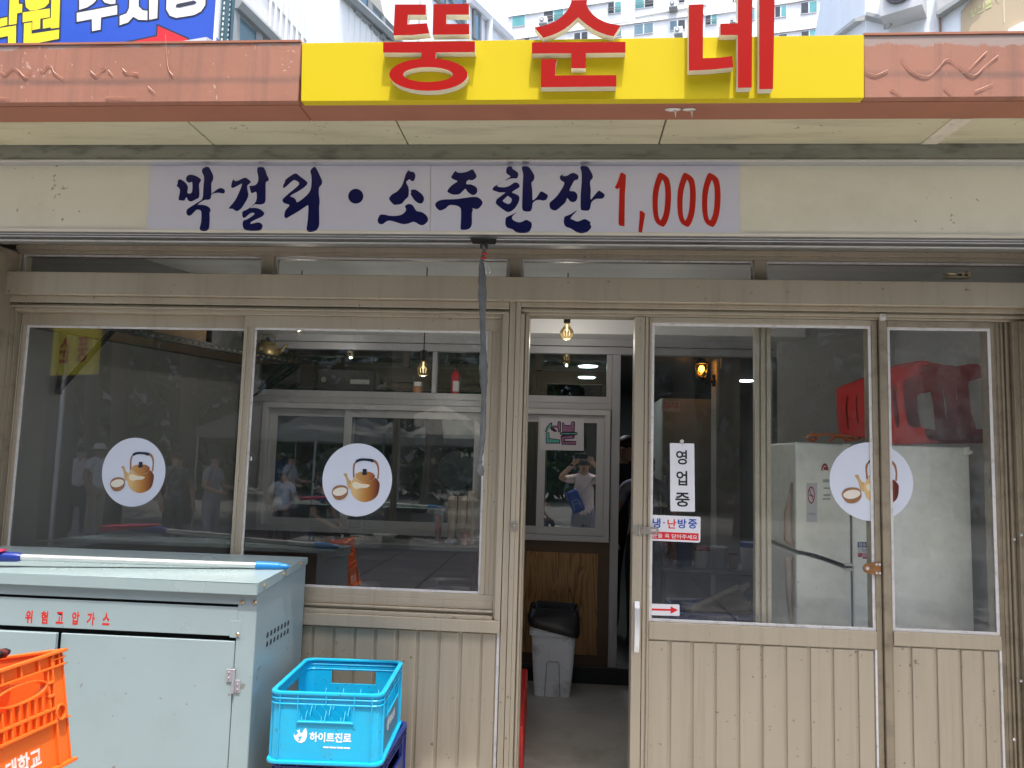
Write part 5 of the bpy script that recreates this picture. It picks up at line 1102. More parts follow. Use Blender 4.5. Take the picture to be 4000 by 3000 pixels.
MB().tube([(.058*cos(w), 0, .095+.075*sin(w)) for w in np.linspace(-.1, pi+.1, 14)], .004, 7).build('handle', km, ket, local=True, smooth=True)
# ------------------------------------------------------------------ fridge with a stool on top, right
frm = M('cream_white_fridge', (.90, .91, .83), .4, var=.015, scale=2, dirt=((.4, .4, .33), .25, 11), spec=.4)
FY = 3.62
fr_ = thing('fridge', 'cream white two-door fridge standing side-on behind the right-hand glass', 'fridge', (1.62, FY+.3, FLZ))
X0, X1, X2 = fx(3107, 2000, FY), fx(3320, 2000, FY), fx(3796, 2100, FY); ZTOP = fz(3550, 1742, FY); ZG0, ZG1 = fz(3330, 2213, FY), fz(3120, 2160, FY)
MB().box(X1+.012, X2, FY, FY+.66, FLZ+.03, ZTOP).build('carcass', frm, fr_, bevel=.006, seg=2)
MB().box(X1, X1+.0125, FY+.012, FY+.65, FLZ+.05, ZTOP-.02).build('door_seal', M('grey_seal', (.15, .15, .15), .6), fr_)
for z0, z1, z2, z3 in ((ZG1+.012, ZG0+.010, ZTOP+.004, ZTOP-.002), (FLZ+.05, FLZ+.05, ZG1-.006, ZG0-.010)):
    zc0 = lambda t: z0+(z1-z0)*min(1, t*1.15)**1.5
    zc1 = lambda t: z2+(z3-z2)*min(1, t*1.15)**1.5
    n = 8; f = MB()
    fr0 = [(X0+(X1-X0)*i/n, FY-.006-.0*i, zc0(i/n)) for i in range(n+1)]; fr1 = [(X0+(X1-X0)*i/n, FY-.006, zc1(i/n)) for i in range(n, -1, -1)]
    f.prism(fr0+fr1, (0, .67, 0)); f.build('fridge_door', frm, fr_, bevel=.008, seg=2)
hd_ = M('beige_handle', (.42, .33, .27), .3, var=.08)
f = MB(); za, zb = fz(3105, 1885, FY), fz(3090, 2130, FY); f.tube([(X0-.002, FY+.04, za), (X0-.018, FY+.04, za-.10), (X0-.024, FY+.04, (za+zb)/2), (X0-.024, FY+.04, zb+.02), (X0-.002, FY+.04, zb)], [.006, .012, .016, .018, .014], 10); f.build('door_handle', hd_, fr_, smooth=True)
f = MB(); za, zb = fz(3085, 2180, FY), fz(3105, 2420, FY); f.tube([(X0-.002, FY+.04, za), (X0-.022, FY+.04, za-.01), (X0-.022, FY+.04, (za+zb)/2), (X0-.012, FY+.04, zb), (X0, FY+.04, zb-.06)], [.012, .016, .014, .012, .008], 10); f.build('door_handle', hd_, fr_, smooth=True)
for px_, py_ in ((3310, 1738), (3318, 2206), (3318, 2225)):
    c = at(px_, py_, FY-.01); MB().box(c.x-.02, c.x+.015, FY-.012, FY-.002, c.z-.006, c.z+.006).build('hinge', M('white_hinge', (.7, .7, .62), .4), fr_, bevel=.002)
c = at(3783, 1762, FY-.006); f = MB(); f.box(c.x-.012, c.x+.006, FY-.008, FY+.01, c.z-.018, c.z+.018); f.lathe([(.009, 0), (.008, .012), (0, .014)], 10, (c.x+.012, FY+.002, c.z-.004), ax='y'); f.build('corner_cap', frm, fr_, bevel=.002)
YFS = FY-.0065
def lab(name, x0, x1, y0, y1, mat, d=.0004, Y=YFS):
    p = [at(x, y, Y) for x, y in ((x0, y1), (x1, y1), (x1, y0), (x0, y0))]
    return flat(name, [[(q.x, q.z) for q in p]], (0, Y, 0), EX, EZ, mat, fr_, d)
def ltext(name, txt, x0, x1, y0, y1, mat, off=.0, Y=YFS-.0006, par=None):
    a_, b2 = at(x0, y1, Y), at(x1, y0, Y); return flat(name, None, (0, Y, 0), EX, EZ, mat, par or fr_, .0003, off, txt, (a_.x, b2.x, a_.z, b2.z))
paperm = M('label_paper', (.62, .62, .64), .5); rdk = M('label_red', (.40, .04, .06), .5); gdk = M('grey_print', (.18, .19, .19), .6)
lab('smoking_notice', 3150, 3192, 1886, 2040, paperm)
px_flat('red_ring', [ell(3169, 1934, 14, 34, n=24), ell(3169, 1934, 11, 28, n=24)], YFS-.0005, rdk, fr_, .0003)
px_flat('red_bar', [[(3159,1910),(3161,1906),(3180,1956),(3178,1960)]], YFS-.0008, rdk, fr_, .0002)
px_flat('cigarette', [[(3161,1930),(3178,1936),(3178,1942),(3161,1936)]], YFS-.0005, gdk, fr_, .0002)
ltext('notice_text', 'No Smoking', 3158, 3184, 2003, 2012, gdk)
px_flat('energy_arc', [ell(3222, 1838, 14, 28, 180, 360, 16)+ell(3222, 1838, 9, 19, 0, -180, 16)], YFS-.0001, rdk, fr_, .0003)
px_flat('energy_mark', [[(3217,1824),(3230,1824),(3232,1836),(3217,1836)]], YFS-.0001, rdk, fr_, .0003)
for a_, b2 in ((1872, 1884), (1904, 1910), (1930, 1938), (1946, 1952)): lab('faded_print', 3212+R.random()*8, 3240+R.random()*8, a_, b2, M('faded_label_print', (.40, .45, .43), .5))
YF2 = FY-.0004
lab('price_label', 3350, 3416, 2117, 2138, M('label_blue', (.03, .07, .22), .5), .0004, YF2); lab('price_label', 3350, 3416, 2139, 2159, paperm, .0004, YF2); lab('price_label', 3351, 3416, 2160, 2176, rdk, .0004, YF2); lab('price_label', 3370, 3416, 2176, 2183, rdk, .0004, YF2)
ltext('label_text', '장수', 3354, 3382, 2120, 2136, paperm, .02, YF2-.0006); ltext('label_text', '26,600', 3368, 3392, 2144, 2156, gdk, .01, YF2-.0006); ltext('label_text', '2272', 3367, 3396, 2163, 2174, paperm, .02, YF2-.0006)
# red plastic stool lying on its side
rst = M('red_stool_plastic', (.58, .022, .016), .4, var=.06, scale=8, spec=.4)
YSt = FY+.02
stool = thing('plastic_stool', 'red plastic stool lying on its side on top of the fridge', 'stool', (1.70, YSt+.16, ZTOP+.01))
def zq5(x, y): return (3240+x*.30137, 1280+y*.30137)
def sheet(name, lp, y0, y1, th=.006, holes=()):
    """a moulded sheet: px outline at depth y0 leaning to depth y1 with its own thickness"""
    q = px_loop([zq5(*p) for p in lp], y0); return flat(name, [q]+[px_loop([zq5(*p) for p in hh], y0) for hh in holes], (0, y0, 0), EX, EZ, rst, stool, th)
def slab(name, front, back, yf, yb):
    """a surface running back in depth between two photo polylines at depths yf and yb, with thickness"""
    A_2 = [at(*zq5(*p), yf) for p in front]; B_2 = [at(*zq5(*p), yb) for p in back]; mb = MB(); n = len(A_2)
    for i in range(n-1):
        nrm = ((A_2[i+1]-A_2[i]).cross(B_2[i]-A_2[i])).normalized()*.006
        mb.hexa([A_2[i], A_2[i+1], B_2[i+1], B_2[i], A_2[i]+nrm, A_2[i+1]+nrm, B_2[i+1]+nrm, B_2[i]+nrm])
    return mb.build(name, rst, stool, bevel=.0015)
yn, yf_ = YSt+.012, YSt+.30
# near side: leg sheet with slots, between seat (left) and the leg feet (right)
near = [(85,825),(120,785),(480,655),(760,560),(840,505),(1000,500),(1110,475),(1180,432),(1280,440),(1275,470),(1160,500),(1150,610),(1000,660),(950,690),(960,1000),(1010,1240),(1040,1295),(1220,1290),(1240,1400),(1300,1460),(1385,1470),(1385,1490),(1280,1490),(1120,1500),(1000,1515),(760,1500),(440,1420),(120,1370)]
sheet('side', near, yn, yn, .007, ([(815,730),(845,730),(862,800),(895,1250),(885,1295),(860,1290),(840,1200),(805,900)], [(215,900),(235,880),(225,1000),(250,1320),(225,1290),(200,1050)], [(335,890),(355,870),(350,1000),(375,1250),(350,1230),(335,1000)]))
far = [(950,500),(1160,490),(1400,500),(1630,510),(1790,470),(1920,475),(1975,520),(1995,640),(1800,700),(1790,760),(1830,1100),(1900,1315),(2070,1310),(2075,1470),(2040,1495),(1400,1505),(1000,1500),(700,1480),(700,560)]
sheet('side', far, yf_, yf_, .007, ([(1130,900),(1160,860),(1310,828),(1345,1000),(1370,1330),(1180,1300),(1140,1080)], [(1462,800),(1475,800),(1505,1000),(1520,1180),(1505,1170),(1485,1000)], [(1625,785),(1635,785),(1655,940),(1645,950)]))
slab('top_side', [(85,825),(120,785),(480,655),(840,505),(1160,440)], [(700,560),(760,540),(900,505),(1160,490),(1630,510)], yn, yf_)
slab('bottom_side', [(120,1372),(440,1420),(760,1500),(1000,1515),(1385,1492)], [(700,1482),(850,1490),(1000,1500),(1400,1506),(2040,1496)], yn, yf_)
slab('seat', [(85,825),(100,1100),(120,1370)], [(700,560),(700,1000),(700,1480)], yn, yf_)
for x_ in ((820, 690, 900), (985, 655, 1060)):
    a_, b2 = at(*zq5(x_[0], 530), yn-.004), at(*zq5(x_[0]-5, x_[1]), yn-.004)
    MB().tube([a_, b2], .003, 6).build('rib', rst, stool)
    a_, b2 = at(*zq5(x_[2], 1330), yn-.004), at(*zq5(x_[2]+60, 1500), yn-.004); MB().tube([a_, (a_+b2)*.5+Vector((-.004, 0, 0)), b2], .003, 6).build('rib', rst, stool)
# orange webbing on the fridge
ob_ = M('orange_webbing', (.62, .15, .03), .7, var=.15)
ow = thing('orange_webbing', 'tangle of orange webbing straps on the fridge beside the stool', 'strap', at(3300, 1715, FY))
for k, pts in enumerate(([(3150,1712),(3165,1695),(3182,1697),(3190,1712),(3176,1722),(3160,1716)], [(3180,1700),(3240,1697),(3300,1703),(3345,1700)], [(3240,1722),(3262,1706),(3290,1710),(3318,1722),(3336,1712)], [(3300,1722),(3322,1712),(3340,1700),(3352,1680),(3358,1662)], [(3330,1716),(3350,1718),(3372,1704),(3392,1690)])):
    P = [at(x, y, FY+.03+.01*k) for x, y in pts]; mb = MB()
    for i in range(len(P)-1): a_, b2 = P[i], P[i+1]; mb.hexa([a_+Vector((0, -.012, -.005)), b2+Vector((0, -.012, -.005)), b2+Vector((0, .012, -.005)), a_+Vector((0, .012, -.005)), a_+Vector((0, -.012, .005)), b2+Vector((0, -.012, .005)), b2+Vector((0, .012, .005)), a_+Vector((0, .012, .005))])
    mb.build('loop', ob_, ow, bevel=.002)
# ------------------------------------------------------------------ kitchen beyond the opening
darkst = M('dark_steel', (.18, .19, .185), .45, .4, var=.1)
KY = 6.6
kf = thing('kitchen_fridge', 'tall grey green steel fridge in the dark kitchen, with a phone sticker', 'fridge', (at(2710, 2000, KY).x, KY+.35, FLZ))
xk0, xk1, zk = fx(2583, 1800, KY), fx(2845, 1800, KY), fz(2710, 1556, KY)
MB().box(xk0, xk1, KY+.04, KY+.7, FLZ, zk).build('carcass', M('steel_fridge', (.30, .31, .28), .4, .3, var=.05), kf, bevel=.006)
MB().box(xk0+.004, xk1-.004, KY, KY+.037, FLZ+.06, zk-.004).build('fridge_door', M('steel_fridge', (.30, .31, .28), .4, .3, var=.05), kf, bevel=.006)
MB().box(xk0+.03, xk0+.05, KY-.03, KY-.002, 1.15, 1.5).build('handle', darkst, kf, bevel=.004)
c0, c1 = at(2586, 1607, KY-.001), at(2655, 1568, KY-.001); flat('sticker', [[(c0.x, c0.z), (c1.x, c0.z), (c1.x, c1.z), (c0.x, c1.z)]], (0, KY-.0008, 0), EX, EZ, M('sticker_lilac', (.42, .40, .45), .5), kf, .0006)
flat('sticker_text', None, (0, KY-.0016, 0), EX, EZ, rdk, kf, .0003, .01, '010-5870-1000', (c0.x+.01, c1.x-.01, c0.z+.03, c0.z+.056)); flat('sticker_text', None, (0, KY-.0016, 0), EX, EZ, navy, kf, .0003, .01, '우 산 냉 동', (c0.x+.01, c1.x-.01, c0.z+.062, c1.z-.008))
# lantern
LY = 6.2; lm = M('black_iron', (.012, .013, .012), .5, .4)
lc = at(2740, 1450, LY); lan = thing('wall_lantern', 'black wall lantern with a lit amber bulb in the kitchen', 'lantern', lc)
k_ = FOC/LY; sp1 = lambda x, y: Vector(((x-650)/3.686/k_, 0, -(y-420)/3.686/k_))
cap = MB(); cap.lathe([(.068, .058), (.062, .066), (.03, .094), (.026, .10), (.016, .122), (.006, .13), (0, .14)], 6); cap.build('cap', lm, lan, local=True, bevel=.002)
cage = MB()
for k in range(6): w = k*pi/3; cage.tube([(.058*cos(w), .058*sin(w), .062), (.034*cos(w), .034*sin(w), -.052)], .0032, 5)
cage.lathe([(.036, -.050), (.040, -.058), (.018, -.078), (.010, -.090), (.006, -.115), (.012, -.12), (0, -.13)], 6); cage.build('cage', lm, lan, local=True)
lg = M('lantern_glass_amber', (.9, .6, .25), .2, emit=((1, .55, .12), .35))
pn = MB()
for k in range(6):
    w0, w1 = k*pi/3+.06, (k+1)*pi/3-.06; pn.hexa([(.055*cos(w), .055*sin(w), .060) for w in (w0, w1)]+[(.053*cos(w), .053*sin(w), .060) for w in (w1, w0)]+[(.032*cos(w), .032*sin(w), -.050) for w in (w0, w1)]+[(.030*cos(w), .030*sin(w), -.050) for w in (w1, w0)])
gl2 = glass('lantern_glass', (.95, .75, .45)); pn.build('pane', gl2, lan, local=True)
MB().sphere((0, 0, .018), .024, n=12, sc=(1, 1, 1.15)).build('bulb', M('lit_bulb', (1, .75, .3), .4, emit=((1, .58, .13), 9)), lan, local=True, smooth=True)
ar = MB(); ar.tube([(0, 0, -.085), (.04, .0, -.094), (.085, .01, -.085), (.105, .02, -.06)], [.006, .007, .009, .012], 8); ar.box(.09, .115, .015, .035, -.12, -.02); ar.build('arm', lm, lan, local=True, bevel=.002)
pl_ = bpy.data.lights.new('lantern_glow', 'POINT'); pl_.energy = 1.0; pl_.color = (1, .6, .2); pl_.shadow_soft_size = .03; plo = bpy.data.objects.new('lantern_glow', pl_); COL.objects.link(plo); plo.location = lc+Vector((0, 0, .018)); plo.parent = None
pil = thing('kitchen_pillar', 'narrow plastered pillar that carries the lantern', 'pillar', (lc.x+.19, LY+.1, FLZ)); MB().box(lc.x+.116, lc.x+.30, LY-.02, LY+.2, FLZ+.0, 2.46).build('shaft', M('kitchen_plaster', (.33, .31, .27), .7, var=.06), pil)
f = MB().box(lc.x+.125, lc.x+.135, LY-.03, LY-.0205, 1.9, 2.46); f.tube([(lc.x+.15, LY-.03, lc.z+.02), (lc.x+.15, LY-.03, 2.46)], .008, 8); f.build('conduit', M('pale_conduit', (.5, .47, .4), .5), pil)
# lit downlights in the kitchen ceiling
for i, (px_, py_) in enumerate(((2297, 1428), (2292, 1472), (2915, 1485))):
    d = ray(px_, py_); y = (2.455-CAM_Z)/d.z; 
    c = Vector((d.x*y, y, 2.455)); dl = thing('downlight', ('round lit downlight nearest above the inner window', 'round lit downlight behind the first one', 'round lit downlight seen beside the lantern')[i], 'ceiling light', c, 0, 'round downlights in the kitchen ceiling')
    MB().lathe([(.10, .004), (.105, -.004), (.085, -.006)], 20).build('ring', wallw, dl, local=True)
    MB().lathe([(.083, -.0065), (.083, -.009)], 20).build('lens', M('lit_lens', (1, 1, 1), .5, emit=((.85, .95, 1), 8)), dl, local=True)
    al = bpy.data.lights.new('downlight_glow', 'AREA'); al.shape = 'DISK'; al.size = .16; al.energy = 1.5; al.color = (.9, .96, 1); ao = bpy.data.objects.new('downlight_glow', al); COL.objects.link(ao); ao.location = c+Vector((0, 0, -.02))
# low table with tubs; crates below
TY = 5.75; zt = fz(2700, 2224, TY)
tb = thing('kitchen_table', 'long low dark table carrying tubs in the kitchen', 'table', (at(2720, 2300, TY).x, TY+.2, FLZ))
xt0, xt1 = fx(2590, 2224, TY), fx(3010, 2224, TY)
MB().box(xt0, xt1, TY, TY+.5, zt-.03, zt).build('table_top', darkst, tb, bevel=.004)
for x_ in (xt0+.03, xt1-.03):
    for y_ in (TY+.04, TY+.46): MB().box(x_-.015, x_+.015, y_-.015, y_+.015, FLZ, zt-.0305).build('leg', darkst, tb)
def tub(px0, px1, pyt, Y, mat, lidm, label, handle=False):
    a_, b2 = at(px0, 2210, Y), at(px1, 2210, Y); r = (b2.x-a_.x)/2; hh = fz((px0+px1)/2, pyt, Y)-zt; o = thing('tub', label, 'tub', ((a_.x+b2.x)/2, Y+.12, zt), 0, 'tubs on the kitchen table')
    MB().lathe([(r*.86, 0), (r*.9, .01), (r, hh*.82), (r, hh*.84)], 20).build('body', mat, o, local=True, smooth='auto')
    MB().lathe([(r*1.05, hh*.82), (r*1.06, hh*.93), (r*1.0, hh), (0, hh*1.0)], 20).build('lid', lidm, o, local=True, smooth='auto')
    return o
wt = M('white_tub', (.55, .55, .56), .5); rl = M('red_lid', (.42, .02, .03), .4); bt = M('blue_tub', (.015, .06, .32), .45)
tub(2722, 2785, 2142, TY, wt, rl, 'white tub with a red lid on the kitchen table')
tub(2787, 2855, 2143, TY+.03, M('grey_tub', (.33, .35, .34), .5), M('grey_tub', (.33, .35, .34), .5), 'plain grey white tub right of the red-lidded one')
tub(2860, 2895, 2165, TY, M('amber_jar', (.35, .14, .04), .3), M('brown_lid', (.12, .05, .03), .4), 'small amber jar between the tubs')
tub(2906, 2990, 2125, TY+.05, wt, bt, 'large white tub with a blue lid at the right end of the table')
tub(2648, 2716, 2090, TY+.05, bt, bt, 'tall blue drum left of the red-lidded tub')
tub(2594, 2640, 2118, TY+.05, M('maroon_tub', (.16, .03, .03), .5), rl, 'maroon tub with a red lid at the left end of the table')
tealc = M('teal_crate_plastic', (.03, .14, .20), .5)
kc_ = at(2760, 2440, 5.15); kcr = crate('dull blue bottle crate standing on the kitchen floor behind the glass', tealc, .42, .46, .30, (at(2745, 2400, 4.2).x, 4.35, FLZ), 0, None, (4, 5))
crate_print(kcr, (Vector((-.21+.0, -.23+i_-.0048, 0)), EX, EZ), .42, M('dull_white_ink', (.4, .4, .4), .5), False)
kcr2 = crate('upper dull blue crate with a beer name, stacked on the kitchen floor crate', M('blue_crate_plastic', (.015, .05, .22), .5), .42, .46, .30, (at(2760, 2270, 4.5).x, 4.42, FLZ+.302), .03, None, (4, 5))
q = flat('brand_lettering', None, Vector((-.17, -.23+i_-.0048, .10)), EX, EZ, M('dull_white_ink', (.4, .4, .4), .5), None, .0004, .03, 'Cass', (0, .17, 0, .075)); q.parent = kcr2
cb2 = thing('carton', 'open brown carton tilted in the blue crates', 'box', (at(2860, 2290, 4.3).x, 4.36, FLZ+.52), -.2)
mb = MB(); mb.box(-.14, .14, -.09, .09, -.004, .16); mb.xform(Matrix.Rotation(-.5, 4, 'Y')); mb.build('carton_body', M('dull_cardboard', (.13, .095, .06), .8, var=.15), cb2, local=True)
mb = MB(); mb.box(.14, .20, -.09, .09, .14, .145); mb.xform(Matrix.Rotation(-.5, 4, 'Y')); mb.build('flap', M('dull_cardboard', (.13, .095, .06), .8, var=.15), cb2, local=True)
# ------------------------------------------------------------------ counter in front of the partition with cups and a bowl
CY_ = 4.62; zc_ = fz(1600, 2128, CY_)
ct = thing('counter', 'narrow dark counter under the inner window', 'counter', (-1.1, CY_+.15, FLZ))
cx0, cx1 = fx(1120, 2128, CY_), fx(1868, 2135, CY_)
MB().box(cx0, cx1, CY_, CY_+.33, zc_-.03, zc_).build('counter_top', M('counter_grey', (.16, .17, .16), .4), ct, bevel=.004)
MB().box(cx0+.04, cx1-.04, CY_+.06, CY_+.09, FLZ, zc_-.0305).build('front_panel', woodd, ct)
cupm = M('paper_cup_cream', (.50, .42, .33), .6, var=.08, scale=60); cupr = M('paper_cup_pink', (.50, .30, .28), .6, var=.25, scale=50)
def cup_stack(px0, px1, pyt, label, Y, mat=cupm, n=None):
    a_, b2 = at(px0, 2100, Y), at(px1, 2100, Y); r = (b2.x-a_.x)/2; hh = fz(px0, pyt, Y)-zc_; o = thing('cup_stack' if hh > .13 else 'paper_cup', label, 'paper cups', ((a_.x+b2.x)/2, Y, zc_), 0, 'paper cups on the counter')
    if hh > .13:
        k = int((hh-.08)/.012); prof = [(r*.72, 0), (r*.95, .07)]
        for i in range(k): z = .075+i*.012; prof += [(r, z), (r, z+.005), (r*.93, z+.006), (r*.94, z+.011)]
        MB().lathe(prof+[(r*.9, hh), (0, hh)], 18).build('stacked_cups', mat, o, local=True)
    else: MB().lathe([(r*.72, 0), (r*.96, hh-.005), (r, hh-.004), (r, hh), (r*.94, hh), (r*.7, .005), (0, .005)], 18).build('cup', mat, o, local=True, smooth='auto')
cup_stack(1745, 1782, 1938, 'leftmost stack of cream paper cups on the counter', CY_+.13)
cup_stack(1784, 1820, 1938, 'middle stack of cream paper cups on the counter', CY_+.13)
cup_stack(1822, 1856, 1918, 'tallest, rightmost stack of cream paper cups on the counter', CY_+.13)
cup_stack(1797, 1832, 2078, 'pink patterned paper cup at the front edge of the counter', CY_+.05, cupr)
cup_stack(1697, 1724, 2010, 'pink paper cup standing left of the cup stacks', CY_+.2, cupr)
bo = thing('bowl', 'shallow pale bowl on the counter', 'bowl', at(1505, 2100, CY_+.13).xy.to_3d()+EZ*zc_)
MB().lathe([(.03, 0), (.035, .004), (.075, .04), (.078, .044), (.07, .044), (.03, .008), (0, .008)], 22).build('shell', M('pale_bowl', (.45, .47, .42), .35), bo, local=True, smooth='auto')
nk = thing('cloth', 'crumpled pale cloth on the counter beside the pink cup', 'cloth', at(1765, 2105, CY_+.1).xy.to_3d()+EZ*zc_)
mb = MB()
for i in range(7): mb.sphere((-.03+.06*R.random(), .03*(R.random()-.5), .012+.012*R.random()), .016+.008*R.random(), n=9, sc=(1.2, 1, .8))
mb.build('folds', M('pale_cloth', (.38, .40, .44), .8), nk, local=True, smooth=True)
# things on the ledge of the partition
LZ = zu0
ex = thing('spray_can', 'red and white spray can on the partition ledge', 'can', at(1778, 1530, PY+.03).xy.to_3d()+EZ*LZ); r = .032
MB().lathe([(r, 0), (r, .13), (r*.75, .15), (r*.5, .155)], 18).build('body', M('red_can', (.52, .03, .05), .35), ex, local=True, smooth='auto')
MB().box(-.012, .028, -r-.002, -r+.006, .015, .085).build('label', M('can_label', (.6, .58, .6), .5), ex, local=True, bevel=.002)
MB().lathe([(r*.45, .155), (r*.45, .175), (0, .176)], 12).build('nozzle', M('can_cap', (.5, .04, .08), .4), ex, local=True)
ja = thing('jar', 'white capped jar on the partition ledge under the bulb', 'jar', at(1632, 1530, PY+.03).xy.to_3d()+EZ*LZ)
MB().lathe([(.036, 0), (.038, .01), (.038, .035), (.03, .045)], 16).build('body', M('jar_orange_label', (.42, .2, .1), .4), ja, local=True, smooth='auto'); MB().lathe([(.03, .045), (.032, .048), (.032, .075), (0, .076)], 16).build('lid', wallw, ja, local=True, smooth='auto')
ra = thing('radio', 'long dark radio on the partition ledge', 'radio', at(1360, 1530, PY+.06).xy.to_3d()+EZ*LZ)
MB().box(-.20, .20, -.06, .06, 0, .15).build('case', M('dark_radio', (.02, .022, .02), .5), ra, local=True, bevel=.008); MB().box(.03, .16, -.064, -.0605, .05, .08).build('dial', M('radio_dial', (.30, .31, .30), .3), ra, local=True); MB().lathe([(.02, 0), (.018, .015)], 14, (-.15, -.061, .075), ax='y').build('knob', darkst, ra, local=True)
# ------------------------------------------------------------------ beyond the roof: blue sign, posts, buildings
blum = M('blue_sign', (.022, .085, .52), .35, var=.02); yprint = M('yellow_print', (.86, .72, .02), .35); wprint = M('white_print', (.78, .80, .82), .35); dkp = M('dark_outline_print', (.025, .028, .05), .4); rpr = M('sign_red', (.70, .02, .03), .35)
YBS = 4.3
bsn = thing('roof_signboard', 'blue signboard with yellow and white syllables and a red arrow behind the roof edge', 'signboard', at(430, 100, YBS)-Vector((0, 0, .6)))
p = [at(x, y, YBS) for x, y in ((-700, 260), (846, 260), (846, -420), (-700, -420))]
MB().prism([tuple(q) for q in p], (0, .05, 0)).build('board', blum, bsn)
f = MB(); a_, b2 = at(846, 0, YBS), at(856, 0, YBS); f.box(a_.x, b2.x, YBS-.01, YBS+.055, p[0].z-.02, p[2].z); f.build('edge_trim', wprint, bsn)
es = .40687
e_ = lambda lps: [[(x*es, y*es) for x, y in lp] for lp in lps]
white = [[(738,125),(1125,52),(1125,138),(970,168),(965,285),(885,300),(883,183),(738,210)], [(762,-40),(930,-40),(920,8),(890,38),(835,72),(762,95)], [(962,-30),(1110,-40),(1108,36),(1060,40),(1005,25)],
         [(1245,-40),(1330,-40),(1332,60),(1370,100),(1415,105),(1415,193),(1330,190),(1280,160),(1230,215),(1150,242),(1150,155),(1215,130),(1240,80)], [(1433,-40),(1517,-40),(1510,175),(1433,190)],
         [(1597,90),(1600,-20),(1650,-60),(1930,-80),(1975,-40),(1970,50),(1930,110),(1860,145),(1690,172),(1630,150)]]
yello = [[(95,-40),(182,-40),(180,38),(215,40),(212,120),(165,128),(160,230),(85,240)], [(-60,195),(70,165),(70,240),(-60,275)], [(-60,280),(155,245),(152,430),(78,430),(78,345),(-60,372)],
         [(238,-30),(470,-40),(470,30),(430,70),(350,98),(290,102),(250,70)], [(220,120),(478,82),(478,165),(388,180),(385,275),(310,290),(312,200),(218,215)], [(495,-40),(578,-40),(568,265),(490,275),(488,262),(413,275),(413,190),(490,172)], [(232,225),(305,215),(303,325),(568,285),(565,372),(225,440)]]
arrow = [[(1100,435),(1510,350),(1517,250),(1800,375),(1800,440)]]
for i_o, lp in enumerate(white+yello+arrow):
    px_flat('outline', e_([lp]), YBS-.0003-.00008*i_o, dkp, bsn, .0012, offset=.010)
px_flat('white_syllables', e_(white), YBS-.0025, wprint, bsn, .001); px_flat('yellow_syllables', e_(yello), YBS-.0025, yprint, bsn, .001); px_flat('red_arrow', e_(arrow), YBS-.0025, rpr, bsn, .001)
px_flat('picture', e_([[(1650,412),(1985,355),(1985,412)]]), YBS-.004, M('pale_picture', (.55, .58, .62), .4), bsn, .001); px_flat('picture', e_([[(1987,357),(2090,412),(2090,450),(1987,450)]]), YBS-.004, M('pale_picture2', (.42, .45, .5), .4), bsn, .001)
hole = M('o', (.2, .2, .2)) if False else None
px_flat('counter', e_([[(1700,38),(1860,5),(1888,20),(1870,38),(1720,72),(1685,65)]]), YBS-.0045, dkp, bsn, .001)
sgm = M('slotted_steel_teal', (.05, .12, .14), .5, .4)
for i, (pa, pb) in enumerate(((862, 876), (884, 898))):
    po = thing('slotted_post', ('slotted steel post against the blue signboard edge', 'slotted steel post one step right of the first')[i], 'post', at(pa, 160, YBS+.02+.12*i)-Vector((0, 0, .2)), 0, 'slotted posts beside the blue signboard')
    Y_ = YBS+.02+.12*i; xa_, xb_ = fx(pa, 80, Y_), fx(pb+4, 80, Y_); z0, z1 = fz(pa, 230, Y_), fz(pa, -160, Y_); f = MB(); w_ = xb_-xa_
    f.box(xa_, xa_+w_*.3, Y_, Y_+.003, z0, z1); f.box(xb_-w_*.3, xb_, Y_, Y_+.003, z0, z1)
    z = z0
    while z < z1: f.box(xa_+w_*.3, xb_-w_*.3, Y_, Y_+.003, z, z+.014); z += .034
    f.box(xb_-.003, xb_, Y_+.003, Y_+.04, z0, z1); f.build('angle', sgm, po)
# --- left building: long pale side running back
wall1 = M('pale_cladding', (.74, .76, .74), .6, var=.05, scale=.5, dirt=((.5, .5, .47), .5, .8, (1, 1, .15)))
wall2 = M('white_render', (.82, .82, .82), .7, var=.03, scale=.3, dirt=((.42, .41, .39), .5, .5, (1, 1, .3)), bump=.1, bscale=6)
winb = M('window_blue_grey', (.13, .22, .26), .12, var=.15, scale=.8, spec=.7); wint = M('window_teal', (.10, .33, .34), .15, var=.2, scale=1.2, spec=.7); wind = M('window_dark', (.05, .055, .06), .15, var=.3)
wfr = M('white_window_frame', (.74, .75, .76), .5)
fra = M('old_grey_frame', (.24, .26, .26), .5)
u_ = Vector((sin(radians(12.2)), cos(radians(12.2)), 0)); n_ = Vector((-u_.y, u_.x, 0))           # n_ points away from the alley
P0 = Vector((-3.2, 7.0, 0)); lb = thing('left_building', 'old pale clad building with blue window bands running back on the left', 'building', P0+u_*7+n_*3)
def lp_(px, py): return on_plane(px, py, P0, n_)
e0 = P0-u_*1.5; E = lp_(1985, 100); L_ = (E-e0).dot(u_)
hTop = 15.0
MB().hexa([e0, e0+u_*L_, e0+u_*L_+n_*8, e0+n_*8]+[q+EZ*hTop for q in (e0, e0+u_*L_, e0+u_*L_+n_*8, e0+n_*8)]).build('wall', wall2, lb)
def wquad(par, name, pts, mat, out=.03, th=.05, proj=None, nrm=None):
    q = [proj(*p_) for p_ in pts]; d = -nrm*out; return MB().prism([tuple(x+d-nrm*0) for x in q], nrm*th*-1 if False else nrm*(-th)).build(name, mat, par)
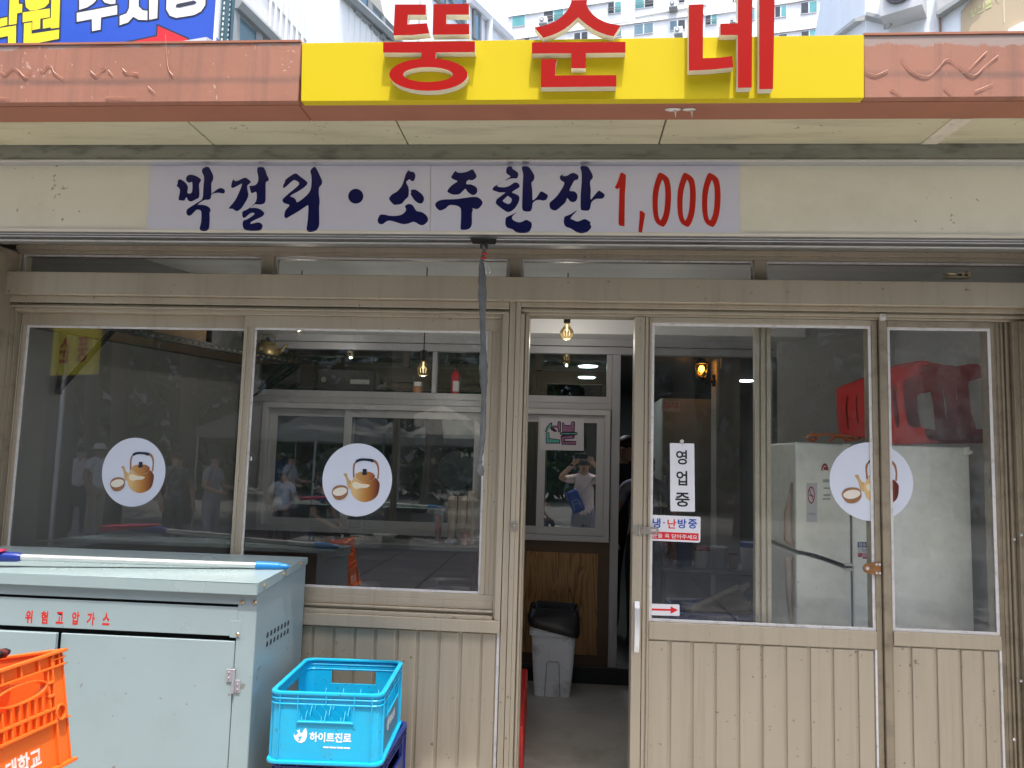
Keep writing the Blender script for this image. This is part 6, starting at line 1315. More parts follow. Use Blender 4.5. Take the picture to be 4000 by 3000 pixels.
# corrugated bays between window bands
def strip(name, pts, mat, out): q = [lp_(*p_) for p_ in pts]; MB().prism([tuple(x-n_*out) for x in q], n_*.10).build(name, mat, lb)
strip('cladding', [(1020,-40),(1320,-30),(1490,150),(1500,230),(1230,230),(1200,168)], wall1, .02)
for i in range(22):
    xq = 1050+i*22; 
    if i == 13: continue
    t0 = -30 if xq < 1320 else (xq-1320)*1.05-30
    tb_ = 170+60
    lo_ = max(t0, (xq-1029)*.97-190 if False else t0)
    a1_, b1_ = lp_(xq, t0), lp_(xq+7, tb_)
    d_ = Vector((a1_.x, a1_.y, 0)); MB().box(-.012, .012, -.003, .003, 3, a1_.z).xform(Matrix.Translation(d_-n_*.03)).build('cladding_rib', wall1, lb)
band = [((1330,-20),(1352,-20),(1548,142),(1548,162)), ((905,40),(912,20),(1075,190),(1075,210))]
for (a_, b2, c_, d__) in ():
    pass
def lwin(pts, mat=winb):
    w = bpy.data.objects.new('window', None); COL.objects.link(w); w.parent = lb
    q = [lp_(*p_) for p_ in pts]; c = sum(q, Vector())/4
    MB().prism([tuple(x-n_*.01) for x in q], n_*.02*-1).build('pane', mat, w)
    f = MB()
    for i in range(4): f.tube([q[i]-n_*.03, q[(i+1) % 4]-n_*.03], .035, 4)
    f.build('frame', fra, w)
for pts in ([(1345,-30),(1372,-30),(1372,12),(1345,-10)], [(1374,-30),(1430,-30),(1432,95),(1376,40)], [(1436,-20),(1436,30),(1482,152),(1482,72)][0:0] or [(1437,14),(1483,62),(1483,150),(1437,101)], [(1488,70),(1545,130),(1545,172),(1488,156)],
            [(902,24),(908,28),(908,180),(902,180)], [(912,38),(995,118),(995,190),(912,190)], [(1004,125),(1060,178),(1060,200),(1004,200)],
            [(1688,-30),(1735,-30),(1735,30),(1690,-10)], [(1740,-20),(1805,-20),(1810,15),(1810,110),(1745,50)], [(1845,40),(1868,60),(1868,170),(1845,150)]): lwin(pts)
f = MB(); 
for pts in (((1320,-30),(1548,175)), ((900,12),(1065,170))):
    a1_, b1_ = lp_(*pts[0]), lp_(*pts[1]); MB().tube([a1_-n_*.06, b1_-n_*.06], .07, 6).build('ledge', fra, lb)
for k, pts in enumerate((((1640,-20),(1660,200)), ((1900,20),(1902,200)))):
    a1_ = lp_(*pts[0]); MB().tube([Vector((a1_.x, a1_.y, 3))-n_*.08, Vector((a1_.x, a1_.y, a1_.z))-n_*.08], .06, 8).build('drain_pipe', wfr, lb)
a1_, b1_ = lp_(1820, -5), lp_(1985, 150); MB().tube([a1_-n_*.05, b1_-n_*.05], .09, 6).build('coping', wall2, lb)
# peeled patches
for pts in ([(1450,-10),(1480,-10),(1490,40),(1500,75),(1490,85),(1470,55),(1450,25)],):
    q = [lp_(*p_) for p_ in pts]; MB().prism([tuple(x-n_*.005) for x in q], n_*-.01).build('peeled_patch', M('bare_render', (.40, .39, .34), .9, var=.15, scale=2), lb)
# --- apartment block far behind, turned a little
v_ = Vector((u_.y, -u_.x, 0)); m_n = -u_                       # face runs along v_, faces the camera along -u_
Q0 = at(2000, 60, 62.0); Q0.z = 0
def ap(px, py): return on_plane(px, py, Q0, u_)
apt = thing('apartment_block', 'tall white stained apartment block with blue windows far behind the roof', 'building', Q0+u_*6+v_*12)
Lf = ap(1890, 100); Rg = ap(3345, 100); zt_ = ap(2100, 15).z
c0 = Vector((Lf.x, Lf.y, 0)); wv = (Rg-Lf).dot(v_)
MB().hexa([c0, c0+v_*wv, c0+v_*wv+u_*12, c0+u_*12]+[q+EZ*(zt_+6) for q in (c0, c0+v_*wv, c0+v_*wv+u_*12, c0+u_*12)]).build('wall', wall2, apt)
c1_ = ap(2000, -10); 
def aslab(name, pts, mat, out, th): q = [ap(*p_) for p_ in pts]; return MB().prism([tuple(x-u_*out) for x in q], u_*(th)).build(name, mat, apt)
# floor bands
for (xa_, ya_), (xb_, yb2) in (((1935,68),(2400,-2)), ((1985,152),(2460,82)), ((2480,60),(2760,10)), ((2380,98),(2950,22)), ((2750,55),(2880,36)), ((2990,20),(3230,-20)), ((3000,126),(3250,94))):
    a1_, b1_ = ap(xa_, ya_), ap(xb_, yb2); b1_.z = a1_.z+(b1_.z-a1_.z); f = MB(); f.hexa([a1_-u_*.15-EZ*.22, b1_-u_*.15-EZ*.22, b1_+u_*.02-EZ*.22, a1_+u_*.02-EZ*.22, a1_-u_*.15, b1_-u_*.15, b1_+u_*.02, a1_+u_*.02]); f.build('string_course', wall2, apt)
def awin(x0, x1, y0, y1, kinds, slope=-.13, rail=False):
    w = bpy.data.objects.new('window', None); COL.objects.link(w); w.parent = apt; n = len(kinds); f = MB()
    def cnr(x, y): return ap(x, y+(x-x0)*slope)
    q = [cnr(x0, y1), cnr(x1, y1), cnr(x1, y0), cnr(x0, y0)]
    MB().prism([tuple(x-u_*.02) for x in q], u_*-.06).build('frame', wfr, w)
    for i, k in enumerate(kinds):
        a_, b2 = x0+(x1-x0)*i/n+2.2, x0+(x1-x0)*(i+1)/n-2.2
        q = [cnr(a_, y1-2.4), cnr(b2, y1-2.4), cnr(b2, y0+2.4), cnr(a_, y0+2.4)]
        MB().prism([tuple(x-u_*.07) for x in q], u_*-.02).build('pane', {'t': wint, 'd': wind, 'b': winb}[k], w)
    if rail:
        f = MB()
        for y in (.55, .75): a1_, b1_ = cnr(x0, y0+(y1-y0)*y), cnr(x1, y0+(y1-y0)*y); f.tube([a1_-u_*.2, b1_-u_*.2], .03, 4)
        f.build('railing', fra, w)
for a in ((2000,2053,60,108,'t'), (2123,2203,44,92,'dt',-.13,True), (2290,2300,22,70,'t'), (2374,2428,12,58,'dt',-.13,True), (2480,2555,-8,38,'td',-.13,True), (2624,2676,-10,18,'td',-.13,True), (2476,2553,98,140,'bb'), (2616,2678,84,124,'bd'), (2242,2298,130,165,'dd'), (2380,2430,112,150,'b'),
          (2754,2802,62,102,'dt',-.13,True), (2932,2950,40,80,'t'), (3014,3023,28,72,'d'), (3026,3073,27,72,'dt'), (3127,3192,12,58,'dt'), (3128,3194,124,160,'dt'), (3258,3280,26,76,'t'), (3040,3075,136,160,'d'), (2860,2870,-10,12,'d'), (2048,2070,150,175,'d')): awin(*a)
def aircon(px, py, w_, label):
    c = ap(px, py); s_ = (ap(px+w_, py)-c).length; o = thing('air_conditioner', label, 'air conditioner', c-u_*.5-v_*s_*.5-EZ*.35*s_, 0, 'outdoor units on the apartment block')
    f = MB(); b0 = c-u_*.75; f.hexa([b0+v_*(-.5*s_)+EZ*(-.4*s_), b0+v_*(.5*s_)+EZ*(-.4*s_), b0+v_*(.5*s_)+u_*.45+EZ*(-.4*s_), b0+v_*(-.5*s_)+u_*.45+EZ*(-.4*s_), b0+v_*(-.5*s_)+EZ*(.4*s_), b0+v_*(.5*s_)+EZ*(.4*s_), b0+v_*(.5*s_)+u_*.45+EZ*(.4*s_), b0+v_*(-.5*s_)+u_*.45+EZ*(.4*s_)]); f.build('casing', wfr, o)
    g = MB(); g.prism([tuple(b0-v_*.12*s_-u_*.02+v_*(.3*s_*cos(t))+EZ*(.3*s_*sin(t))) for t in np.linspace(0, 2*pi, 17)[:-1]], u_*-.03); g.build('fan_ring', M('fan_grey', (.25, .26, .27), .5), o)
    g = MB(); g.prism([tuple(b0-v_*.12*s_-u_*.055+v_*(.13*s_*cos(t))+EZ*(.13*s_*sin(t))) for t in np.linspace(0, 2*pi, 13)[:-1]], u_*-.03); g.build('fan_hub', wfr, o)
    f = MB(); f.hexa([c-u_*.8+v_*(x*s_)+EZ*(z*s_) for x, z in ((-.5, -.55),(.5, -.55))]+[c-u_*.0+v_*(x*s_)+EZ*(z*s_) for x, z in ((.5, -.55),(-.5, -.55))]+[c-u_*.8+v_*(x*s_)+EZ*(z*s_) for x, z in ((-.5, -.44),(.5, -.44))]+[c-u_*.0+v_*(x*s_)+EZ*(z*s_) for x, z in ((.5, -.44),(-.5, -.44))]); f.build('shelf', fra, o)
aircon(2128, 95, 30, 'outdoor unit under the window left of the red middle syllable'); aircon(2632, 32, 32, 'outdoor unit on the wall above the right-hand red syllable'); aircon(2652, 135, 32, 'outdoor unit low on the wall beside the red right syllable'); aircon(2862, 98, 22, 'small outdoor unit seen between the red strokes')
# wing that comes forward left of the block
# --- pale blue-white block on the right with eave bands and a worn sign
pbl = M('pale_blue_render', (.78, .82, .85), .7, var=.05, scale=.6, dirt=((.6, .63, .65), .5, .9, (1, 1, .3)))
R0 = Vector((fx(3380, 100, 11), 11, 0)); rb_ = thing('right_building', 'pale blue white rendered building with eave bands at the upper right', 'building', R0+Vector((2, 3, 0)))
dl_ = Vector((sin(radians(-12)), cos(radians(-12)), 0)); dl_ = u_*1.0      # side face runs back along u_
MB().hexa([R0, R0+v_*4.2, R0+v_*4.2+u_*9, R0+u_*9]+[q+EZ*12 for q in (R0, R0+v_*4.2, R0+v_*4.2+u_*9, R0+u_*9)]).build('wall', pbl, rb_)
def rp_(px, py): return on_plane(px, py, R0, u_)
def rs_(px, py): return on_plane(px, py, R0, v_)
MB().prism([tuple(rp_(*q)-u_*.012) for q in ((3382,-40),(3466,-40),(3466,230),(3382,230))], u_*.01).build('white_face', wall2, rb_)
a1_, b1_ = rp_(3380, 68), rp_(3466, 90); f = MB(); f.hexa([a1_-u_*.14-EZ*.05, b1_-u_*.14-EZ*.05, b1_-EZ*.05, a1_-EZ*.05, a1_-u_*.14+EZ*.01, b1_-u_*.14+EZ*.01, b1_+EZ*.03, a1_+EZ*.03]); f.build('eave_band', M('grey_eave', (.42, .43, .42), .7, var=.15), rb_)
a1_, b1_ = rs_(3380, 66), rs_(3290, 132); MB().hexa([a1_-v_*.14-EZ*.05, b1_-v_*.14-EZ*.05, b1_-EZ*.05, a1_-EZ*.05, a1_-v_*.14+EZ*.01, b1_-v_*.14+EZ*.01, b1_+EZ*.03, a1_+EZ*.03]).build('eave_band', M('grey_eave', (.42, .43, .42), .7, var=.15), rb_)
# nearer wall that comes forward at the right, with its own receding eave and the beige wall sign
S0 = Vector((fx(3470, 100, 9.5), 9.5, 0)); w2 = Vector((sin(radians(57)), -cos(radians(57)), 0)); nw = Vector((-w2.y, w2.x, 0))
if nw.y < 0: nw = -nw
sb2 = thing('sign_building', 'pale building with a flaking grey parapet and a beige painted wall sign', 'building', S0+w2*3+nw)
MB().hexa([S0, S0+w2*7, S0+w2*7+nw*2, S0+nw*2]+[q+EZ*10 for q in (S0, S0+w2*7, S0+w2*7+nw*2, S0+nw*2)]).build('wall', pbl, sb2)
def sp2(px, py): return on_plane(px, py, S0, nw)
def sflat(name, pts, mat, out, th): q = [sp2(*p_) for p_ in pts]; return MB().prism([tuple(x-nw*out) for x in q], nw*-th).build(name, mat, sb2)
sflat('ledge', [(3466,92),(3470,72),(3600,-10),(3620,0),(3475,95)], M('grey_eave', (.42, .43, .42), .7, var=.15), .001, .12)
flk = M('flaking_grey_paint', (.36, .36, .35), .7, var=.35, scale=6, bump=.8, bscale=20)
sflat('flaking_parapet', [(3664,68),(3668,-60),(3860,-60),(3790,-8)], flk, .001, .10)
sflat('parapet_lip', [(3663,76),(3664,66),(3800,-20),(3822,-20),(3672,78)], M('grey_lip', (.30, .32, .31), .6), .02, .12)
sflat('rusty_pipe', [(3671,76),(3678,76),(3678,220),(3671,220)], M('rust_brown_pipe', (.22, .12, .09), .7), .005, .05)
sflat('painted_sign', [(3754,48),(3850,-60),(4150,-60),(4150,220),(3754,220)], M('beige_sign', (.47, .37, .235), .6, var=.05, scale=1), .002, .012)
sgl = M('faded_yellow_letter', (.55, .54, .26), .6, var=.08)
def gl_(x, y): return (3600+x*.18083, y*.18083)
def sgf(name, lps): 
    for lp in lps: MB().prism([tuple(sp2(*gl_(*p_))-nw*.0145) for p_ in lp], nw*-.004).build(name, sgl, sb2)
sgf('painted_stroke', [[(1055,245),(1120,210),(1120,235),(1095,250),(1130,285),(1110,300),(1085,280),(1055,330),(1040,320),(1065,275)], [(1150,190),(1170,180),(1170,225),(1195,215),(1195,235),(1170,245),(1170,290),(1150,295)], [(1085,330),(1110,305),(1140,310),(1150,345),(1130,385),(1095,395),(1080,370)],
 [(1220,140),(1290,110),(1290,130),(1265,145),(1300,190),(1280,200),(1252,175),(1225,230),(1210,220),(1235,155)], [(1325,85),(1345,80),(1345,200),(1325,205)], [(1218,250),(1235,245),(1235,285),(1350,230),(1352,248),(1218,318)],
 [(1380,45),(1505,-20),(1508,60),(1385,130)], [(1378,145),(1512,75),(1512,95),(1378,165)], [(1385,175),(1515,105),(1515,160),(1388,225)], [(1560,-20),(1580,-20),(1560,80),(1540,80)], [(1600,-20),(1680,-20),(1672,70),(1650,75),(1640,20),(1610,20)]])
sflat('pale_streak', [(3917,-20),(3924,-20),(3926,92),(3921,92)], M('pale_streak_paint', (.62, .52, .36), .6), .0145, .003)
sflat('roof_corner', [(3940,126),(3995,96),(4060,130),(4060,200),(3940,200)], pbl, .02, .05)
# big fan unit on the ledge
fc = sp2(3528, 8)-nw*.2; af = thing('condenser', 'grey condenser unit with two round fans at the upper right', 'air conditioner', fc-EZ*.4)
s_ = .42; f = MB(); f.hexa([fc-w2*.2-EZ*.3-nw*.15, fc+w2*.26-EZ*.3-nw*.15, fc+w2*.26-EZ*.3+nw*.2, fc-w2*.2-EZ*.3+nw*.2]+[fc-w2*.2+EZ*.7-nw*.15, fc+w2*.26+EZ*.7-nw*.15, fc+w2*.26+EZ*.7+nw*.2, fc-w2*.2+EZ*.7+nw*.2]); f.build('casing', M('grey_casing', (.52, .53, .53), .5), af)
for dz in (-.05, .35):
    g = MB(); g.prism([tuple(fc-nw*.16+w2*(.02+.16*cos(t))+EZ*(dz+.16*sin(t))) for t in np.linspace(0, 2*pi, 25)[:-1]], nw*-.02); g.build('fan_guard', M('dark_fan', (.03, .03, .035), .5), af)
    g = MB(); g.prism([tuple(fc-nw*.185+w2*(.02+.06*cos(t))+EZ*(dz+.06*sin(t))) for t in np.linspace(0, 2*pi, 13)[:-1]], nw*-.01); g.build('fan_hub', M('fan_grey', (.25, .26, .27), .5), af)
cb_ = thing('loose_cable', 'loop of loose grey cable hanging from the pale building', 'cable', sp2(3465, 130)-nw*.1)
MB().tube([sp2(*q)-nw*.12 for q in ((3490,0),(3475,40),(3466,70),(3462,128),(3470,80),(3478,92),(3490,115),(3478,127),(3462,130))], .008, 6).build('wire', M('grey_cable', (.3, .3, .3), .6), cb_)
# ------------------------------------------------------------------ the street behind the camera (seen in the glass)
def mirror(px, py, m, back):
    """real point whose reflection in the pane at Y = m shows at this pixel, back metres behind the camera"""
    q = at(px, py, 2*m+back); return Vector((q.x, -back, q.z))
bark = M('tree_bark', (.12, .095, .07), .9, var=.25, scale=9, stretch=(1, 1, .2), bump=.8, bscale=25)
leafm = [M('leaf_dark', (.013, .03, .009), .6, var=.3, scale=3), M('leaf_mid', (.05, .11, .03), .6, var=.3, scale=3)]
def tree(x, y, h, r, cr, label, n=1500, seed=1):
    rr = random.Random(seed); t = thing('street_tree', label, 'tree', (x, y, 0), 0, 'street trees opposite the shop'); f = MB()
    pts = [(0, 0, -.02), (.03*cr, .02, h*.2), (-.02*cr, .05, h*.45), (.05*cr, 0, h*.72), (0, 0, h*.95)]
    f.tube(pts, [r*1.25, r, r*.85, r*.55, r*.15], 12)
    tips = []
    for i in range(7):
        a = i*2.4; z0 = h*(.46+.06*i); b = cr*(.75+.2*rr.random())
        e = Vector((b*cos(a)*.8, b*sin(a)*.8, z0+h*.2+.3*rr.random())); f.tube([(0, 0, z0), (e.x*.5, e.y*.5, z0+h*.09), e], [r*.5, r*.32, r*.08], 7); tips.append(e)
    f.build('trunk', bark, t, local=True, smooth='auto')
    mb = MB(); cl = tips + [Vector((0, 0, h*.95)), Vector((.3*cr, .2*cr, h*.85)), Vector((-.4*cr, .1*cr, h*.8))]
    for i in range(n):
        c = cl[rr.randrange(len(cl))]; d = Vector((rr.gauss(0, 1), rr.gauss(0, 1), rr.gauss(0, .75)))*cr*.27; p = c+d
        u = Vector((rr.gauss(0, 1), rr.gauss(0, 1), rr.gauss(0, .6))).normalized(); w = u.cross(Vector((rr.gauss(0, 1), rr.gauss(0, 1), rr.gauss(0, 1)))).normalized(); s = .13+.15*rr.random()
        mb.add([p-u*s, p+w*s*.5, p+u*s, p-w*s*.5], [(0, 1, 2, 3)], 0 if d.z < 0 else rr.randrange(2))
    o = mb.build('crown', leafm, t, local=True); return t
def tpos(px, back): return mirror(px, 1800, 3.457, back)
for i, (px, back, h, r, cr, lab_) in enumerate(((205, 5.2, 8.5, .24, 2.6, 'thick-trunked street tree nearest the shop, mirrored in the left window'), (445, 8.5, 9, .17, 2.7, 'slim street tree mirrored above the left kettle sticker'), (340, 13, 9.5, .2, 3, 'street tree standing farther back behind the slim one'), (720, 9.5, 9, .2, 2.9, 'street tree mirrored near the right edge of the left window'), (1180, 12, 10, .22, 3.2, 'street tree mirrored above the seated man'), (1640, 15, 10, .22, 3.4, 'street tree mirrored under the hanging bulb'), (2900, 11, 9.5, .2, 3.2, 'street tree mirrored in the door glass'), (3560, 8, 9, .2, 2.8, 'street tree mirrored over the fridge'), (1560, 6.5, 9, .2, 3, 'street tree mirrored under the spray can'), (2330, 8.5, 9.5, .22, 3, 'street tree standing right behind the man with the phone'), (2660, 6.5, 9, .2, 3, 'street tree mirrored beside the tall narrow door sign'))):
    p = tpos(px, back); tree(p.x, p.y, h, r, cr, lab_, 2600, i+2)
hz_ = MB(); rr = random.Random(5)
for i in range(14000):
    p = Vector((-26+52*rr.random(), -19-3*rr.random(), 8*rr.random()**.85)); u = Vector((rr.gauss(0, 1), rr.gauss(0, 1), rr.gauss(0, 1))).normalized(); w = u.cross(Vector((rr.gauss(0, 1), rr.gauss(0, 1), rr.gauss(0, 1)))).normalized(); s = .22+.22*rr.random()
    hz_.add([p-u*s, p+w*s*.6, p+u*s, p-w*s*.6], [(0, 1, 2, 3)], rr.randrange(2))
o = hz_.build('treeline', leafm); tag(o, 'dense dark treeline along the far side of the street', 'treeline', None, 'stuff')
ob = thing('opposite_building', 'pale concrete building across the street', 'building', (0, -30, 0))
MB().box(-30, 30, -38, -30, 0, 13).build('wall', M('opposite_concrete', (.40, .39, .37), .8, var=.06, scale=.4), ob)
for fl in range(4):
    for i in range(14): MB().box(-27+i*4, -24.6+i*4, -30.02, -29.96, 1.2+fl*3.1, 3+fl*3.1).build('window', wind, ob)
# market tents
tn = M('tent_canvas', (.24, .23, .21), .8, var=.06, scale=2); tp = M('tent_pole', (.5, .5, .5), .4, .6)
for i, (px, back, lab_) in enumerate(((1090, 9.0, 'grey canvas market tent mirrored left in the second window'), (1330, 11.5, 'grey canvas market tent mirrored behind the kettle sticker'), (1720, 10.0, 'grey canvas market tent mirrored over the cup stacks'))):
    p = mirror(px, 1700, 3.42, back); t = thing('market_tent', lab_, 'tent', (p.x, p.y, 0), .1*i, 'market tents opposite the shop'); b = 1.25; f = MB()
    f.add([(-b, -b, 2.05), (b, -b, 2.05), (b, b, 2.05), (-b, b, 2.05), (0, 0, 2.75), (-b, -b, 1.85), (b, -b, 1.85), (b, b, 1.85), (-b, b, 1.85), (0, 0, 2.72), (-b, -b, 2.0), (b, -b, 2.0), (b, b, 2.0), (-b, b, 2.0)], [(0, 1, 4), (1, 2, 4), (2, 3, 4), (3, 0, 4), (0, 5, 6, 1), (1, 6, 7, 2), (2, 7, 8, 3), (3, 8, 5, 0), (11, 10, 9), (12, 11, 9), (13, 12, 9), (10, 13, 9)])
    f.build('canopy', tn, t, local=True)
    for sx in (-1, 1):
        for sy in (-1, 1): MB().tube([(sx*b*.97, sy*b*.97, 0), (sx*b*.97, sy*b*.97, 2.0)], .02, 7).build('leg', tp, t, local=True)
# yellow sign on a pole, facing the shop
c_ = [mirror(x, y, 3.457, 3.6+.55*k) for x, y, k in ((364, 1460, 0), (133, 1425, 1), (136, 1180, 1), (373, 1215, 0))]
yb2 = thing('pole_sign', 'yellow pole sign with red syllables, mirrored high in the left window', 'signboard', (c_[0].x, c_[0].y, 0))
Uy = (c_[1]-c_[0]); wy = Uy.length; Uy = Vector((Uy.x, Uy.y, 0)).normalized(); Ny = Uy.cross(EZ); hy = 1.0
o0 = c_[0]; 
MB().prism([tuple(o0), tuple(o0+Uy*wy), tuple(o0+Uy*wy+EZ*hy), tuple(o0+EZ*hy)], Ny*-.08).build('panel', yel, yb2)
# viewed from the shop the sign reads left to right along -U
sw = (2.94-.0)/1
for k, lps in enumerate(([dd1, dd2, mid, ri], [siot, uu, nn_], [n1, n2, n3])):
    L2 = [px_loop(l, YLF) for l in lps]; xs_ = [p[0] for l in L2 for p in l]; zs_ = [p[1] for l in L2 for p in l]; x0_, x1_, z0_, z1_ = min(xs_), max(xs_), min(zs_), max(zs_); s_ = .24/(x1_-x0_)
    cx_ = wy*(.20+.30*k); L3 = [[((p[0]-(x0_+x1_)/2)*s_, (p[1]-z0_)*s_*1.6+.18) for p in l] for l in L2]
    side_ = Ny if Ny.y > 0 else -Ny
    U2 = -Uy if (-Uy).cross(EZ).dot(side_) > 0 else Uy
    O2 = o0+Uy*(cx_ if U2 == Uy else wy-cx_)+side_*.002
    O2 = o0+(Uy*(wy-cx_) if U2 != Uy else Uy*cx_)+side_*.002
    flat('syllable', L3, O2, U2, EZ, redl, yb2, .002)
MB().tube([o0+Uy*wy*.5-EZ*o0.z+Ny*-.04, o0+Uy*wy*.5+Ny*-.04], .035, 10).build('pole', tp, yb2)
# ------------------------------------------------------------------ people
skin = M('skin', (.42, .25, .17), .55, var=.05)
def person(label, loc, rz, H=1.65, pose='stand', top=(.6, .6, .6), bot=(.1, .1, .12), hair=(.012, .01, .01), arms=None, short=True, female=False, lean=0, topm=None, hat=None, extra=None, group=None):
    k = H/1.70; sit = pose == 'sit'
    J = {'pelvis': (0, 0, .93), 'waist': (0, .0, 1.08), 'chest': (0, .0, 1.28), 'nb': (0, -.01, 1.44), 'nk': (0, .0, 1.51), 'hd': (0, .015, 1.585), 'ht': (0, .01, 1.645)}
    rad = {'pelvis': .145, 'waist': .125, 'chest': .15, 'nb': .08, 'nk': .052, 'hd': .082, 'ht': .068}
    E = [('pelvis', 'waist', 't'), ('waist', 'chest', 't'), ('chest', 'nb', 't'), ('nb', 'nk', 's'), ('nk', 'hd', 's'), ('hd', 'ht', 's')]
    arms = arms or {-1: ((-.27, .0, 1.17), (-.26, .09, .93)), 1: ((.27, .0, 1.17), (.26, .09, .93))}
    sw_ = .155 if female else .175
    for s in (-1, 1):
        J[f'sh{s}'] = (s*sw_, -.005, 1.40); rad[f'sh{s}'] = .066
        J[f'el{s}'], J[f'wr{s}'] = arms[s]; e, w = Vector(arms[s][0]), Vector(arms[s][1]); d = (w-e).normalized(); J[f'md{s}'] = tuple(Vector(J[f'sh{s}']).lerp(e, .55)); J[f'ha{s}'] = tuple(w+d*.085)
        rad[f'el{s}'] = .042; rad[f'wr{s}'] = .029; rad[f'ha{s}'] = .034; rad[f'md{s}'] = .052
        E += [('nb', f'sh{s}', 't'), (f'sh{s}', f'md{s}', 't'), (f'md{s}', f'el{s}', 's' if short else 't'), (f'el{s}', f'wr{s}', 's' if short else 't'), (f'wr{s}', f'ha{s}', 's')]
        if sit: leg = ((s*.10, .02, .90), (s*.13, .43, .92), (s*.13, .45, .50), (s*.13, .57, .46))
        else: leg = ((s*.095, 0, .86), (s*.10, .02, .48), (s*.105, -.01, .085), (s*.12, .12, .035))
        for nme, p, r in zip(('hp', 'kn', 'an', 'to'), leg, (.092, .06, .042, .036)): J[f'{nme}{s}'] = p; rad[f'{nme}{s}'] = r
        E += [('pelvis', f'hp{s}', 'b'), (f'hp{s}', f'kn{s}', 'b'), (f'kn{s}', f'an{s}', 'b'), (f'an{s}', f'to{s}', 'f')]
    if sit: dz = -.93+.52
    else: dz = 0
    names = list(J); P = {n: Vector(J[n])*k+Vector((0, 0, dz*k)) for n in names}
    if lean:
        for n in names:
            if P[n].z > P['pelvis'].z: P[n].y += lean*(P[n].z-P['pelvis'].z)
    bm = bmesh.new(); lay = bm.verts.layers.skin.verify(); V = {}
    for n in names:
        v = bm.verts.new(P[n]); r = rad[n]*k; v[lay].radius = (r*(1.12 if n in ('chest', 'pelvis', 'waist') else 1), r*(.8 if n in ('chest', 'waist', 'pelvis') else 1)); v[lay].use_root = n == 'pelvis'; V[n] = v
    for a, b, _ in E: bm.edges.new((V[a], V[b]))
    me = bpy.data.meshes.new('skeleton'); bm.to_mesh(me); bm.free(); o = bpy.data.objects.new('skeleton', me); COL.objects.link(o)
    o.modifiers.new('s', 'SKIN'); sb = o.modifiers.new('d', 'SUBSURF'); sb.levels = sb.render_levels = 2
    dg = bpy.context.evaluated_depsgraph_get(); m2 = bpy.data.meshes.new_from_object(o.evaluated_get(dg)); bpy.data.objects.remove(o)
    tm = topm or M('shirt_%02x%02x%02x' % tuple(int(c*255) for c in top), top, .8, var=.12, scale=12); bt_ = M('trousers_%02x%02x%02x' % tuple(int(c*255) for c in bot), bot, .8, var=.1, scale=10); sh_ = M('dark_shoes', (.03, .028, .026), .5)
    m2.materials.clear()
    for q in (tm, bt_, skin, sh_): m2.materials.append(q)
    seg = [(P[a], P[b], 'tbsf'.index(t_)) for a, b, t_ in E]
    for f in m2.polygons:
        c = f.center; best = (9, 0)
        for a, b, t_ in seg:
            d = b-a; u = max(0, min(1, (c-a).dot(d)/d.length_squared)); q = (c-a-d*u).length
            if q < best[0]: best = (q, t_)
        f.material_index = best[1]; f.use_smooth = True
    root = thing('person', label, 'person', loc, rz, group)
    # hands with five fingers, face, joined into the one body mesh
    hb = MB()
    for s in (-1, 1):
        h0, w0 = P[f'ha{s}'], P[f'wr{s}']; d = (h0-w0).normalized(); side = d.cross(Vector((0, 1, .2))).normalized(); cu = side.cross(d).normalized()
        for i, (off, ln) in enumerate(((-.024, .062), (-.008, .072), (.008, .068), (.023, .052))):
            b = h0+side*off*k; hb.tube([b-d*.01, b+d*ln*.45*k+cu*.004, b+d*ln*.8*k+cu*.018, b+d*ln*k+cu*.03], [.010*k, .0092*k, .0082*k, .006*k], 7)
        b = w0.lerp(h0, .5)-side*.026*k*s; hb.tube([b, b-side*.02*s*k+d*.022*k, b-side*.022*s*k+d*.05*k], [.012*k, .0105*k, .007*k], 7)
    hd = P['hd']
    hb.hexa([hd+Vector(p)*k for p in ((-.016, .078, -.022), (.016, .078, -.022), (.016, .06, -.022), (-.016, .06, -.022), (-.006, .09, .018), (.006, .09, .018), (.006, .06, .018), (-.006, .06, .018))])
    for s in (-1, 1): hb.sphere(hd+Vector((s*.082, 0, -.005))*k, .026*k, n=8, sc=(.35, .7, 1.1))
    n0 = len(m2.vertices); bm = bmesh.new(); bm.from_mesh(m2); vs = [bm.verts.new(v) for v in hb.v]
    for f in hb.f:
        try: q = bm.faces.new([vs[i] for i in f]); q.material_index = 2; q.smooth = True
        except ValueError: pass
    bmesh.ops.recalc_face_normals(bm, faces=bm.faces); bm.to_mesh(m2); bm.free()
    body = bpy.data.objects.new('body', m2); COL.objects.link(body); body.parent = root
    hm_ = M('hair_%02x' % int(hair[0]*999), hair, .6, var=.3, scale=30)
    hbm = MB(); hbm.sphere(P['ht']+Vector((0, -.018, -.012))*k, .094*k, n=16, sc=(.95, 1.02, .82))
    if female: hbm.sphere(P['hd']+Vector((0, -.05, -.05))*k, .09*k, n=12, sc=(.95, .7, 1.5))
    hbm.build('hair', hm_, root, local=True, smooth=True)
    fb = MB()
    for s in (-1, 1): fb.sphere(hd+Vector((s*.031, .073, .012))*k, .010*k, n=8, sc=(1.3, .5, .6)); 
    fb.build('eyes', M('dark_eyes', (.02, .015, .012), .3), root, local=True)
    MB().sphere(hd+Vector((0, .074, -.046))*k, .02*k, n=8, sc=(1.15, .4, .32)).build('mouth', M('lips', (.28, .10, .08), .5), root, local=True)
    if hat:
        c = P['ht']; MB().lathe([(.155*k, -.005), (.157*k, .003), (.10*k, .016), (.094*k, .07), (.075*k, .092), (0, .088)], 22, (c.x, c.y-.01, c.z+.005)).build('hat', hat, root, local=True, smooth='auto')
    if extra: extra(root, P, k)
    return root
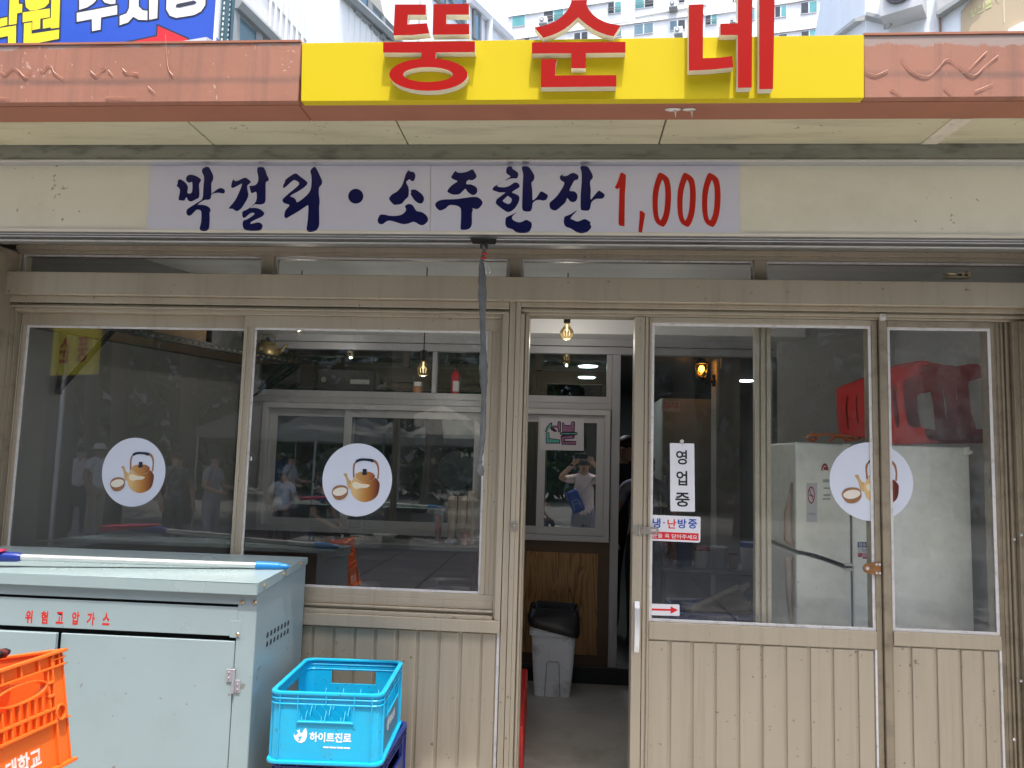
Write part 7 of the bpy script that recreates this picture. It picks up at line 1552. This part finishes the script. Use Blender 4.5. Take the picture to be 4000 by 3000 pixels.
# the photographer, phone raised in both hands
def camera_kit(root, P, k):
    ph = P['ha-1'].lerp(P['ha1'], .5)
    cm = M('black_phone', (.012, .012, .014), .25)
    blue = M('blue_bag', (.015, .045, .22), .6, var=.15, scale=20)
    mb = MB(); pts = [P['chest']+Vector(q) for q in ((.15, -.02, .17), (.10, .145, .10), (.0, .16, -.03), (-.10, .15, -.14), (-.165, .03, -.20))]
    for i in range(len(pts)-1):
        a, b = pts[i], pts[i+1]; w = Vector((.02, 0, .024)); d = Vector((0, .012, 0)); mb.hexa([a-w, a+w, a+w+d, a-w+d, b-w, b+w, b+w+d, b-w+d])
    mb.build('bag_strap', M('dark_strap', (.02, .03, .05), .8), root, local=True)
    c = P['waist']+Vector((-.11, .19, .03)); q = MB().box(-.085, .085, -.05, .05, -.15, .15); q.xform(Matrix.Translation(c) @ Matrix.Rotation(radians(-24), 4, 'Y')); q.build('sling_bag', blue, root, local=True, bevel=.03, seg=3)
    q = MB(); q.tube([(-.06, .056, -.05), (-.03, .06, .02), (.03, .06, .02), (.06, .056, -.05)], .004, 6); q.tube([(-.06, .056, -.10), (-.03, .06, -.03), (.03, .06, -.03), (.06, .056, -.10)], .004, 6); q.xform(Matrix.Translation(c) @ Matrix.Rotation(radians(-24), 4, 'Y')); q.build('bag_piping', M('grey_piping', (.4, .42, .45), .6), root, local=True)
    MB().lathe([(.034, -.012), (.036, 0), (.034, .012)], 14, tuple(P['wr-1'])).build('watch', cm, root, local=True)
PX = .20
pg = person('man in a pale pink shirt with a blue sling bag raising a phone', (PX+.04, -.34, 0), 0, 1.64, top=(.62, .50, .47), bot=(.20, .20, .24), arms={-1: ((-.33, .06, 1.42), (-.16, .20, 1.60)), 1: ((.33, .06, 1.44), (.13, .20, 1.62))}, extra=camera_kit)
phn = thing('phone', 'dark phone held up in both hands by the man in the pink shirt', 'phone', (PX, -.055, 1.664))
MB().box(-.08, .08, -.005, .004, -.038, .038).build('case', M('black_phone', (.012, .012, .014), .25), phn, local=True, bevel=.003)
MB().box(-.076, .076, -.0065, -.0052, -.035, .035).build('screen', M('phone_screen', (.02, .022, .025), .15), phn, local=True)
for q_ in (.0, .018): MB().lathe([(.007, 0), (.007, .0025), (.005, .003)], 12, (-.06, .0041, .02-q_), ax='y').build('lens', M('lens_black', (.005, .005, .006), .1), phn, local=True)
def stand(px, py_head, back, m=3.457): return mirror(px, py_head, m, back)
def place(px, back, m=3.457): q = mirror(px, 1800, m, back); return (q.x, q.y, 0)
straw = M('straw_hat', (.85, .82, .74), .7, var=.1, scale=40)
person('man in a white straw hat, white shirt and beige trousers in the street', place(385, 6.0), radians(-70), 1.62, top=(.78, .78, .80), bot=(.45, .38, .27), hat=straw, group='people in the street')
person('person in a pale pink top behind the man in the hat', place(315, 6.8), radians(-20), 1.58, top=(.66, .54, .56), bot=(.03, .03, .04), female=True, group='people in the street')
def floral(): return M('dark_floral_cloth', (.05, .05, .055), .8, var=.2, scale=10, dirt=((.5, .5, .5), .9, 16))
person('woman in a black and white patterned dress, mirrored right of the kettle sticker', place(690, 3.7), radians(-55), 1.56, topm=floral(), top=(.05, .05, .05), bot=(.06, .06, .065), hair=(.10, .05, .025), female=True, group='people in the street')
person('long-haired woman in a grey dress facing right, mirrored at the right of the left window', place(835, 3.9), radians(-80), 1.57, top=(.30, .30, .33), bot=(.30, .30, .33), female=True, arms={-1: ((-.25, .03, 1.17), (-.20, .25, 1.10)), 1: ((.25, .03, 1.17), (.18, .25, 1.15))}, group='people in the street')
stm = M('blue_stool_plastic', (.03, .07, .2), .5)
def stool_(loc, label):
    s = thing('stool', label, 'stool', loc, 0, 'stools in the street'); MB().lathe([(.15, .40), (.16, .42), (.16, .44), (0, .445)], 18).build('seat', stm, s, local=True)
    for i in range(4): w = i*pi/2+.78; MB().tube([(.17*cos(w), .17*sin(w), 0), (.12*cos(w), .12*sin(w), .41)], .014, 7).build('leg', stm, s, local=True)
sp = place(1110, 7.2, 3.42); stool_(sp, 'blue stool under the seated man in the pale shirt'); person('seated man in a pale checked shirt with bare knees, mirrored low in the second window', sp, radians(-15), 1.66, 'sit', top=(.66, .68, .75), bot=(.16, .12, .10), arms={-1: ((-.26, .08, 1.16), (-.12, .30, 1.02)), 1: ((.26, .08, 1.16), (.12, .30, 1.02))}, group='people in the street')
person('man in a blue shirt standing behind the seated man', place(1095, 8.6, 3.42), radians(25), 1.66, top=(.03, .04, .16), bot=(.03, .03, .035), group='people in the street')
sp = place(1255, 4.2, 3.42); stool_(sp, 'blue stool under the seated figure in black'); person('seated figure in black with a dark wide hat, mirrored beside the right kettle sticker', sp, radians(-75), 1.62, 'sit', top=(.02, .02, .022), bot=(.02, .02, .022), hat=M('black_hat', (.015, .015, .015), .8), arms={-1: ((-.26, .08, 1.16), (-.12, .30, 1.02)), 1: ((.26, .08, 1.16), (.12, .30, 1.02))}, group='people in the street')
sp = place(2086, 4.6, 5.0); stool_(sp, 'blue stool under the seated boy'); person('seated boy in a blue checked shirt, mirrored at the left edge of the inner window', sp, radians(-60), 1.50, 'sit', top=(.16, .19, .28), bot=(.04, .04, .05), arms={-1: ((-.26, .08, 1.16), (-.08, .30, 1.25)), 1: ((.26, .08, 1.16), (.12, .30, 1.02))}, group='people in the street')
# people inside
person('person in a dark top standing in the dim kitchen passage beside the post', at(2450, 1800, 6.3).xy.to_3d()+EZ*FLZ, radians(150), 1.60, top=(.02, .025, .035), bot=(.03, .03, .03))
person('person in a pale lilac shirt half hidden by the door stile in the kitchen', at(2520, 1800, 6.0).xy.to_3d()+EZ*FLZ, radians(170), 1.45, top=(.36, .34, .44), bot=(.05, .05, .06))
